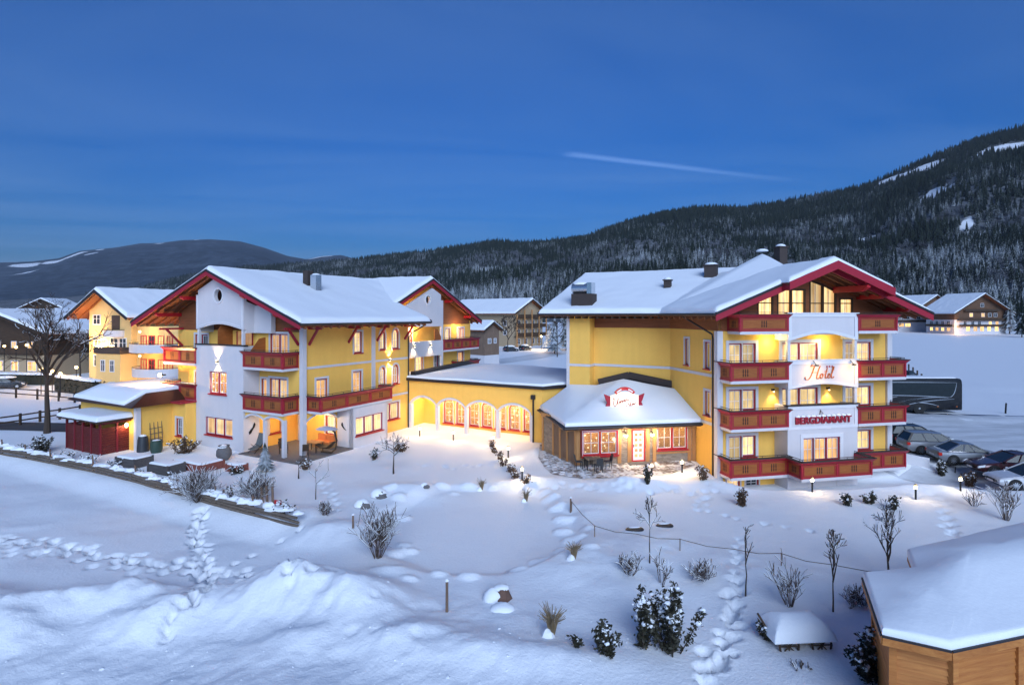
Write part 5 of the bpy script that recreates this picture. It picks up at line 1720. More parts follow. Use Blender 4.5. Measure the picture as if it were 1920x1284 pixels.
for x in (1.7, 4.8, 7.9, 11.1):
    lamp(AR, 'arcade_light', T(x, ay0 + 1.0, 2.85), 105, (1.0, 0.62, 0.26), r=0.12)
    m_ = MB(); m_.lathe([(0.02, 0.0), (0.11, -0.02), (0.13, -0.08), (0.05, -0.11)], 12, (x, ay0 + 1.2, 3.1)); part('ceiling_lamp', m_, 'lamp_glow', AR)

# ------------------------------------------------------------------ the stone and timber bar pavilion
PU = thing('bar_pavilion', 'low bar pavilion of stone and timber with snowy hipped roof and white door', 'building', (4.39, 38.7, 0.22), 10.0)
pw = 8.7
wall(PU, I4, rect(0.25, pw, -0.4, 2.75), [rect(0.35, 2.75, 0.62, 2.35), rect(3.95, 4.95, 0.02, 2.25), rect(5.85, 8.1, 0.75, 2.4)], 'rough_stone', 0.3)
for x in (0.12, 3.05, 3.78, 5.12, 5.62, 8.25, pw - 0.12):
    m_ = MB(); m_.box(x - 0.13, x + 0.13, -0.06, 0.1, -0.3, 2.8); part('timber_post', m_, 'beam_wood', PU)
m_ = MB(); m_.box(0.0, pw, -0.09, 0.08, 2.45, 2.78); part('timber_beam', m_, 'beam_wood', PU)
for a, b in ((0.2, 3.0), (5.7, 8.2)):
    m_ = MB(); m_.box(a, b, -0.07, 0.05, -0.32, -0.1); m_.box(a, b, -0.075, 0.05, 0.48, 0.6); part('timber_rail', m_, 'beam_wood', PU)
# projecting window on the left
BW = T(0, -0.42, 0)
window(PU, BW, 0.3, 2.8, 0.68, 2.32, 'bar_room', 2, 2, surround=0.0, frame='bright_red_paint')
m_ = MB(); m_.box(0.26, 2.84, -0.42, 0.0, 0.5, 0.66); m_.box(0.26, 2.84, -0.42, 0.0, 2.33, 2.44); m_.box(0.26, 0.32, -0.3, 0.0, 0.66, 2.33); m_.box(2.78, 2.84, -0.3, 0.0, 0.66, 2.33); part('window_box', m_, 'red_paint', PU)
window(PU, I4, 5.85, 8.1, 0.75, 2.4, 'bar_room', 2, 2, surround=0.0, frame='bright_red_paint')
m_ = MB(); m_.panel(rect(3.95, 4.95, 0.02, 2.25), [rect(4.05, 4.86, 0.1, 2.15)], 0.0, 0.14); PD = part('door', m_, 'bright_red_paint', PU)
m_ = MB(); m_.box(4.05, 4.86, 0.05, 0.1, 0.1, 2.15); part('door_leaf', m_, 'white_paint', PD)
for i in range(2):
    for j in range(5):
        m_ = cached('dpane', lambda: MB().box(-0.1, 0.1, -0.03, 0.02, -0.1, 0.1).mesh('door_pane', 'lit_room_orange'))
        ob('door_pane', m_, PD, T(4.30 + 0.32 * i, 0.06, 0.42 + 0.36 * j))
m_ = MB(); m_.box(4.1, 4.14, 0.0, 0.05, 1.0, 1.2); part('door_handle', m_, 'iron', PD)
m_ = MB(); m_.box(3.6, 5.3, -0.6, 0.0, -0.35, 0.0); part('door_step', m_, 'stone_grey', PU)
# slanting left wall
SL = Matrix.Translation((0.25, 0.0, 0)) @ RZ(-70 + 180 - 180) 
lw = 5.0
d_ = V((-2.05, 4.4, 0)).normalized()
ang = math.degrees(math.atan2(d_.y, d_.x)) - 10.0
SW = RZ(ang + 180)
wall(PU, SW @ T(0, 0, 0), rect(-lw, 0.0, -0.4, 2.75), [], 'rough_stone', 0.3)
for x in (-0.1, -1.2, -2.2, -3.2, -4.8):
    m_ = MB(); m_.box(x - 0.11, x + 0.11, -0.07, 0.1, -0.4, 2.8); part('timber_post', m_, 'beam_wood', PU, SW)
for x in (-0.65, -1.7, -2.7):
    m_ = MB(); m_.box(x - 0.42, x + 0.42, -0.035, 0.0, 0.1, 2.4); part('timber_panel', m_, 'old_wood_upright', PU, SW)
m_ = MB(); m_.box(-lw, 0.0, -0.1, 0.05, 2.5, 2.8); m_.box(-lw, 0, -0.08, 0.04, -0.35, -0.1); part('timber_beam', m_, 'beam_wood', PU, SW)
PI_ = (T(4.39, 38.7, 0.22) @ RZ(10.0)).inverted()
wp = lambda x, y, z: tuple(PI_ @ V((x, y, z)))
E0, E1, L0 = wp(3.5, 38.0, 2.86), wp(13.35, 39.5, 2.9), wp(2.1, 45.2, 2.9)
T1, T2, T3, T4 = wp(4.9, 46.9, 4.55), wp(7.0, 46.2, 4.7), wp(9.3, 45.5, 5.35), wp(12.4, 43.9, 4.8)
m_ = MB()
for pl in ((E0, E1, T3), (E1, T4, T3), (E0, T3, T2), (E0, T2, T1), (E0, T1, L0)):
    n = len(pl)
    m_.add([(a, b, c) for a, b, c in pl] + [(a, b, c - 0.2) for a, b, c in pl], [tuple(range(n)), tuple(range(2 * n - 1, n - 1, -1))] + [(i, (i + 1) % n, n + (i + 1) % n, n + i) for i in range(n)])
PRF = part('roof', m_, 'dark_metal', PU)
inset = lambda p, q, t: tuple(V(p).lerp(V(q), t))
cI = V(T3)
sE0, sE1, sL0 = inset(E0, T3, 0.012), inset(E1, T4, 0.02), inset(L0, T2, 0.02)
t3s = inset(T3, E0, 0.08)
t4s, t2s, t1s = inset(T4, E1, 0.12), inset(T2, E0, 0.07), inset(T1, L0, 0.05)
snow_faces('roof_snow', PRF, I4, [[sE0, sE1, t3s], [sE1, t4s, t3s], [sE0, t3s, t2s], [sE0, t2s, t1s], [sE0, t1s, sL0]], 0.24, 0.16, seed=13)
m_ = MB(); gutter(m_, V(E0) + V((0, -0.08, -0.08)), V(E1) + V((0, -0.08, -0.08))); gutter(m_, V(L0) + V((-0.06, 0, -0.08)), V(E0) + V((-0.06, -0.05, -0.08))); part('gutter', m_, 'dark_metal', PRF, smooth=True)
m_ = MB()
for a, b in ((T2, T3), (T3, T4), (T4, E1)):
    m_.bar(V(a) + V((0, -0.1, 0.25)), V(b) + V((0, -0.1, 0.25)), 0.3, 0.5)
part('flashing', m_, 'dark_brown', PRF)
m_ = MB(); m_.bar(V(E0) + V((0.1, 0.35, -0.2)), V(E1) + V((0, 0.25, -0.2)), 0.3, 0.16); part('eave_beam', m_, 'beam_wood', PRF)
for x in (0.2, pw - 0.1, -0.0):
    m_ = MB(); m_.panel([(-0.75, 2.6), (-0.6, 2.48), (0, 2.4), (0, 2.62)], [], -0.08, 0.08); part('corbel', m_, 'beam_wood', PU, T(x, 0, 0) @ RZ(90) @ I4)
for x in (3.42, 5.35):
    m_ = MB(); m_.bar((x, -0.02, 2.05), (x, -0.26, 2.15), 0.03, 0.03); m_.lathe([(0.05, 0.0), (0.1, 0.03), (0.12, 0.2), (0.14, 0.22), (0.02, 0.32)], 8, (x, -0.28, 1.78)); o = part('wall_lantern', m_, 'iron', PU)
    m_ = MB(); m_.blob((x, -0.28, 1.9), 0.13, 0.13, 0.13, None, 10, 6, flat=False); part('bulb', m_, 'flood_glow', o, smooth=True)
    lamp(o, 'lantern_light', T(x, -0.5, 1.95), 62, r=0.12)
# sign on the roof
SG = thing('roof_sign', 'shield shaped cream sign with red scrolls standing on the pavilion roof', 'sign', (8.05, 40.8, 3.66), 8.0, None, 1.18)
m_ = MB()
sh = []
for i in range(13): sh.append((-0.88 + 1.76 * i / 12, -0.02 - 0.2 * math.sin(math.pi * i / 12)))
for i in range(13): sh.append((0.88 - 1.76 * i / 12, 0.82 + 0.22 * math.sin(math.pi * i / 12) ** 1.5))
m_.panel(sh, [], -0.06, 0.06)
part('board', m_, 'sign_cream' if 'sign_cream' in MATS else 'white_paint', SG)
for s in (-1, 1):
    m_ = MB()
    m_.panel([(s * 0.86, 0.0), (s * 1.28, -0.16), (s * 1.16, 0.22), (s * 1.08, 0.40), (s * 1.16, 0.55), (s * 1.28, 0.92), (s * 0.86, 0.76)][::s], [], -0.03, 0.05)
    part('ribbon_end', m_, 'red_paint', SG)
    m_ = MB(); m_.box(s * 0.72 - 0.04, s * 0.72 + 0.04, -0.0, 0.05, -0.55, 0.1); part('leg', m_, 'iron', SG)
m_ = MB()
arc = lambda r0: [(r0 * math.sin(t) * 0.9, 0.36 + r0 * math.cos(t)) for t in (math.radians(-48 + 8 * k) for k in range(13))]
m_.panel(arc(0.98) + arc(0.78)[::-1], [], -0.10, -0.03); part('crest', m_, 'bright_red_paint', SG)
m_ = MB(); m_.panel(arc(0.90)[1:5] + arc(0.82)[1:5][::-1], [], -0.12, -0.10); m_.panel(arc(0.90)[8:12] + arc(0.82)[8:12][::-1], [], -0.12, -0.10); part('crest_text_band', m_, 'white_paint', SG)
script(SG, 'script_lettering', [[(-0.72, 0.62), (-0.66, 0.66), (-0.68, 0.3), (-0.60, 0.16), (-0.46, 0.4), (-0.40, 0.66), (-0.44, 0.35), (-0.38, 0.3)], [(-0.36, 0.32), (-0.28, 0.5), (-0.26, 0.36), (-0.16, 0.54), (-0.12, 0.40), (-0.02, 0.58), (0.02, 0.44), (0.12, 0.60), (0.2, 0.48), (0.3, 0.6)],
                             [(0.05, 0.12), (0.16, 0.22), (0.02, 0.06), (-0.06, 0.04)], [(0.34, 0.34), (0.22, 0.30), (0.32, 0.20), (0.2, 0.12)], [(0.40, 0.40), (0.38, 0.2), (0.46, 0.22)], [(0.5, 0.34), (0.5, 0.22), (0.58, 0.34), (0.60, 0.24), (0.7, 0.36)], [(-0.30, 0.12), (-0.22, 0.2)]], T(0, -0.07, 0.0), 'red_paint', 0.018)
o = lamp(SG, 'sign_light', T(0, -1.3, 0.9), 16, (1.0, 0.85, 0.6), 0.3)
# ------------------------------------------------------------------ annexe and shed beside the left house
AN = thing('annexe_building', 'low yellow annexe with brown metal roof skirt under thick snow', 'building', (-15.43, 42.0, 0.0), -28.3)
m_ = MB(); m_.box(-20.5, -12.3, -5.0, 6.0, -0.6, 3.42); part('wall', m_, 'yellow_plaster', AN)
wall(AN, T(0, -2.3, 0), rect(-12.3, -10.55, -0.6, 3.4), [rect(-11.75, -11.0, 0.75, 2.15)], 'yellow_plaster')
m_ = MB(); m_.box(-12.3, -10.6, -2.04, -1.42, -0.6, 3.4); part('wall', m_, 'yellow_plaster', AN)
window(AN, T(0, -2.3, 0), -11.75, -11.0, 0.75, 2.15, 'glass_dark', 1, 2, surround=0.16)
column(AN, I4, -12.36, -4.94, -0.6, 3.3, 0.34, name='corner_pilaster')
lo = [(-21.3, -5.7, 3.38), (-11.75, -5.7, 3.38), (-11.75, 6.6, 3.38), (-21.3, 6.6, 3.38)]
hi = [(-19.6, -4.0, 4.25), (-12.9, -4.0, 4.25), (-12.9, 6.0, 4.25), (-19.6, 6.0, 4.25)]
m_ = MB(); m_.add(lo + hi, [(0, 1, 5, 4), (1, 2, 6, 5), (2, 3, 7, 6), (3, 0, 4, 7), (4, 5, 6, 7), (3, 2, 1, 0)]); ANR = part('roof', m_, 'brown_metal', AN)
sl_ = [(-20.9, -5.35, 3.44), (-13.1, -5.5, 3.42), (-12.9, -4.0, 4.28), (-19.6, -4.0, 4.28), (-19.6, 6.0, 4.28), (-12.9, 6.0, 4.28), (-20.9, 6.4, 3.44)]
snow_faces('roof_snow', ANR, I4, [[sl_[0], sl_[1], sl_[2], sl_[3]], [sl_[3], sl_[2], sl_[5], sl_[4]], [sl_[0], sl_[3], sl_[4], sl_[6]]], 0.32, 0.2, seed=17)
m_ = MB(); m_.box(-12.35, -10.5, -2.75, -1.42, 3.38, 3.5); part('roof', m_, 'red_paint', AN)
FLD = thing('flood_light', 'glaring flood light on the wall above the annexe roof', 'lamp', (0, 0, 0))
FLD.matrix_basis = T(-15.43, 42, 0) @ RZ(-28.3) @ T(-14.9, -1.75, 5.35)
m_ = MB(); m_.box(-0.05, 0.05, 0.05, 0.45, -0.05, 0.05); m_.panel(rect(-0.22, 0.22, -0.15, 0.15), [], -0.02, 0.06); part('housing', m_, 'iron', FLD)
m_ = MB(); m_.blob((0, -0.06, 0), 0.2, 0.07, 0.14, None, 12, 6, flat=False); part('glass', m_, 'flood_hot', FLD, smooth=True)
lamp(FLD, 'flood', T(0, -0.25, 0.05), 560, (1.0, 0.56, 0.2), 0.12)

SH = thing('garden_shed', 'dark red slatted garden shed with flat snow covered roof', 'shed', (-15.43, 42.0, 0.0), -28.3)
sx0, sx1, sy0, sy1 = -18.2, -13.4, -7.0, -4.7
for (fr_, a, b) in ((T(0, sy0, 0), sx0, sx1), (T(sx1, 0, 0) @ RIGHT, sy0, sy1), (T(sx0, 0, 0) @ LEFTW, -sy1, -sy0)):
    n = max(2, int(round((b - a) / 1.2)))
    for i in range(n + 1):
        x = a + (b - a) * i / n
        m_ = cached('shedpost', lambda: MB().box(-0.07, 0.07, -0.07, 0.07, -0.5, 2.35).mesh('post', 'shed_red'))
        ob('post', m_, SH, fr_ @ T(x, 0, 0))
        if i < n:
            w = (b - a) / n - 0.14
            for k in range(11):
                m_ = cached(('shedslat', round(w, 2)), lambda: MB().box(0, w, -0.02, 0.02, 0.0, 0.165).mesh('slat', 'red_wood'))
                ob('slat', m_, SH, fr_ @ T(x + 0.07, 0, 0.0 + k * 0.178) @ Matrix.Rotation(R(7), 4, 'X'))
m_ = MB(); m_.box(sx0 - 0.5, sx1 + 0.6, sy0 - 0.5, sy1 + 0.4, 2.42, 2.56); SHR = part('roof', m_, 'dark_wood', SH)
snow_quad('roof_snow', SHR, I4, (sx0 - 0.5, sy0 - 0.5, 2.56), (sx1 + 0.55, sy0 - 0.5, 2.56), (sx1 + 0.55, sy1 + 0.4, 2.6), (sx0 - 0.5, sy1 + 0.4, 2.6), 0.30, seed=23)
m_ = MB(); m_.bar((sx1 + 0.3, sy0, 2.33), (sx1 + 0.3, sy1, 2.33), 0.14, 0.14); m_.bar((sx0, sy0, 2.33), (sx1, sy0, 2.33), 0.14, 0.12); part('beam', m_, 'shed_red', SH)
m_ = MB(); m_.blob((sx1 + 0.25, sy1 - 0.6, 1.95), 0.12, 0.12, 0.18, None, 10, 6, flat=False); o = part('hanging_lantern', m_, 'lamp_glow', SH, smooth=True)
lamp(o, 'lantern_light', T(sx1 + 0.35, sy1 - 0.75, 1.8), 12)

# ------------------------------------------------------------------ paving, roads
def drape(name, pts, mat, lift, step=0.6, noise_amp=0.0):
    """sheet over a polygon that follows the ground"""
    bm = bmesh.new()
    vs = [bm.verts.new((x, y, 0)) for x, y in pts]
    bm.faces.new(vs)
    bmesh.ops.triangulate(bm, faces=bm.faces)
    for _ in range(7):
        es = [e for e in bm.edges if e.calc_length() > step * 1.6]
        if not es: break
        bmesh.ops.subdivide_edges(bm, edges=es, cuts=1)
        bmesh.ops.triangulate(bm, faces=[f for f in bm.faces if len(f.verts) > 3])
    co = np.array([v.co[:] for v in bm.verts])
    z = gh(co[:, 0], co[:, 1])
    for v, q in zip(bm.verts, z):
        v.co.z = q + lift
    bmesh.ops.recalc_face_normals(bm, faces=bm.faces)
    if sum(f.normal.z for f in bm.faces) < 0:
        bmesh.ops.reverse_faces(bm, faces=bm.faces)
    me = bpy.data.meshes.new(name)
    bm.to_mesh(me)
    bm.free()
    me.materials.append(MATS[mat])
    for p in me.polygons: p.use_smooth = True
    return ob(name, me)
def _packed():
    t = NT('packed_snow')
    co = t.n('ShaderNodeNewGeometry').outputs['Position']
    n = t.noise(t.mapping(co, (0.25, 1.0, 1.0)), 0.9, 5, 0.65)
    n2 = t.noise(co, 6, 4, 0.7)
    c = t.mix(t.ramp(n, [(0.38, 0.0), (0.66, 1.0)]), (0.55, 0.57, 0.60), (0.80, 0.82, 0.86))
    c = t.mix(t.math('MULTIPLY', n2, 0.3), c, (0.50, 0.51, 0.53))
    t.principled(c, 0.7, 0, t.bump(n2, 0.3, 0.05), 0.2)
    t = NT('cobbles')
    co = t.n('ShaderNodeNewGeometry').outputs['Position']
    v = t.n('ShaderNodeTexVoronoi')
    t.l(co, v.inputs['Vector'])
    v.inputs['Scale'].default_value = 3.2
    n = t.noise(co, 1.0, 4, 0.6)
    c = t.mix(v.outputs['Color'], (0.13, 0.10, 0.09), (0.27, 0.22, 0.19))
    frost = t.ramp(t.math('ADD', n, t.math('MULTIPLY', v.outputs['Distance'], 0.35)), [(0.58, 0.0), (0.74, 0.8)])
    c = t.mix(frost, c, (0.72, 0.73, 0.76))
    t.principled(c, 0.8, 0, t.bump(t.math('SUBTRACT', 1.0, v.outputs['Distance']), 0.7, 0.05), 0.3)
_packed()
PT = tag(drape('patio', [(x, y) for x, y in PATIO], 'cobbles', 0.03, 0.5), 'cobbled patio cleared of snow in front of the bar pavilion', 'patio', kind='structure')
rr = random.Random(8)
mb = MB()
for i in range(26):
    for j in range(26):
        x, y = 2.0 + i * 0.42 + rr.uniform(-.05, .05), 35.2 + j * 0.40 + rr.uniform(-.05, .05)
        if float(poly_sd(np.array([x]), np.array([y]), PATIO)[0]) < -0.25 and y < 43.5:
            z = ghs(x, y) + 0.02
            w, d, h = rr.uniform(.15, .19), rr.uniform(.13, .18), rr.uniform(.025, .06)
            m = T(x, y, z) @ RZ(rr.uniform(-15, 15))
            mb.hexa([m @ V(p) for p in ((-w, -d, 0), (w, -d, 0), (w, d, 0), (-w, d, 0))], [m @ V(p) for p in ((-w * .8, -d * .8, h), (w * .8, -d * .8, h), (w * .8, d * .8, h), (-w * .8, d * .8, h))])
o = part('cobblestones', mb, 'cobbles', PT); o['kind'] = 'stuff'
tag(drape('road', [(-60, 56.5), (-36, 53.5), (-33.0, 52.0), (-33.0, 49.2), (-37, 50.0), (-60, 53)], 'asphalt', 0.02, 1.0), 'cleared asphalt lane passing the bare tree', 'road', kind='structure')
tag(drape('car_park', [(24.5, 40.5), (33, 34.8), (60, 36.0), (75, 42), (75, 53), (34.0, 54.5), (36, 62), (26, 64), (22.5, 50)], 'packed_snow', 0.02, 1.2), 'packed snow car park with grey wheel tracks beside the hotel', 'car park', kind='structure')
tag(drape('lane', [(-6, 128), (2, 142), (16, 172), (40, 205), (44, 198), (20, 162), (6, 134), (-2, 122)], 'packed_snow', 0.05, 2.0), 'packed snow lane lit by a street lamp behind the arcade', 'lane', kind='structure')

# ------------------------------------------------------------------ lamps in the snow
def bollard(px, py, power, lab, h=0.8):
    p = gp(px, py)
    o = thing('bollard_lamp', lab, 'lamp', p, 0, 'bollard lamps along the paths')
    m_ = cached('bol_post', lambda: MB().lathe([(0.05, -0.2), (0.05, h - 0.22), (0.08, h - 0.2), (0.08, h - 0.19)], 10).mesh('post', 'iron', True))
    ob('post', m_, o)
    m_ = cached('bol_glow', lambda: MB().lathe([(0.06, h - 0.19), (0.075, h - 0.17), (0.075, h - 0.04), (0.06, h - 0.03)], 10).mesh('glass', 'flood_glow', True))
    ob('glass', m_, o)
    m_ = cached('bol_cap', lambda: MB().lathe([(0.1, h - 0.03), (0.1, h), (0.06, h + 0.06), (0.01, h + 0.08)], 10).mesh('cap', 'iron', True))
    ob('cap', m_, o)
    lamp(o, 'bollard_light', T(0, -0.14, h + 0.1), power * 0.44, r=0.1)
    return o
for px_, py_, pw_, lab in ((787, 818, 70, 'bollard lamp at the house end of the arcade, by the first arch'), (850, 826, 70, 'bollard lamp before the second arch of the arcade'), (925, 836, 70, 'bollard lamp at the top of the line of lit bushes'),
                           (953, 858, 60, 'bollard lamp half way down the line of lit bushes'), (979, 900, 70, 'bollard lamp at the lower end of the lit bushes'), (1222, 893, 70, 'bollard lamp next to the clipped bush on the patio edge'),
                           (1279, 886, 80, 'bollard lamp on the cobbles near the yellow side wall'), (1523, 922, 40, 'bollard lamp in front of the lowest middle balcony'), (1717, 936, 30, 'bollard lamp standing alone beyond the three dark shrubs'), (1801, 920, 30, 'bollard lamp nearest the maroon car')):
    bollard(px_, py_, pw_, lab)
SL_ = thing('street_lamp', 'street lamp glowing beside the far wooden lodge', 'lamp', (4.9, 95.0, 0.1))
m_ = MB(); m_.tube([(0, 0, -0.3), (0, 0, 6.4)], [0.09, 0.06], 8); part('pole', m_, 'iron', SL_)
m_ = MB(); m_.blob((0, 0, 6.5), 0.32, 0.32, 0.3, None, 12, 6, flat=False); part('globe', m_, 'lamp_glow', SL_, smooth=True)
lamp(SL_, 'street_light', T(0, -0.5, 6.3), 900, r=0.3)

# ------------------------------------------------------------------ plants
def branch(mb, snow, rng, p, d, L, r, depth, droop=0.0, up=0.25, sides=4, kids=(2, 4), wig=0.25, rmin=0.011, snowy=1.0):
    n = 3 if L > 0.25 else 2
    pts, rad = [p], [r]
    q, dd = p.copy(), d.normalized()
    for i in range(n):
        dd = (dd + V((rng.gauss(0, wig), rng.gauss(0, wig), rng.gauss(0, wig) + up * 0.3 - droop)) * 0.35).normalized()
        q = q + dd * (L / n)
        pts.append(q.copy())
        rad.append(max(rmin, r * (1 - 0.55 * (i + 1) / n)))
    mb.tube(pts, rad, sides, False)
    if snow is not None and abs(dd.z) < 0.85 and L > 0.15 and rng.random() < snowy:
        off = V((0, 0, 1))
        snow.tube([a + off * (b * 1.0 + 0.004) for a, b in zip(pts, rad)], [min(0.028, b * 0.65 + 0.004) for b in rad], 4, False)
    if depth > 0:
        for k in range(rng.randint(*kids)):
            i = rng.uniform(0.35, 1.0) * n
            j = min(int(i), n - 1)
            pp = pts[j].lerp(pts[j + 1], i - j)
            a = rng.uniform(0, 6.28)
            side = dd.cross(V((math.cos(a), math.sin(a), 0.3)))
            if side.length < 1e-3: continue
            nd = (dd * rng.uniform(0.5, 1.0) + side.normalized() * rng.uniform(0.45, 0.9) + V((0, 0, up))).normalized()
            branch(mb, snow, rng, pp, nd, L * rng.uniform(0.45, 0.72), max(rmin, r * 0.55), depth - 1, droop, up, max(3, sides - 1), kids, wig, rmin, snowy)
def bare_bush(lab, px, py, h, spread, n, seed, depth=2, group='bare shrubs in the snow', snow=True, mat='twig', r=0.013, up=0.35, name='bare_shrub', cat='shrub', kids=(2, 4)):
    rng = random.Random(seed)
    p = gp(px, py)
    o = thing(name, lab, cat, p, 0, group)
    mb, sn = MB(), MB() if snow else None
    for i in range(n):
        a = rng.uniform(0, 6.28)
        s = rng.random() ** 0.6
        d = V((math.cos(a) * s * spread, math.sin(a) * s * spread, h)).normalized()
        branch(mb, sn, rng, V((math.cos(a) * 0.12 * s, math.sin(a) * 0.12 * s, -0.08)), d, h * rng.uniform(0.55, 0.8), r * rng.uniform(0.8, 1.3), depth, 0, up, 4, kids)
    part('stems', mb, mat, o)
    if sn is not None and sn.f: part('snow', sn, 'snow', o)['kind'] = 'stuff'
    return o
def tree(lab, px, py, h, seed, trunk_r=0.06, crown=0.5, depth=4, group='bare trees in the garden', snow=True, fork=0.35, name='bare_tree', kids=(2, 4), at_=None, rmin=0.011, limbs=7, snowy=1.0, rise=0.0):
    rng = random.Random(seed)
    p = at_ if at_ is not None else gp(px, py)
    o = thing(name, lab, 'tree', p, 0, group)
    tr, mb, sn = MB(), MB(), MB() if snow else None
    pts, rad = [V((0, 0, -0.2))], [trunk_r * 1.15]
    q = V((0, 0, 0))
    for i in range(6):
        q = V((rng.gauss(0, 0.03) * h * 0.15, rng.gauss(0, 0.03) * h * 0.15, h * 0.9 * (i + 1) / 6))
        pts.append(q); rad.append(max(rmin, trunk_r * (1 - (i + 1) / 6.6)))
    tr.tube(pts, rad, 8)
    part('trunk', tr, 'bark', o, smooth=True)
    for k in range(limbs):
        t = fork + (0.95 - fork) * k / (limbs - 1)
        i = t * 6
        j = min(int(i), 5)
        pp = pts[j + 1].lerp(pts[min(j + 2, 6)], i - j)
        a = k * 2.4 + rng.uniform(-.5, .5)
        d = V((math.cos(a) * crown * 2, math.sin(a) * crown * 2, rng.uniform(0.6, 1.2) + rise))
        branch(mb, sn, rng, pp, d, h * (1 - t * 0.75) * rng.uniform(0.42, 0.6) * (0.6 + crown), max(rmin, trunk_r * (1 - t) * 0.75 + rmin), depth - 1, 0.0, 0.2, 5, kids, 0.28, rmin, snowy)
    part('crown', mb, 'bark', o)
    if sn is not None and sn.f: part('snow', sn, 'snow', o)['kind'] = 'stuff'
    return o
def leafy(lab, px, py, h, w, seed, leaf='evergreen_leaf', n=420, snow=26, size=0.085, group='leafy shrubs holding snow', columnar=True, name='leafy_shrub', at_=None):
    rng = random.Random(seed)
    p = at_ if at_ is not None else gp(px, py)
    o = thing(name, lab, 'shrub', p, 0, group)
    st, lf, sn = MB(), MB(), MB()
    tips = []
    for k in range(max(4, int(w * 9))):
        a = rng.uniform(0, 6.28)
        s = rng.random() ** 0.7 * w / 2
        top = V((math.cos(a) * s, math.sin(a) * s, h * rng.uniform(0.6, 1.0) * (1 - 0.35 * (s / (w / 2 + 1e-6)))))
        base = V((top.x * 0.25, top.y * 0.25, -0.1))
        mid = base.lerp(top, 0.5) + V((rng.gauss(0, .05), rng.gauss(0, .05), 0))
        st.tube([base, mid, top], [0.02, 0.015, 0.008], 4, False)
        tips.append((base, mid, top))
    for i in range(int(n * 1.5)):
        b, m, t_ = rng.choice(tips)
        f = rng.random() ** 0.6
        c = (b.lerp(m, f * 2) if f < 0.5 else m.lerp(t_, f * 2 - 1)) + V((rng.gauss(0, .07), rng.gauss(0, .07), rng.gauss(0, .05)))
        if c.z < 0.05: c.z = 0.05 + rng.random() * 0.1
        d = V((rng.gauss(0, 1), rng.gauss(0, 1), rng.gauss(0.3, .6))).normalized()
        e = d.cross(V((rng.gauss(0, 1), rng.gauss(0, 1), rng.gauss(0, 1)))).normalized()
        s = size * rng.uniform(0.6, 1.3)
        lf.add([c - e * s * .45, c + d * s, c + e * s * .45, c - d * s * .6], [(0, 1, 2, 3)])
    for i in range(int(snow * 0.8)):
        b, m, t_ = rng.choice(tips)
        c = m.lerp(t_, rng.uniform(0.2, 1.0)) + V((rng.gauss(0, .05), rng.gauss(0, .05), 0.03))
        s = rng.uniform(0.035, 0.085) * (0.6 + h * 0.25)
        sn.blob(c, s, s * rng.uniform(.7, 1.2), s * rng.uniform(.5, .9), rng, 6, 4, 0.25, False)
    part('stems', st, 'bark', o)
    part('leaves', lf, leaf, o)
    q_ = part('snow', sn, 'snow', o, smooth=True)
    q_['kind'] = 'stuff'
    return o
def tuft(lab, px, py, h, seed, n=60, group='dry grass tufts'):
    rng = random.Random(seed)
    o = thing('grass_tuft', lab, 'grass', gp(px, py), 0, group)
    mb = MB()
    for i in range(n):
        a = rng.uniform(0, 6.28)
        s = rng.uniform(0.1, 0.5) * h
        L = h * rng.uniform(0.6, 1.0)
        mb.tube([(0.06 * math.cos(a), 0.06 * math.sin(a), -0.05), (s * 0.4 * math.cos(a), s * 0.4 * math.sin(a), L * 0.65), (s * math.cos(a), s * math.sin(a), L * rng.uniform(0.75, 1.0))], [0.014, 0.011, 0.008], 3, False)
    part('blades', mb, 'dry_grass', o)
    sn = MB(); sn.blob((-0.15 * h, -0.05, -0.04), 0.22 * h, 0.2 * h, 0.3 * h, rng, 8, 4, 0.1); part('snow', sn, 'snow', o, smooth=True)
    return o

tree('tall bare tree by the asphalt lane left of the shed', 88, 812, 10.0, 3, 0.25, 0.36, 5, 'bare trees in the garden', True, 0.3, kids=(2, 3), rmin=0.013, limbs=18, snowy=0.12, rise=0.7)
bare_bush('brown many stemmed bush alone beside the frozen pond', 708, 1045, 1.9, 0.8, 34, 5, 2)
bare_bush('broad twiggy dome shrub behind the log fence', 372, 940, 1.7, 1.9, 60, 6, 2, r=0.013)
bare_bush('snow laden twiggy shrub beside the red plate', 480, 938, 1.5, 1.6, 46, 7, 2, r=0.013)
bare_bush('bare wide shrub between the hand cart and the rope line', 1482, 1136, 1.55, 0.9, 16, 8, 2, kids=(1, 3))
bare_bush('leaning bare shrub behind the cabin, right of the bollard', 1888, 975, 1.9, 0.9, 20, 9, 2, kids=(1, 3))
bare_bush('thin low twigs beside the three dark shrubs', 1828, 948, 1.0, 0.9, 14, 10, 1)
bare_bush('sparse upright twigs left of the slender garden tree', 1180, 1076, 0.8, 0.7, 16, 11, 2, r=0.012)
bare_bush('pair of low snowy twig clumps right of the slender tree', 1318, 1085, 0.7, 0.8, 26, 12, 2, r=0.012)
bare_bush('forked sprig behind the large evergreen shrub', 1240, 1095, 1.1, 0.4, 5, 13, 2, r=0.012)
bare_bush('small dense twig ball against the cabin', 1603, 1132, 0.6, 0.8, 26, 14, 2, r=0.012)
bare_bush('wispy twigs in front of the hand cart', 1500, 1252, 0.3, 0.5, 12, 15, 1, r=0.01)
bare_bush('low twigs at the right end of the log fence', 610, 965, 0.7, 0.7, 20, 16, 2, r=0.012)
bare_bush('bare climber twigs at the foot of the yellow wall', 700, 850, 1.1, 0.6, 10, 18, 2, r=0.012) if False else None
tree('slender young tree between two dark oval slabs', 1218, 1055, 2.3, 21, 0.03, 0.34, 3, fork=0.5, snow=True, limbs=8, rise=0.4, snowy=0.5, kids=(1, 3))
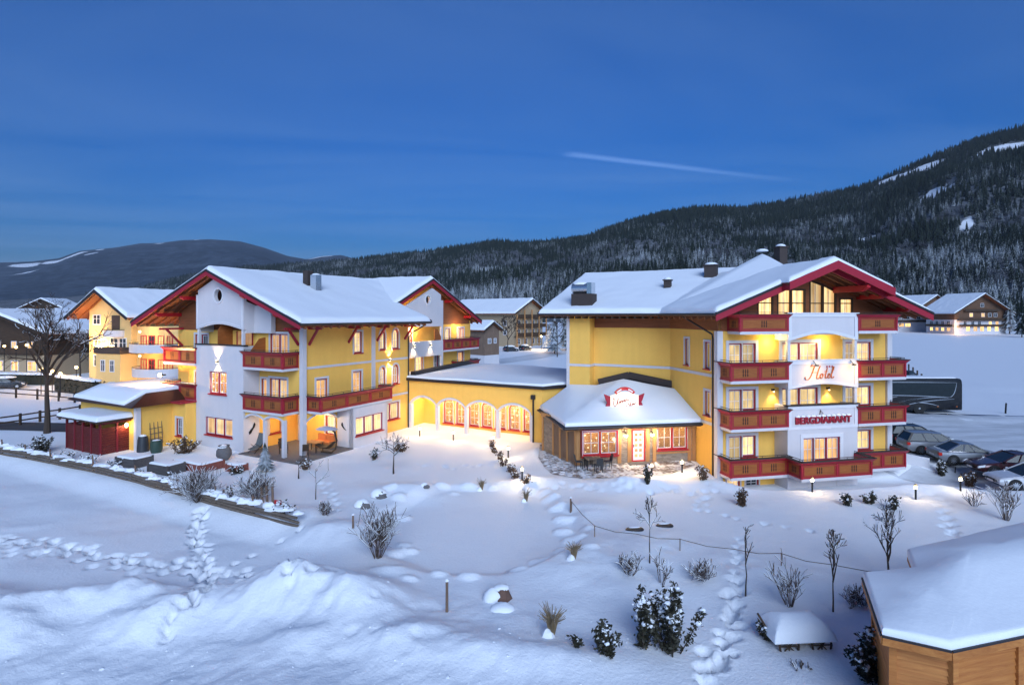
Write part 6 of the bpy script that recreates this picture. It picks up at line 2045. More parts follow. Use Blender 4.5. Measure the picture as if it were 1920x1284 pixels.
tree('thin two stemmed sapling where the rope line passes', 1398, 1117, 2.5, 22, 0.03, 0.10, 2, fork=0.35, limbs=7, rise=0.8, snowy=0.4)
tree('bare upright tree with many shoots left of the cabin', 1664, 1086, 2.8, 23, 0.045, 0.20, 3, fork=0.12, limbs=12, rise=0.5)
tree('young tree with curled snowy top near the hand cart', 1562, 1146, 2.7, 24, 0.03, 0.16, 3, fork=0.25, limbs=9, rise=0.5, snowy=0.5)
tree('small vase shaped tree on the lawn by the box window', 738, 888, 2.3, 25, 0.06, 0.62, 3, fork=0.4, limbs=8)
tree('spindly sapling with two long side shoots below the terrace', 592, 936, 1.9, 26, 0.03, 0.7, 2, fork=0.35, limbs=4)
tree('short dark sapling stump below the terrace edge', 560, 897, 1.1, 27, 0.05, 0.5, 2, fork=0.5, limbs=4)
leafy('big dark evergreen shrub with snow on every twig', 1258, 1222, 2.2, 1.9, 31, n=1500, snow=150, size=0.09)
leafy('upright evergreen shrub left of the biggest one', 1202, 1212, 2.1, 0.9, 32, n=800, snow=70)
leafy('narrow evergreen shrub standing foremost of the clump', 1140, 1228, 1.55, 0.6, 33, n=480, snow=45)
leafy('tiny sprig poking out of snow beside the clump', 1085, 1213, 0.35, 0.5, 34, n=60, snow=6)
leafy('dark shrub against the left wall of the cabin', 1632, 1275, 1.6, 1.2, 35, n=900, snow=90)
leafy('snowy shrub under the cabin wall planks', 1735, 1330, 0.9, 1.6, 36, n=600, snow=60)
leafy('small spiky shrub at the tail of the hand cart', 1444, 1200, 0.75, 0.7, 37, n=200, snow=26)
leafy('brown shrub with a sapling before the corner balconies', 1392, 949, 1.25, 0.75, 38, 'brown_leaf', n=380, snow=26)
leafy('first of three small dark shrubs near the basement windows', 1590, 948, 0.95, 0.7, 39, n=220, snow=18)
leafy('middle of three small dark shrubs near the basement windows', 1632, 945, 0.95, 0.6, 40, n=220, snow=16)
leafy('last of three small dark shrubs near the basement windows', 1674, 955, 1.1, 0.6, 41, n=260, snow=18)
leafy('conical shrub between the parked cars and the hotel', 1764, 893, 1.7, 0.8, 42, n=420, snow=40)
leafy('shrub lit by the bollard next to the maroon car', 1868, 918, 1.2, 0.9, 43, 'brown_leaf', n=340, snow=26, at_=gp(1818, 912))
leafy('clipped dark bush on the edge of the cobbled patio', 1214, 908, 1.3, 0.4, 44, n=260, snow=14)
leafy('loose brown bush at the corner of the right house', 1318, 900, 1.3, 0.8, 45, 'brown_leaf', n=300, snow=24)
for i, (a, b) in enumerate(((921, 838), (930, 850), (938, 862), (946, 874), (958, 886), (966, 897), (986, 906))):
    leafy(('topmost brown bush of the lit row, touching the arcade', 'second brown bush of the lit row below the arcade', 'third brown bush of the lit row, just above a bollard', 'fourth brown bush of the lit row, just below a bollard', 'fifth brown bush of the lit row, counted from the arcade', 'sixth brown bush of the lit row, beside the lowest bollard', 'last brown bush of the lit row, out on the open snow')[i], a, b, 0.75, 0.6, 50 + i, 'brown_leaf', n=130, snow=12, size=0.08, group='row of lit bushes')
leafy('withered climber against the annexe wall', 345, 850, 1.5, 2.6, 60, 'brown_leaf', n=900, snow=30)
leafy('dark leafy bush left of the shed', 78, 848, 1.5, 2.0, 61, n=700, snow=60)
leafy('round snow capped bush on the lawn before the box window', 700, 862, 0.95, 1.1, 62, n=200, snow=60)
leafy('brown hedge at the foot of the box window wall', 748, 846, 0.8, 1.6, 63, 'brown_leaf', n=420, snow=14)
leafy('frosted bush on the edge of the garden terrace', 572, 880, 0.9, 1.0, 64, 'brown_leaf', n=240, snow=46)
leafy('snowy ground plant beside the red planter', 440, 888, 0.6, 1.2, 65, n=180, snow=40)
for i, (a, b, hh, ww) in enumerate(((120, 862, .8, 1.5), (165, 870, .9, 1.6), (215, 878, .8, 1.4), (262, 898, .7, 1.4), (320, 905, .7, 1.3), (432, 935, .8, 1.4), (530, 965, .8, 1.3), (45, 845, .7, 1.6))):
    leafy(('snow buried plant in front of the dark leafy bush', 'snow mound with leaves before the shed corner', 'snow buried plant between shed and log fence', 'snow buried plant left of the first grey bed', 'snow buried plant below the second grey bed', 'snow buried plant right of the broad twiggy dome', 'snow buried plant at the end of the log fence', 'snow buried plant at the start of the log fence, by the lane')[i], a, b, hh, ww, 70 + i, n=90, snow=75, group='snow buried plants along the fence')
tuft('dry grass tuft at the far rim of the frozen pond', 903, 918, 0.75, 81)
tuft('dry grass tuft in a snow mound by the pond stones', 986, 940, 0.8, 82)
tuft('dry grass tuft half buried beside a snow lump', 1076, 1047, 0.8, 83)
tuft('tall dry grass tuft with drooping blades', 1035, 1192, 1.05, 84, 110)
# small fir at the terrace
far_tree('small_fir', 'small snowy fir in front of the garden terrace', spruce_mesh('crown', 19, 18, 0.30, 8), gp(497, 884), 0.13, None, 0.11)

# ------------------------------------------------------------------ log fence along the field
FE = thing('log_fence', 'weathered log fence running along the garden edge', 'fence', gp(280, 895))
FI = FE.location.copy()
path = [gp(*p) for p in ((-60, 838), (0, 851), (90, 868), (170, 884), (250, 903), (330, 926), (400, 947), (470, 965), (553, 986))]
rr = random.Random(12)
for a, b in zip(path, path[1:]):
    L_ = (b - a).length
    n = max(1, int(L_ / 3.0))
    for i in range(n):
        p, q = a.lerp(b, i / n), a.lerp(b, (i + 1) / n)
        d = (q - p).normalized()
        for k in range(3):
            m_ = MB()
            z = 0.04 + k * 0.2
            off = V((-d.y, d.x, 0)) * (0.05 * (k % 2) - 0.1 * k * 0.5)
            m_.tube([p - d * 0.25 + V((0, 0, z + rr.gauss(0, .03))) + off, p.lerp(q, .5) + V((0, 0, z + rr.gauss(0, .03))) + off, q + d * 0.25 + V((0, 0, z + rr.gauss(0, .03))) + off], [0.075, 0.085, 0.07], 7)
            part('rail', m_, 'old_wood', FE, Matrix.Translation(-FI), smooth=True)
        m_ = MB()
        nrm = V((-d.y, d.x, 0))
        m_.tube([p + nrm * 0.2 + V((0, 0, -0.3)), p + nrm * 0.1 + V((0, 0, 0.95 + rr.uniform(0, .15)))], [0.06, 0.045], 6)
        part('post', m_, 'old_wood_upright', FE, Matrix.Translation(-FI))
        m_ = MB()
        for j in range(5):
            c = p.lerp(q, (j + rr.random()) / 5) + nrm * rr.uniform(0.0, 0.3) + V((0, 0, rr.uniform(0.42, 0.58)))
            m_.blob(c, rr.uniform(0.3, 0.6), 0.24, rr.uniform(0.1, 0.26), rr, 9, 4, 0.25)
        part('snow', m_, 'snow', FE, Matrix.Translation(-FI), smooth=True)['kind'] = 'stuff'
def rail_fence(lab, pix, h=1.0):
    pts_ = [gp(*p) for p in pix]
    o = thing('rail_fence', lab, 'fence', pts_[0], 0, 'dark rail fences by the lane')
    for a, b in zip(pts_, pts_[1:]):
        for p in (a, b) if b is pts_[-1] else (a,):
            m_ = MB(); m_.box(-0.08, 0.08, -0.08, 0.08, -0.3, h + 0.12); part('post', m_, 'dark_wood', o, Matrix.Translation(p - pts_[0]))
        for z in (0.45, 0.95):
            m_ = MB(); m_.bar(a - pts_[0] + V((0, 0, z * h)), b - pts_[0] + V((0, 0, z * h)), 0.07, 0.13); part('rail', m_, 'dark_wood', o)
rail_fence('dark two rail fence on the near side of the lane', [(-40, 808), (38, 797), (75, 791), (112, 786), (150, 779)])
rail_fence('dark rail fence across the white meadow beyond the lane', [(-20, 742), (30, 746), (70, 749), (110, 752), (140, 755)], 1.2)

# ------------------------------------------------------------------ garden things
def planter(lab, px, py, w, d, h, rot, mat, group):
    o = thing('raised_bed', lab, 'planter', gp(px, py), rot, group)
    nb = 3
    for k in range(nb):
        z0, z1 = h * k / nb, h * (k + 1) / nb - 0.012
        for (x0, x1, y0, y1) in ((-w / 2, w / 2, -d / 2, -d / 2 + 0.05), (-w / 2, w / 2, d / 2 - 0.05, d / 2), (-w / 2 - 0.001, -w / 2 + 0.05, -d / 2 + 0.051, d / 2 - 0.051), (w / 2 - 0.05, w / 2 + 0.001, -d / 2 + 0.051, d / 2 - 0.051)):
            m_ = MB(); m_.box(x0, x1, y0, y1, z0 - 0.02, z1); part('plank', m_, mat, o)
    m_ = MB()
    for x in (-w / 2, w / 2):
        for y in (-d / 2, d / 2):
            m_.box(x - 0.05, x + 0.05, y - 0.05, y + 0.05, -0.1, h + 0.03)
    part('corner_posts', m_, mat, o)
    m_ = MB(); m_.box(-w / 2 + 0.06, w / 2 - 0.06, -d / 2 + 0.06, d / 2 - 0.06, 0.1, h - 0.06); part('soil', m_, 'dark_brown', o)
    snow_quad('snow', o, I4, (-w / 2 + 0.02, -d / 2 + 0.02, h - 0.05), (w / 2 - 0.02, -d / 2 + 0.02, h - 0.05), (w / 2 - 0.02, d / 2 - 0.02, h - 0.05), (-w / 2 + 0.02, d / 2 - 0.02, h - 0.05), 0.13, r=0.2, mat='snow')
    return o
planter('grey plank raised bed nearest the shed', 252, 872, 1.9, 1.3, 0.62, -24, 'bed_wood', 'raised beds in the garden')
planter('grey plank raised bed with red end board below the first', 312, 885, 1.9, 1.2, 0.62, -24, 'bed_wood', 'raised beds in the garden')
planter('long red brown raised bed by the white bay', 372, 876, 3.0, 1.7, 0.5, -28, 'red_bed_wood', 'raised beds in the garden')
planter('small red brown planter box beside the fir', 444, 882, 1.1, 0.8, 0.45, -28, 'red_bed_wood', 'raised beds in the garden')
def barrel(lab, px, py, r, h, mat, name='rain_barrel', cat='barrel'):
    o = thing(name, lab, cat, gp(px, py))
    m_ = MB(); m_.lathe([(r * 0.85, 0), (r, h * 0.3), (r, h * 0.75), (r * 0.92, h), (r * 0.86, h), (r * 0.84, h * 0.9)], 16); part('body', m_, mat, o, smooth=True)
    m_ = MB(); m_.blob((0, 0, h * 0.9), r * 0.8, r * 0.8, 0.12, None, 12, 4); part('snow', m_, 'snow', o, smooth=True)
barrel('dark green rain barrel against the annexe wall', 293, 848, 0.42, 0.95, 'green_plastic')
o = thing('compost_bin', 'tall dark plastic compost bin next to the shed', 'bin', gp(268, 846))
m_ = MB(); m_.lathe([(0.42, 0), (0.36, 0.9), (0.3, 1.15), (0.05, 1.25)], 12); part('body', m_, 'dark_plastic', o, smooth=True)
m_ = MB(); m_.blob((0, 0, 1.15), 0.26, 0.26, 0.14, None, 10, 4); part('snow', m_, 'snow', o, smooth=True)
o = thing('plant_pot', 'bulging dark glazed pot at the foot of the white bay', 'pot', gp(420, 862))
m_ = MB(); m_.lathe([(0.3, 0), (0.52, 0.35), (0.5, 0.7), (0.34, 0.95), (0.4, 1.05), (0.33, 1.05), (0.28, 0.9)], 16); part('body', m_, 'stone_grey', o, smooth=True)
m_ = MB(); m_.blob((0, -0.1, 0.9), 0.3, 0.3, 0.22, random.Random(3), 10, 4); part('snow', m_, 'snow', o, smooth=True)
o = thing('trellis', 'weathered wooden trellis leaning on the annexe wall', 'trellis')
o.matrix_basis = T(-15.43, 42, 0) @ RZ(-28.3) @ T(-12.2, -3.6, 0.3) @ RIGHT @ Matrix.Rotation(R(-6), 4, 'X')
m_ = MB()
for x in (-0.45, -0.15, 0.15, 0.45): m_.box(x - 0.025, x + 0.025, -0.08, -0.05, 0, 1.7)
part('uprights', m_, 'old_wood_upright', o)
m_ = MB()
for z in (0.4, 0.8, 1.2, 1.6): m_.box(-0.5, 0.5, -0.05, -0.02, z, z + 0.05)
part('crossbars', m_, 'old_wood', o)
def post_in_snow(lab, px, py, h, r, mat='old_wood_upright', lean=0, cap=True):
    o = thing('wooden_post', lab, 'post', gp(px, py), 0, 'posts standing in the snow')
    m_ = MB(); m_.tube([(0, 0, -0.3), (lean * h, 0, h)], [r, r * 0.9], 8); part('shaft', m_, mat, o)
    if cap:
        m_ = MB(); m_.blob((lean * h, 0, h), r * 1.3, r * 1.3, r * 1.6, None, 8, 4); part('snow', m_, 'snow', o, smooth=True)
    return o
post_in_snow('short wooden post above the bare bush at the pond', 662, 990, 0.62, 0.05)
post_in_snow('snow plastered marker post with green top near the rock', 838, 1146, 1.05, 0.055)
post_in_snow('post at the corner of the rope line', 1070, 960, 0.75, 0.05)
post_in_snow('dark short post between maroon car and bollard', 1791, 888, 0.5, 0.04, 'iron', 0, False)
post_in_snow('lone black post beside the packed road past the coach', 1885, 775, 1.1, 0.09, 'iron', 0.08, False)
# rope barrier
RP = thing('rope_barrier', 'thin rope strung between stakes across the snowy garden', 'rope', gp(1072, 958))
rp0 = RP.location.copy()
rpts = [gp(*p) for p in ((1072, 958), (1115, 1006), (1192, 1022), (1275, 1032), (1378, 1052), (1465, 1060), (1560, 1082), (1690, 1098))]
for i, p in enumerate(rpts):
    if i in (0, 1, 3, 5):
        m_ = MB(); m_.tube([p - rp0 + V((0, 0, -0.2)), p - rp0 + V((0, 0, 0.52))], 0.022, 6); part('stake', m_, 'old_wood_upright', RP)
m_ = MB()
for i, (a, b) in enumerate(zip(rpts, rpts[1:])):
    c = a.lerp(b, 0.5) + V((0, 0, -0.06))
    m_.tube([a - rp0 + V((0, 0, 0.5)), c - rp0 + V((0, 0, 0.47)), b - rp0 + V((0, 0, 0.5))], 0.016, 5)
part('rope', m_, 'old_wood', RP)
def slab(lab, px, py):
    o = thing('oval_slab', lab, 'slab', gp(px, py), 8, 'dark oval slabs in the snow')
    m_ = MB(); m_.lathe([(0.42, -0.1), (0.45, 0.02), (0.40, 0.07), (0.02, 0.08)], 18); m_.xf(Matrix.Diagonal((1, 0.62, 1, 1))); part('disc', m_, 'dark_metal', o, smooth=True)
    m_ = MB(); m_.blob((0.03, 0.14, 0.06), 0.3, 0.12, 0.06, None, 12, 4); part('snow', m_, 'snow', o, smooth=True)
slab('dark oval slab left of the slender young tree', 1190, 993)
slab('dark oval slab right of the slender young tree', 1246, 986)
o = thing('rock', 'rusty brown rock under a thick cap of snow', 'rock', gp(938, 1124), 10)
m_ = MB(); rr = random.Random(2); m_.blob((0.1, 0, -0.1), 0.34, 0.3, 0.52, rr, 9, 5, 0.22); part('stone', m_, 'stone_brown', o)
m_ = MB(); m_.blob((-0.22, 0.1, 0.0), 0.42, 0.36, 0.42, rr, 12, 5, 0.08); m_.blob((0.05, 0.08, 0.38), 0.3, 0.24, 0.14, rr, 12, 5, 0.06); m_.blob((-0.05, -0.7, -0.1), 0.52, 0.4, 0.34, rr, 12, 5, 0.06); part('snow', m_, 'snow', o, smooth=True)
for lab, a, b, s in (('grey boulder peeping from snow at the pond corner', 711, 930, .38), ('dark boulder with snow cap left of the pond', 680, 948, .34), ('small dark stone on the far pond rim', 797, 912, .2)):
    o = thing('boulder', lab, 'rock', gp(a, b), 0, 'stones round the pond')
    m_ = MB(); rr = random.Random(a); m_.blob((0.1, -0.1, -0.05), s, s * .8, s * .9, rr, 9, 5, 0.2); part('stone', m_, 'stone_grey', o)
    m_ = MB(); m_.blob((-0.05, 0.05, 0.0), s * 1.3, s * 1.1, s * 1.15, rr, 12, 5, 0.06); part('snow', m_, 'snow', o, smooth=True)
o = thing('red_plate', 'small red metal plate on stakes by the log fence', 'sign', gp(521, 960), -20)
m_ = MB(); m_.box(-0.22, 0.22, -0.02, 0.02, 0.35, 0.62); part('plate', m_, 'bright_red_paint', o)
m_ = MB(); m_.box(-0.03, 0.03, 0.02, 0.05, -0.2, 0.6); part('stake', m_, 'old_wood_upright', o)
m_ = MB(); m_.blob((0.0, -0.03, 0.485), 0.07, 0.012, 0.05, None, 8, 4, flat=False); part('emblem', m_, 'dry_grass', o)
for i, (a, b) in enumerate(((493, 942), (502, 944), (512, 946))):
    post_in_snow(('leaning split stake farthest from the red plate', 'middle one of three leaning split stakes', 'leaning split stake touching the red plate')[i], a, b, 1.0, 0.07, 'old_wood_upright', -0.12 + 0.04 * i, False)
# hand cart under snow
CT = thing('hand_cart', 'old wooden hand cart buried under a pillow of snow', 'cart', gp(1492, 1200) - V((0, 0, 0.2)), 4)
m_ = MB(); m_.box(-0.85, 0.8, -0.4, 0.4, 0.42, 0.55); m_.box(-0.85, 0.8, -0.42, -0.38, 0.55, 0.75); m_.box(-0.85, 0.8, 0.38, 0.42, 0.55, 0.75); part('box', m_, 'dark_wood', CT)
for x in (-0.5, 0.55):
    for y in (-0.5, 0.5):
        m_ = MB()
        for k in range(8):
            a = math.pi * k / 4
            m_.bar((x, y, 0.32), (x + 0.30 * math.cos(a), y, 0.32 + 0.30 * math.sin(a)), 0.03, 0.03)
        m_.tube([(x + 0.31 * math.cos(2 * math.pi * k / 18), y, 0.32 + 0.31 * math.sin(2 * math.pi * k / 18)) for k in range(19)], 0.035, 5)
        part('wheel', m_, 'dark_wood', CT)
m_ = MB(); m_.bar((-0.85, 0, 0.45), (-1.25, 0, 1.1), 0.06, 0.06); part('shaft', m_, 'dark_wood', CT)
snow_quad('snow', CT, I4, (-1.02, -0.62, 0.5), (0.98, -0.62, 0.5), (0.98, 0.62, 0.5), (-1.02, 0.62, 0.5), 0.6, r=0.85, step=0.12, mat='snow')

# ------------------------------------------------------------------ cabin at the lower right
CB = thing('wooden_cabin', 'honey coloured plank cabin with deep snow on its roof', 'cabin', (10.3, 13.5, 0.0))
c0 = V((10.3, 13.5, 0))
ground_ = -0.2
ring_ = [V(p) - c0 for p in ((8.95, 13.75, 2.6), (10.2, 13.2, 2.55), (12.4, 13.75, 2.6), (18.0, 15.2, 2.7), (19.0, 20.5, 2.8), (12.5, 18.0, 2.75), (11.95, 16.9, 2.65), (10.3, 16.7, 2.62))]
ap1, ap2 = V((13.4, 16.6, 3.3)) - c0, V((17.0, 17.6, 3.4)) - c0
faces = [[ring_[0], ring_[1], ap1], [ring_[1], ring_[2], ap1], [ring_[2], ring_[3], ap2, ap1], [ring_[3], ring_[4], ap2], [ring_[4], ring_[5], ap1, ap2], [ring_[5], ring_[6], ap1], [ring_[6], ring_[7], ring_[0], ap1]]
m_ = MB()
for f in faces:
    n = len(f)
    m_.add([tuple(p) for p in f] + [tuple(p - V((0, 0, 0.12))) for p in f], [tuple(range(n)), tuple(range(2 * n - 1, n - 1, -1))] + [(i, (i + 1) % n, n + (i + 1) % n, n + i) for i in range(n)])
CR = part('roof', m_, 'cabin_wood', CB)
snow_faces('roof_snow', CR, I4, [[tuple(p) for p in f] for f in faces], 0.26, 0.10, seed=19)
cen = sum(ring_, V()) / 8
inner = [cen.lerp(p, 0.90) for p in ring_]
for a, b in zip(inner, inner[1:] + inner[:1]):
    d = b - a
    d.z = 0
    Lw = d.length
    m0 = T(a.x, a.y, 0) @ Matrix.Rotation(math.atan2(d.y, d.x), 4, 'Z')
    k = 0
    z = ground_ - 0.1
    while z < 2.55:
        m_ = cached(('cabplank', round(Lw, 2)), lambda: MB().hexa([(0, 0, 0), (Lw, 0, 0), (Lw, 0.08, 0), (0, 0.08, 0)], [(0, 0.04, 0.166), (Lw, 0.04, 0.166), (Lw, 0.08, 0.166), (0, 0.08, 0.166)]).mesh('plank', 'cabin_wood'))
        ob('plank', m_, CB, m0 @ T(0, 0, z))
        z += 0.176
    m_ = MB(); m_.box(-0.08, 0.08, -0.05, 0.1, ground_ - 0.2, 2.5); part('corner_post', m_, 'cabin_wood', CB, m0)
    m_ = MB(); m_.box(0.0, Lw, -0.03, 0.08, 2.32, 2.5); part('wall_plate', m_, 'cabin_wood', CB, m0)
for a, b in ((ring_[0], ring_[1]), (ring_[1], ring_[2]), (ring_[2], ring_[3]), (ring_[7], ring_[0])):
    m_ = MB(); m_.bar(a - V((0, 0, 0.06)), b - V((0, 0, 0.06)), 0.06, 0.2); part('fascia', m_, 'cabin_wood', CR)
    m_ = MB(); m_.bar(a + V((0, 0, 0.05)), b + V((0, 0, 0.05)), 0.09, 0.05); part('drip_edge', m_, 'dark_metal', CR)

# ------------------------------------------------------------------ furniture
def chair(lab, loc, rot, group, mat='iron', seat='dark_plastic'):
    o = thing('garden_chair', lab, 'chair', loc, rot, group)
    for x in (-0.2, 0.2):
        for y in (-0.2, 0.2):
            m_ = cached(('cleg', mat), lambda: MB().box(-0.018, 0.018, -0.018, 0.018, 0, 0.44).mesh('leg', mat))
            ob('leg', m_, o, T(x, y, 0))
    ob('seat', cached(('cseat', seat), lambda: MB().box(-0.23, 0.23, -0.22, 0.22, 0.44, 0.49).mesh('seat', seat)), o)
    ob('backrest', cached(('cback', seat), lambda: MB().hexa([(-0.23, 0.2, 0.5), (0.23, 0.2, 0.5), (0.23, 0.24, 0.5), (-0.23, 0.24, 0.5)], [(-0.22, 0.3, 0.95), (0.22, 0.3, 0.95), (0.22, 0.34, 0.95), (-0.22, 0.34, 0.95)]).mesh('backrest', seat)), o)
    return o
def table(lab, loc, rot, w, d, h, mat, group=None):
    o = thing('garden_table', lab, 'table', loc, rot, group)
    m_ = MB(); m_.box(-w / 2, w / 2, -d / 2, d / 2, h - 0.05, h); part('top', m_, mat, o)
    for x in (-w / 2 + 0.06, w / 2 - 0.06):
        for y in (-d / 2 + 0.06, d / 2 - 0.06):
            m_ = MB(); m_.box(x - 0.025, x + 0.025, y - 0.025, y + 0.025, 0, h - 0.05); part('leg', m_, 'iron', o)
pz = gp(1112, 880)
pz.z = ghs(pz.x, pz.y) + 0.05
table('patio table with frosty top under the projecting window', pz, 10, 1.1, 0.75, 0.74, 'old_wood')
chair('dark patio chair on the left of the patio table', pz + V((-0.95, 0.1, 0)), 100, 'chairs at the patio table')
chair('dark patio chair right of the patio table, beside the wall', pz + V((1.0, 0.15, 0)), -80, 'chairs at the patio table')
chair('dark patio chair with its back to the garden', pz + V((0.25, -0.75, 0)), 190, 'chairs at the patio table')
chair('dark patio chair between table and window', pz + V((-0.2, 0.75, 0)), 5, 'chairs at the patio table')
LHM = T(-15.43, 42, 0.05) @ RZ(-28.3)
lp = lambda x, y, z=0: LHM @ V((x, y, z))
table('terrace table lit warm by the ceiling lamp', lp(-0.2, 1.2), -28, 1.3, 0.8, 0.74, 'beam_wood')
chair('brown terrace chair left of the warm lit table', lp(-2.3, 0.2), 70, 'chairs on the terrace', seat='dark_wood')
chair('brown terrace chair near the white column', lp(-1.6, -0.4), 150, 'chairs on the terrace', seat='dark_wood')
chair('brown terrace chair next to the swing seat', lp(0.5, -0.2), 200, 'chairs on the terrace', seat='dark_wood')
o = thing('deck_lounger', 'folded grey reclining chair on the terrace', 'lounger', lp(-3.9, -0.9), -20)
m_ = MB(); m_.hexa([(-0.3, 0.1, 0.35), (0.3, 0.1, 0.35), (0.3, 0.16, 0.35), (-0.3, 0.16, 0.35)], [(-0.3, 0.5, 1.3), (0.3, 0.5, 1.3), (0.3, 0.56, 1.3), (-0.3, 0.56, 1.3)]); part('backrest', m_, 'grey_fabric', o)
m_ = MB(); m_.hexa([(-0.3, -0.6, 0.25), (0.3, -0.6, 0.25), (0.3, 0.16, 0.33), (-0.3, 0.16, 0.33)], [(-0.3, -0.6, 0.31), (0.3, -0.6, 0.31), (0.3, 0.16, 0.4), (-0.3, 0.16, 0.4)]); part('seat', m_, 'grey_fabric', o)
for x in (-0.31, 0.31):
    m_ = MB(); m_.tube([(x, -0.6, 0.0), (x, 0.5, 0.75), (x, 0.5, 1.3)], 0.02, 6); m_.tube([(x, 0.5, 0.0), (x, -0.3, 0.6)], 0.02, 6); part('leg', m_, 'iron', o)
o = thing('garden_sofa', 'orange cushioned bench against the terrace window', 'sofa', lp(-0.6, 2.6), -28)
m_ = MB(); m_.box(-0.9, 0.9, -0.35, 0.35, 0.0, 0.35); part('base', m_, 'beam_wood', o)
for x in (-0.45, 0.45):
    m_ = MB(); m_.box(x - 0.42, x + 0.42, -0.36, 0.25, 0.35, 0.5); part('cushion', m_, 'orange_fabric', o)
    m_ = MB(); m_.box(x - 0.42, x + 0.42, 0.2, 0.38, 0.5, 0.95); part('back_cushion', m_, 'orange_fabric', o)
o = thing('swing_lounger', 'curved swing lounger with grey sun canopy at the terrace corner', 'lounger', lp(1.05, 1.3), -20)
m_ = MB(); m_.tube([(-0.5, 0, 0.05), (0.4, 0, 0.05), (0.8, 0, 0.35), (0.9, 0, 1.0), (0.72, 0, 1.6), (0.2, 0, 1.95)], 0.07, 8); part('arm', m_, 'dark_wood', o, smooth=True)
m_ = MB(); m_.lathe([(0.9, -0.14), (0.6, 0.0), (0.25, 0.06), (0.02, 0.08)], 16, (0, 0, 1.92)); m_.xf(Matrix.Diagonal((1, 0.7, 1, 1))); part('canopy', m_, 'canvas', o, smooth=True)
m_ = MB(); m_.tube([(-0.9, 0, 0.6), (-0.4, 0, 0.42), (0.2, 0, 0.45), (0.65, 0, 0.85)], [0.06, 0.09, 0.09, 0.06], 8); m_.xf(Matrix.Diagonal((1, 4.0, 1, 1))); part('seat', m_, 'dark_wood', o, smooth=True)
# ------------------------------------------------------------------ vehicles
def loft(mb, secs, cap=True):
    n = len(secs[0])
    base = len(mb.v)
    for s in secs:
        mb.v += [tuple(p) for p in s]
    for i in range(len(secs) - 1):
        for k in range(n):
            a, b = base + i * n + k, base + i * n + (k + 1) % n
            mb.f.append((a, b, b + n, a + n))
    if cap:
        mb.f.append(tuple(base + k for k in range(n))[::-1])
        mb.f.append(tuple(base + (len(secs) - 1) * n + k for k in range(n)))
def wheel(parent, x, y, r, w=0.2):
    def tyre():
        m_ = MB(); m_.lathe([(r * 0.66, -w / 2), (r * 0.94, -w / 2), (r, -w / 3), (r, w / 3), (r * 0.94, w / 2), (r * 0.66, w / 2)], 20); m_.xf(Matrix.Rotation(R(90), 4, 'X'))
        return m_.mesh('tyre', 'rubber', True)
    def rim():
        m_ = MB(); m_.lathe([(r * 0.68, -w * 0.40), (r * 0.68, w * 0.40)], 20)
        for k in range(10):
            a = math.pi * k / 5
            m_.bar((0, 0, w * 0.44), (r * 0.64 * math.cos(a), r * 0.64 * math.sin(a), w * 0.42), 0.05, 0.04)
        m_.xf(Matrix.Rotation(R(90), 4, 'X'))
        return m_.mesh('rim', 'silver_metal', True)
    o = ob('wheel', cached(('tyre', r, w), tyre), parent, T(x, y, r) @ (RZ(180) if y > 0 else I4))
    ob('rim', cached(('rim', r, w), rim), o)
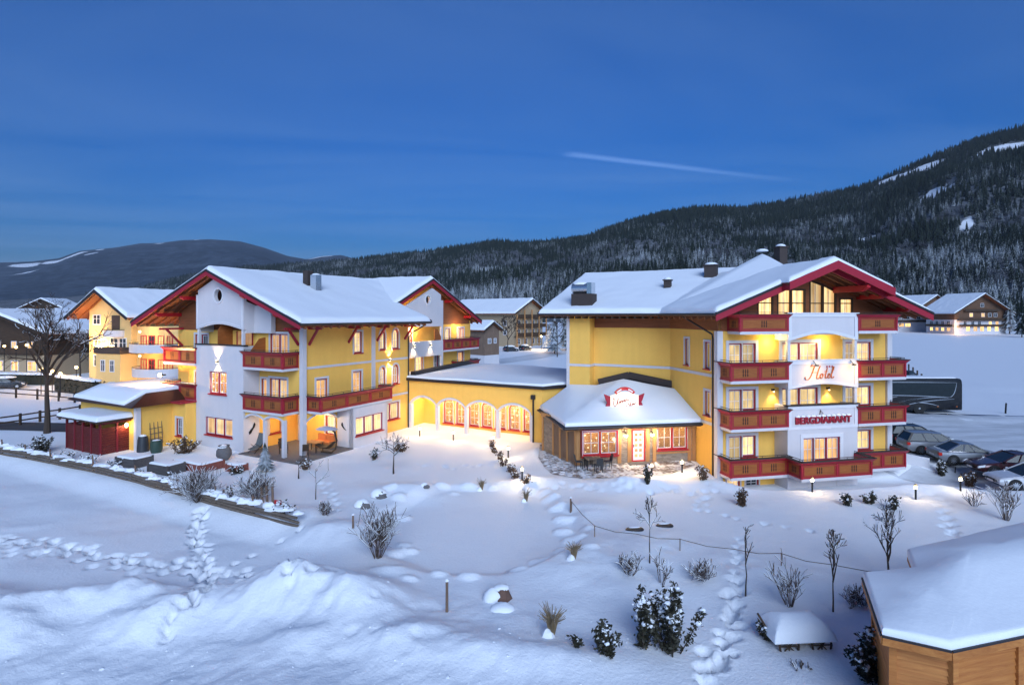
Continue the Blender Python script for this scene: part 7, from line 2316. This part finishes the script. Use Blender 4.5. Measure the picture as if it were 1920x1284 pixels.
def car(lab, loc, rot, paint, L=4.5, H=1.48, W=1.8, style='estate', group='cars parked beside the hotel'):
    o = thing('parked_car', lab, 'car', loc, rot, group)
    hl, hw = L / 2, W / 2
    belt = 0.92 if H < 1.6 else 1.0
    # nose at +x. stations: x, half width, bottom, top, shoulder
    st = [(-hl, hw * 0.80, 0.42, belt - 0.12), (-hl + 0.08, hw * 0.9, 0.30, belt - 0.02), (-hl + 0.4, hw * 0.98, 0.22, belt), (-hl * 0.45, hw, 0.2, belt), (hl * 0.18, hw, 0.2, belt - 0.01), (hl * 0.36, hw * 0.99, 0.2, belt - 0.02),
          (hl * 0.62, hw * 0.97, 0.2, belt - 0.10), (hl - 0.3, hw * 0.93, 0.24, belt - 0.2), (hl - 0.08, hw * 0.84, 0.32, belt - 0.30), (hl, hw * 0.7, 0.42, belt - 0.42)]
    secs = []
    for x, w, b, t in st:
        pr = [(w * 0.88, b), (w * 0.98, b + 0.14), (w, b + (t - b) * 0.55), (w * 0.97, t - 0.09), (w * 0.86, t)]
        secs.append([(x, y, z) for y, z in pr] + [(x, -y, z) for y, z in pr[::-1]])
    m_ = MB(); loft(m_, secs); body = part('body', m_, paint, o, smooth=True, angle=35)
    if style == 'estate':
        xs = (-hl + 0.12, -hl + 0.5, hl * 0.02, hl * 0.42)
    else:
        xs = (-hl + 0.55, -hl * 0.35, hl * 0.0, hl * 0.42)
    wb, wt = hw * 0.90, hw * 0.70
    g = [[(xs[0], wb), (xs[3], wb)], [(xs[1], wt), (xs[2], wt)]]
    def cab(s, top):
        m2 = MB()
        zt = H - 0.045 if not top else H
        A = [(xs[0] , -wb * s, belt - 0.03), (xs[3], -wb * s, belt - 0.03), (xs[3], wb * s, belt - 0.03), (xs[0], wb * s, belt - 0.03)]
        xm = (xs[1] + xs[2]) / 2
        B = [(xs[1], -wt * s, zt - 0.03), (xm, -wt * s, zt), (xs[2], -wt * s, zt - 0.04), (xs[2], wt * s, zt - 0.04), (xm, wt * s, zt), (xs[1], wt * s, zt - 0.03)]
        m2.add(A + B, [(0, 1, 6, 5, 4), (1, 2, 7, 6), (2, 3, 9, 8, 7), (3, 0, 4, 9), (4, 5, 8, 9), (5, 6, 7, 8)])
        return m2
    part('windows', cab(1.0, False), 'car_glass', o)
    m_ = MB()
    rt = [(xs[1] - 0.05, H - 0.05), ((xs[1] + xs[2]) / 2, H), (xs[2] + 0.05, H - 0.06)]
    secs = [[(x, -wt - 0.03, z - 0.035), (x, -wt * 0.75, z + 0.015), (x, wt * 0.75, z + 0.015), (x, wt + 0.03, z - 0.035), (x, wt, z - 0.06), (x, -wt, z - 0.06)] for x, z in rt]
    loft(m_, secs)
    part('roof', m_, paint, o, smooth=True)
    for s in (-1, 1):
        m_ = MB()
        zt = H - 0.06
        m_.bar((xs[0] - 0.01, s * (wb + 0.005), belt - 0.02), (xs[1], s * (wt + 0.01), zt), 0.16 if style == 'estate' else 0.12, 0.06)
        m_.bar((xs[3], s * (wb + 0.005), belt - 0.04), (xs[2], s * (wt + 0.01), zt), 0.07, 0.07)
        for f in (0.38, 0.66):
            xa = xs[0] + (xs[3] - xs[0]) * f
            xb = xs[1] + (xs[2] - xs[1]) * (f - 0.12) * 1.25
            m_.bar((xa, s * (wb + 0.004), belt - 0.02), (xb, s * (wt + 0.012), zt), 0.06, 0.05)
        part('pillars', m_, paint, o)
        m_ = MB(); m_.box(xs[0] + 0.1, xs[3] + 0.1, s * (wb + 0.025) - 0.012, s * (wb + 0.025) + 0.012, belt - 0.02, belt + 0.012); part('window_trim', m_, 'chrome', o)
        m_ = MB(); m_.blob((xs[3] - 0.15, s * (hw + 0.06), belt + 0.02), 0.1, 0.1, 0.09, None, 8, 5, flat=False); part('mirror', m_, paint, o, smooth=True)
        m_ = MB(); m_.box(-hl + 0.0, -hl + 0.2, s * hw * 0.86 - 0.10, s * hw * 0.86 + 0.075, belt - 0.30, belt - 0.10); part('tail_light', m_, 'tail_red', o)
        m_ = MB(); m_.hexa([(hl - 0.36, s * hw * 0.86 - 0.14, belt - 0.36), (hl - 0.03, s * hw * 0.78 - 0.14, belt - 0.44), (hl - 0.03, s * hw * 0.78 + 0.07, belt - 0.44), (hl - 0.36, s * hw * 0.86 + 0.09, belt - 0.36)], [(hl - 0.42, s * hw * 0.86 - 0.14, belt - 0.22), (hl - 0.08, s * hw * 0.78 - 0.14, belt - 0.32), (hl - 0.08, s * hw * 0.78 + 0.06, belt - 0.32), (hl - 0.42, s * hw * 0.86 + 0.085, belt - 0.22)]); part('headlight', m_, 'head_lamp', o)
        for xw in (-hl * 0.60, hl * 0.62):
            m_ = MB(); m_.tube([(xw, s * hw * 0.72, 0.33), (xw, s * (hw + 0.004), 0.33)], 0.385, 22); part('wheel_arch', m_, 'rubber', o)
            wheel(o, xw, s * (hw - 0.085), 0.325)
    m_ = MB(); m_.box(hl - 0.02, hl + 0.02, -0.38, 0.38, belt - 0.52, belt - 0.36); part('grille', m_, 'iron', o)
    m_ = MB(); m_.box(hl - 0.01, hl + 0.03, -0.26, 0.26, 0.36, 0.47); m_.box(-hl - 0.025, -hl + 0.05, -0.26, 0.26, 0.52, 0.63); part('number_plate', m_, 'white_paint', o)
    m_ = MB(); m_.box(-hl - 0.02, -hl + 0.2, -hw * 0.8, hw * 0.8, 0.3, 0.42); part('bumper', m_, 'rubber', o)
    return o
def cl(x, y): return (x, y, ghs(x, y) + 0.03)
car('silver grey saloon in the middle of the parked row', cl(32.1, 40.1), -8, 'car_grey', 4.6, 1.46, 1.8, 'sedan')
car('pale silver estate between the saloon and the dark estate', cl(31.9, 42.9), -8, 'car_silver', 4.7, 1.62, 1.85, 'estate')
car('dark blue estate parked nearest the coach', cl(32.6, 45.9), -8, 'car_dark_blue', 4.7, 1.55, 1.82, 'estate')
car('maroon saloon parked nose towards the hotel', cl(32.9, 37.6), 172, 'car_maroon', 4.8, 1.45, 1.84, 'sedan')
car('white car with its bonnet behind the bare shrub', cl(31.9, 34.9), 170, 'car_white', 4.5, 1.48, 1.8, 'estate')
car('dark snowbound car by the fence posts behind the right house', (64.0, 92.0, ghs(64, 92)), 40, 'car_dark_blue', 4.4, 1.5, 1.8, 'estate')

BU = thing('coach', 'long black touring coach with silver swoosh stripes', 'coach', (41.4, 61.2, ghs(41.4, 61.2) + 0.02), 0.0)
bl, bw, bh = 12.2, 2.5, 3.65
secs = []
for x, k, zt in ((-bl / 2, 0.90, bh - 0.35), (-bl / 2 + 0.12, 0.97, bh - 0.12), (-bl / 2 + 0.5, 1.0, bh), (bl / 2 - 0.4, 1.0, bh), (bl / 2 - 0.1, 0.98, bh - 0.06), (bl / 2, 0.94, bh - 0.22)):
    w = bw / 2 * k
    pr = [(w * 0.96, 0.32), (w, 0.5), (w, zt - 0.45), (w * 0.96, zt - 0.12), (w * 0.86, zt)]
    secs.append([(x, y, z) for y, z in pr] + [(x, -y, z) for y, z in pr[::-1]])
m_ = MB(); loft(m_, secs); part('body', m_, 'coach_black', BU, smooth=True, angle=35)
m_ = MB(); m_.panel([(-bl / 2 + 0.7, 1.95), (bl / 2 - 1.35, 1.75), (bl / 2 - 0.75, 2.2), (bl / 2 - 0.55, 3.15), (-bl / 2 + 0.5, 3.2)], [], -bw / 2 - 0.012, -bw / 2 + 0.02); part('side_window', m_, 'car_glass', BU)
m_ = MB(); m_.panel([(-bw / 2 + 0.2, 2.1), (bw / 2 - 0.2, 2.1), (bw / 2 - 0.3, 3.2), (-bw / 2 + 0.3, 3.2)], [], -0.012, 0.02); part('rear_window', m_, 'car_glass', BU, T(bl / 2, 0, 0) @ RZ(90))
def stripe(pts, w):
    a = [(x, z) for x, z in pts]
    up_, dn_ = [], []
    for i, (x, z) in enumerate(a):
        x0, z0 = a[max(0, i - 1)]
        x1, z1 = a[min(len(a) - 1, i + 1)]
        d = math.hypot(x1 - x0, z1 - z0)
        nx, nz = -(z1 - z0) / d, (x1 - x0) / d
        f = w * math.sin(math.pi * (0.08 + 0.84 * i / (len(a) - 1)))
        up_.append((x + nx * f, z + nz * f)); dn_.append((x - nx * f, z - nz * f))
    m_ = MB(); m_.panel(dn_ + up_[::-1], [], -bw / 2 - 0.022, -bw / 2 - 0.006); part('stripe', m_, 'silver_metal', BU)
cv_ = lambda p0, p1, p2, n=12: [((1 - t) ** 2 * p0[0] + 2 * t * (1 - t) * p1[0] + t * t * p2[0], (1 - t) ** 2 * p0[1] + 2 * t * (1 - t) * p1[1] + t * t * p2[1]) for t in (i / n for i in range(n + 1))]
stripe(cv_((-1.0, 0.95), (1.6, 1.9), (4.6, 1.62)), 0.05)
stripe(cv_((-1.6, 0.75), (0.6, 1.6), (2.8, 1.72)), 0.045)
stripe(cv_((-0.2, 0.8), (2.0, 1.35), (5.2, 1.5)), 0.04)
stripe(cv_((1.0, 1.1), (2.2, 1.2), (3.6, 0.75)), 0.04)
stripe(cv_((-3.0, 0.9), (-2.6, 1.5), (-0.8, 1.75)), 0.045)
stripe(cv_((-4.0, 1.0), (-3.7, 1.6), (-2.4, 1.85)), 0.04)
stripe(cv_((-5.6, 1.90), (0.0, 1.95), (4.7, 1.70)), 0.035)
stripe(cv_((4.7, 1.70), (5.3, 1.75), (5.45, 3.25)), 0.04)
stripe(cv_((-5.6, 3.24), (0.0, 3.3), (5.45, 3.22)), 0.03)
for x in (1.55, -4.0):
    for s in (-1, 1):
        m_ = MB(); m_.tube([(x, s * bw * 0.36, 0.52), (x, s * (bw / 2 + 0.008), 0.52)], 0.62, 24); part('wheel_arch', m_, 'rubber', BU)
        wheel(BU, x, s * (bw / 2 - 0.13), 0.5, 0.3)
m_ = MB(); m_.box(3.4, 3.55, -bw / 2 - 0.02, -bw / 2, 0.66, 0.74); m_.box(5.4, 5.55, -bw / 2 - 0.02, -bw / 2, 0.66, 0.74); part('marker_light', m_, 'sign_orange', BU)
snow_quad('roof_snow', BU, I4, (-bl / 2 + 0.4, -1.0, bh), (bl / 2 - 0.5, -1.0, bh), (bl / 2 - 0.5, 1.0, bh), (-bl / 2 + 0.4, 1.0, bh), 0.10, r=0.3, step=0.6)
# low picket fence between the cars and the hotel
PK = thing('picket_fence', 'low white picket fence between the cars and the right house', 'fence', gp(1700, 868))
k0 = PK.location.copy()
a, b = gp(1690, 868), gp(1742, 878)
n = 26
for i in range(n + 1):
    p = a.lerp(b, i / n) - k0
    m_ = cached('picket', lambda: MB().box(-0.03, 0.03, -0.012, 0.012, -0.1, 0.72).mesh('picket', 'white_paint'))
    ob('picket', m_, PK, Matrix.Translation(p))
for z in (0.2, 0.6):
    m_ = MB(); m_.bar(a - k0 + V((0, 0.03, z)), b - k0 + V((0, 0.03, z)), 0.03, 0.06); part('rail', m_, 'dark_wood', PK)
# ------------------------------------------------------------------ houses of the village
def far_window(o, fr, x, z, w, h, pane, frame='white_paint', proud=0.05):
    f = ob('window', cached(('fw', round(w, 2), round(h, 2), frame), lambda: MB().panel(rect(-w / 2 - 0.12, w / 2 + 0.12, -0.12, h + 0.12), [rect(-w / 2, w / 2, 0, h)], -proud - 0.03, 0.02).mesh('window', frame)), o, fr @ T(x, 0, z))
    def pn():
        m_ = MB(); m_.panel(rect(-w / 2 - 0.01, w / 2 + 0.01, 0, h), [], -0.02, -0.005)
        return m_.mesh('pane', pane)
    ob('pane', cached(('fp', round(w, 2), round(h, 2), pane), pn), f)
    m_ = cached(('fs', round(w, 2), round(h, 2), frame), lambda: MB().box(-0.03, 0.03, -proud - 0.02, -0.02, 0, h).box(-w / 2, w / 2, -proud - 0.015, -0.021, h * 0.6, h * 0.6 + 0.05).mesh('sash', frame))
    ob('sash', m_, f)
def chalet(lab, loc, rot, w, d, ze, zr, lower, upper, zs, over=1.4, front=(), right=(), left=(), bal=(), fascia='dark_wood', wood='rafter_wood', group='houses of the village', name='chalet', cat='house', snow_t=0.45, balmat='dark_wood'):
    """body x -w/2..w/2, y 0..d, gable to the front"""
    o = thing(name, lab, cat, loc, rot, group)
    m_ = MB(); m_.box(-w / 2, w / 2, 0, d, -2.0, zs); part('lower_wall', m_, lower, o)
    k = (zr - ze) / (w / 2 + over)
    zb = lambda x: zr - abs(x) * k - 0.25
    m_ = MB(); m_.panel([(-w / 2 + .01, zs), (w / 2 - .01, zs), (w / 2 - .01, zb(w / 2)), (0, zb(0)), (-w / 2 + .01, zb(w / 2))], [], 0.02, d - 0.02); part('upper_wall', m_, upper, o)
    gable_roof(o, I4, -w / 2 - over, w / 2 + over, 0.0, -over, d + over, ze, zr, rafters=w < 20, fascia=fascia, wood=wood, seed=int(abs(loc[0])) % 37, snow_t=snow_t, gut=(False, False), fh=0.4, soffit_step=1.4)
    for fr_, lst in ((I4, front), (T(w / 2, 0, 0) @ RIGHT, right), (T(-w / 2, 0, 0) @ LEFTW, left)):
        for x, z, ww, hh, pane in lst:
            far_window(o, fr_, x, z, ww, hh, pane)
    for side, x0, x1, z, h in bal:
        fr_ = {'f': I4, 'r': T(w / 2, 0, 0) @ RIGHT, 'l': T(-w / 2, 0, 0) @ LEFTW}[side]
        m_ = MB(); m_.box(x0, x1, -1.2, 0, z - 0.15, z); b_ = part('balcony', m_, balmat, o, fr_)
        m_ = MB(); m_.box(x0, x1, -1.25, -1.17, z, z + h); part('railing', m_, balmat, b_)
        m_ = MB(); m_.box(x0 - 0.05, x1 + 0.05, -1.32, -1.12, z + h, z + h + 0.06); part('handrail', m_, balmat, b_)
    return o
GL, LO, LR_ = 'glass_dark', 'far_lit', 'lit_room'
# neighbouring guest house behind the annexe, with rounded white balconies
gX, gY = (206 - 960) / FPX * 84, 84.0
GH = chalet('pale yellow guest house with rounded white balconies behind the annexe', (gX, gY, -0.6), -22, 9.4, 17, 10.6, 14.6, 'pale_yellow_plaster', 'pale_yellow_plaster', 9.0, 2.2,
            front=[(-2.9, 9.6, 1.5, 1.3, GL), (-2.7, 3.4, 1.6, 1.5, GL), (1.0, 5.9, 1.6, 1.6, GL), (2.9, 5.9, 1.4, 1.6, GL), (-2.7, 6.4, 1.5, 1.4, LR_)], fascia='dark_metal', wood='rafter_wood', name='guest_house', cat='house')
def round_balcony(o, fr, cx, cy, r, z, h, a0, a1, mat='white_plaster', n=14):
    pts_ = [(cx + r * math.cos(R(a0 + (a1 - a0) * i / n)), cy + r * 0.75 * math.sin(R(a0 + (a1 - a0) * i / n))) for i in range(n + 1)]
    m_ = MB()
    for (ax, ay), (bx, by_) in zip(pts_, pts_[1:]):
        m_.hexa([(ax, ay, z), (bx, by_, z), (cx + (bx - cx) * .97, cy + (by_ - cy) * .97, z), (cx + (ax - cx) * .97, cy + (ay - cy) * .97, z)], [(ax, ay, z + h), (bx, by_, z + h), (cx + (bx - cx) * .97, cy + (by_ - cy) * .97, z + h), (cx + (ax - cx) * .97, cy + (ay - cy) * .97, z + h)])
    b_ = part('round_balcony', m_, mat, o, fr, smooth=True, angle=30)
    m_ = MB(); m_.add([(x, y, z) for x, y in pts_] + [(x, y, z + 0.15) for x, y in pts_], [tuple(range(n + 1)), tuple(range(2 * n + 1, n, -1))]); part('floor', m_, mat, b_)
    m_ = MB(); m_.tube([(x, y, z + h + 0.12) for x, y in pts_], 0.04, 5); part('rail', m_, 'dark_metal', b_)
round_balcony(GH, I4, 1.3, 0.0, 1.9, 7.75, 0.95, 180, 360)
m_ = MB(); m_.box(0.4, 2.2, -0.02, 0.3, 8.75, 10.9); part('loggia', m_, 'dark_brown', GH)
m_ = MB(); m_.box(-0.6, 4.72, -1.6, 4.0, -2, 5.4); m_.box(4.71, 13.5, 0.8, 12.0, -2, 9.3); part('front_block', m_, 'pale_yellow_plaster', GH)
m_ = MB(); m_.box(-0.8, 4.9, -1.8, 4.0, 5.41, 6.3); part('block_parapet', m_, 'dark_brown', GH)
for x in (1.0, 3.0):
    far_window(GH, T(0, -1.6, 0), x, 2.9, 0.75, 1.5, GL)
for x in (2.0, 4.0, 6.4):
    far_window(GH, T(0, -1.6 if x < 4.5 else 0.8, 0), x, -0.4, 0.6, 1.3, GL)
for z in (5.7, 2.3):
    round_balcony(GH, I4, 9.4, 0.9, 4.4 if z > 5 else 4.0, z, 1.15, 180, 360)
    for x in (6.2, 7.9, 9.8, 11.6):
        far_window(GH, T(0, 0.8, 0), x, z + 0.2, 1.0, 2.0, 'lit_room_orange' if x != 7.9 else GL, 'bright_red_paint')
for x in (6.8, 9.0, 11.2):
    far_window(GH, T(0, 0.8, 0), x, -0.4, 1.0, 1.9, 'lit_room_orange', 'bright_red_paint')
for z in (8.6, 5.2, 1.7):
    m_ = MB(); m_.blob((8.2, -1.2, z), 0.14, 0.14, 0.14, None, 8, 5, flat=False); q = part('balcony_lamp', m_, 'lamp_glow', GH, smooth=True)
    lamp(q, 'balcony_light', T(8.2, -1.2, z - 0.2), 150, (1.0, 0.58, 0.22), 0.2)
m_ = MB(); m_.blob((-1.2, -0.6, 6.2), 0.3, 0.3, 0.3, None, 10, 6, flat=False); q = part('corner_lamp', m_, 'flood_hot', GH, smooth=True)
lamp(q, 'corner_light', T(-1.3, -1.1, 6.2), 520, (1.0, 0.66, 0.28), 0.3)
lamp(q, 'soffit_light', T(-3.5, -1.9, 8.6), 260, (1.0, 0.55, 0.2), 0.3)
# village at the left edge
vX = lambda px, Y: (px - 960) / FPX * Y
chalet('dark timber inn with lit candles in its windows at the lane', (vX(-20, 95), 97.0, 0), -12, 20, 18, 7.2, 11.0, 'lodge_plaster', 'dark_wood', 3.6, 1.8,
       front=[(-4, 4.6, 0.9, 1.2, LO), (-0.5, 4.6, 0.9, 1.2, LO), (3, 4.6, 0.9, 1.2, LO), (6.5, 4.6, 0.9, 1.2, LO), (-4, 1.0, 1.6, 1.5, LO), (-0.5, 1.0, 2.2, 1.5, LO), (3.2, 1.0, 1.4, 1.5, LO), (6.8, 1.0, 1.8, 1.5, LO)], bal=[('f', -9, 9, 3.9, 0.9)])
chalet('white house with a long row of lit windows beyond the inn', (vX(95, 135), 137.0, 0), 6, 18, 12, 8.2, 11.6, 'white_plaster', 'white_plaster', 5.5, 1.2,
       front=[(-7, 5.9, 1.8, 1.6, LO), (-4, 5.9, 1.8, 1.6, LO), (-1, 5.9, 1.8, 1.6, LO), (2, 5.9, 1.8, 1.6, LO), (5, 5.9, 1.8, 1.6, LO), (-6, 1.2, 1.6, 1.5, LO), (-2, 1.2, 1.6, 1.5, LO), (2, 1.2, 1.6, 1.5, LO), (6, 1.2, 1.6, 1.5, LO)])
chalet('small snowy roofed house behind the branches of the tall tree', (vX(128, 118), 120.0, 0), -20, 8, 10, 5.2, 7.8, 'white_plaster', 'dark_wood', 3.0, 1.0, front=[(-2, 1.1, 1.2, 1.3, LO), (2, 1.1, 1.2, 1.3, LO)], right=[(3, 1.0, 1.2, 1.3, LO)])
chalet('distant snow roofed barn at the foot of the left hill', (vX(60, 230), 235.0, 2.0), 10, 18, 16, 10, 15, 'grey_concrete', 'dark_wood', 3.0, 1.2)
# lodge and hut beyond the arcade
chalet('large timber lodge with stacked gable balconies beyond the arcade', (vX(992, 182), 184.0, 0.2), 48, 14, 30, 10.6, 15.2, 'lodge_plaster', 'lodge_plaster', 8.0, 1.8,
       front=[(x, z, 1.5, 1.6, GL) for x in (-5.2, -1.8, 1.8, 5.2) for z in (0.9, 3.8, 6.7)], bal=[('f', -7.4, 7.4, 3.4, 1.0), ('f', -7.4, 7.4, 6.3, 1.0), ('f', -6.4, 6.4, 9.2, 1.0)], left=[(-x, z, 1.3, 1.5, GL) for x in (4, 9, 14, 19, 24) for z in (3.8, 6.7)], name='lodge', cat='lodge')
LG = bpy.data.objects['lodge']
for x in (-7.3, -3.6, 0, 3.6, 7.3):
    m_ = MB(); m_.box(x - 0.16, x + 0.16, -1.5, -1.2, -1, 10.2 if abs(x) > 5 else 11.8); part('gable_post', m_, 'beam_wood', LG)
chalet('tall board clad hut on a white base behind the side wing', (vX(922, 112), 113.0, 0.2), 48, 4.2, 4.6, 7.2, 8.8, 'white_plaster', 'old_wood_upright', 2.2, 0.6, front=[(-0.7, 4.6, 0.7, 0.8, GL), (0.9, 4.6, 0.5, 0.8, GL)], snow_t=0.35, name='wooden_hut', cat='hut')
SL_.location = (vX(1015, 166), 166, 0.1)
for ch in SL_.children:
    pass
SL_.scale = (1.0, 1.0, 0.62)
for i, (a, b_, s, lab) in enumerate(((958, 160, 1.0, 'snow buried car left of the lodge forecourt'), (985, 164, 1.0, 'snow buried car beside the lodge, next to the street lamp'))):
    X = vX(a, b_)
    o = car(lab, (X, b_, ghs(X, b_)), 20 + 30 * i, 'car_dark_blue', 4.4, 1.5, 1.8, 'estate', 'snow buried cars')
    m_ = MB(); m_.blob((-0.3, 0, 1.35), 1.5, 0.85, 0.4, random.Random(i), 12, 5, 0.06); m_.blob((1.5, 0, 0.8), 0.8, 0.85, 0.25, random.Random(i), 12, 5, 0.06); part('snow', m_, 'snow', o, smooth=True)
# chalets across the field
cY = 262.0
chalet('big brown timber chalet with lit windows across the white field', (vX(1838, cY), cY, ghs(vX(1838, cY), cY)), 8, 27, 15, 9.4, 18.6, 'white_plaster', 'chalet_wood', 6.6, 2.6,
       front=[(x, 1.4, 1.9, 2.0, LO) for x in (-6.5, -2.6, 0.9, 4.6, 8.6)] + [(x, 4.4, 1.5, 1.4, p) for x, p in ((-8, GL), (-4, GL), (-0.5, GL), (5.2, LO), (8.8, LO))] + [(-4.8, 8.0, 1.6, 1.6, LO), (1.4, 8.0, 1.6, 1.6, LO), (5, 8.0, 1.6, 1.6, GL), (8, 8.0, 1.6, 1.6, GL), (1.0, 12.5, 1.6, 1.6, GL)], left=[(-x, z, 1.5, 1.5, GL if z > 3 else LO) for x in (3, 6, 9, 12) for z in (1.4, 4.4)],
       bal=[('f', -12.3, 12.3, 6.3, 0.9), ('f', -12.3, 12.3, 3.6, 0.8), ('l', -14, 0, 3.6, 0.8), ('f', -9, 9, 10.6, 0.8)], group='chalets across the field')
lamp(bpy.data.objects['chalet.004'] if 'chalet.004' in bpy.data.objects else GH, 'porch_light', T(-14.5, -3.0, 3.5), 500, (1.0, 0.55, 0.2), 0.6)
eY = 285.0
chalet('white gabled house with a lit veranda left of the big chalet', (vX(1702, eY), eY, ghs(vX(1702, eY), eY)), -8, 18, 16, 8.5, 13.5, 'white_plaster', 'white_plaster', 6.0, 1.8, front=[(x, 2.6, 2.4, 1.6, LO) for x in (-6, -3, 0)] + [(-5, 6.4, 1.5, 1.5, LO), (0, 6.4, 1.5, 1.5, GL), (5, 6.4, 1.5, 1.5, GL)], bal=[('f', -8.8, 8.8, 5.0, 0.9)], group='chalets across the field')
chalet('smaller brown roofed house tucked behind the big chalet', (vX(1752, 320), 320.0, ghs(vX(1752, 320), 320)), 14, 18, 18, 13, 19, 'chalet_wood', 'chalet_wood', 5.0, 2.0, group='chalets across the field')
# hedges
def hedge(lab, pa, pb, h, w, seed):
    a, b = V(pa), V(pb)
    rng = random.Random(seed)
    o = thing('hedge', lab, 'hedge', a, 0, 'snow topped hedges')
    mb, sn = MB(), MB()
    L_ = (b - a).length
    for i in range(int(L_ * 60)):
        t = rng.random()
        c = (b - a) * t + V((rng.uniform(-w / 2, w / 2), rng.uniform(-w / 2, w / 2), rng.random() ** 0.7 * h))
        d = V((rng.gauss(0, 1), rng.gauss(0, 1), rng.gauss(0, 1))).normalized()
        e = d.cross(V((rng.gauss(0, 1), rng.gauss(0, 1), rng.gauss(0, 1)))).normalized()
        s = rng.uniform(0.12, 0.26)
        mb.add([c - e * s * .5, c + d * s, c + e * s * .5, c - d * s], [(0, 1, 2, 3)])
    d = (b - a).normalized()
    n = int(L_ / 0.8)
    for i in range(n):
        sn.blob((b - a) * ((i + 0.5) / n) + V((0, 0, h - 0.05)), 0.62, w * 0.62, 0.28, rng, 8, 4, 0.18)
    cm = MB(); cm.bar(V((0, 0, h * 0.45)), (b - a) + V((0, 0, h * 0.45)), w * 0.75, h * 0.85)
    part('core', cm, 'evergreen_leaf', o)
    part('foliage', mb, 'evergreen_leaf', o)
    part('snow', sn, 'snow', o, smooth=True)
hedge('snow topped hedge in front of the guest house', (vX(205, 70), 70, 0), (vX(278, 66), 66, 0), 1.9, 1.2, 4)
hedge('snow topped hedge left of the guest house lamp', (vX(110, 78), 78, 0), (vX(182, 72), 72, 0), 2.0, 1.3, 5)
hedge('long dark hedge in front of the timber inn', (vX(-60, 86), 86, 0), (vX(100, 84), 84, 0), 1.6, 1.2, 6)
# garden lights and fairy lights near the hedge
for i, (a, b_, y_) in enumerate(((77, 693, 74), (98, 697, 76), (113, 702, 72), (143, 690, 76), (30, 652, 90), (50, 648, 92), (8, 650, 94))):
    p = at(a, b_, y_)
    g_ = ghs(p.x, p.y)
    o = thing('garden_light', ('brightest garden light before the hedge across the lane', 'garden light beside the brightest one across the lane', 'garden light right of the tall tree trunk', 'garden light near the guest house hedge', 'lantern on a pole in front of the timber inn door', 'lantern on a pole right of the inn door', 'lantern on a pole at the far corner of the inn')[i], 'lamp', (p.x, p.y, g_), 0, 'garden lights across the lane')
    m_ = MB(); m_.tube([(0, 0, -0.2), (0, 0, p.z - g_)], 0.05, 6); part('stem', m_, 'iron', o)
    m_ = MB(); m_.blob((0, 0, p.z - g_ + 0.1), 0.2, 0.2, 0.2, None, 8, 5, flat=False); part('globe', m_, 'far_lamp_glow', o, smooth=True)
    if i < 4: lamp(o, 'glow', T(0, -0.3, p.z - g_ + 0.3), 60, (1.0, 0.6, 0.25), 0.2)
# parked cars under snow at the left edge
for i, (x, y, lab) in enumerate(((vX(10, 80), 80, 'dark van like car by the hedge at the lane'), )):
    o = car(lab, (x, y, ghs(x, y)), 30, 'car_dark_blue', 4.6, 1.7, 1.85, 'estate', 'snow buried cars')
    m_ = MB(); m_.blob((-0.3, 0, 1.5), 1.6, 0.8, 0.3, random.Random(i), 12, 5, 0.06); part('snow', m_, 'snow', o, smooth=True)
# fence posts along the field behind the right house
FP = thing('field_fence', 'line of dark posts along the edge of the white field', 'fence', (58.0, 84.0, 0))
f0 = FP.location.copy()
for i in range(12):
    p = at(1672 + 8.2 * i, 668 + 4.6 * i ** 1.12, 1) 
    Y = FPX * CAMH / (668 + 2.2 * i + 0.42 * i * i + 12 - HORIZ)
    X = vX(1672 + 8.0 * i, Y)
    m_ = cached('fpost', lambda: MB().box(-0.09, 0.09, -0.09, 0.09, -0.3, 1.25).mesh('post', 'dark_wood'))
    ob('post', m_, FP, Matrix.Translation(V((X, Y, ghs(X, Y))) - f0))
# snow dusted trees between the houses beyond the arcade
for i, (a, y, s, lab) in enumerate(((1040, 150, 0.50, 'snowy spruce at the left edge of the right house'), (1062, 162, 0.55, 'snowy spruce half hidden by the stair block'), (1030, 172, 0.42, 'low spruce beside the street lamp'))):
    X = vX(a, y)
    far_tree('spruce_tree', lab, SPRUCE[i % 3], (X, y, ghs(X, y)), s * 1.3, 'spruces beyond the arcade', s)
tree('bare tree before the lodge wall', 950, 640, 9, 91, 0.16, 0.5, 4, 'bare trees beyond the arcade', False, 0.25, at_=V((vX(952, 158), 158, 0)), rmin=0.045, limbs=10)
tree('bare tree beside the snowy spruces', 1044, 640, 8, 92, 0.14, 0.5, 4, 'bare trees beyond the arcade', False, 0.25, at_=V((vX(1045, 140), 140, 0)), rmin=0.04, limbs=9)
for i, (a, y, hh) in enumerate(((40, 110, 9), (120, 104, 8), (150, 96, 7), (10, 125, 10), (185, 98, 7))):
    tree(('bare tree behind the timber inn', 'frosted tree right of the inn roof', 'frosted small tree before the white house', 'frosted tree at the end of the village', 'frosted tree touching the guest house eave')[i], 0, 0, hh, 95 + i, 0.14, 0.6, 4, 'frosted trees of the village', True, 0.2, at_=V((vX(a, y), y, 0)), rmin=0.035, limbs=10)

# ------------------------------------------------------------------ the evening air of the valley
t = NT('valley_air')
pv = t.n('ShaderNodeVolumePrincipled')
pv.inputs['Color'].default_value = (0.74, 0.85, 1.0, 1)
pv.inputs['Density'].default_value = 5.0e-5
pv.inputs['Anisotropy'].default_value = 0.0
t.l(pv.outputs[0], t.out.inputs['Volume'])
m_ = MB(); m_.box(-13000, 13000, -1000, 13000, -5.0, 1200.0)
hz = part('haze', m_, 'valley_air')
tag(hz, 'thin blue evening haze filling the whole valley', 'haze', kind='stuff')
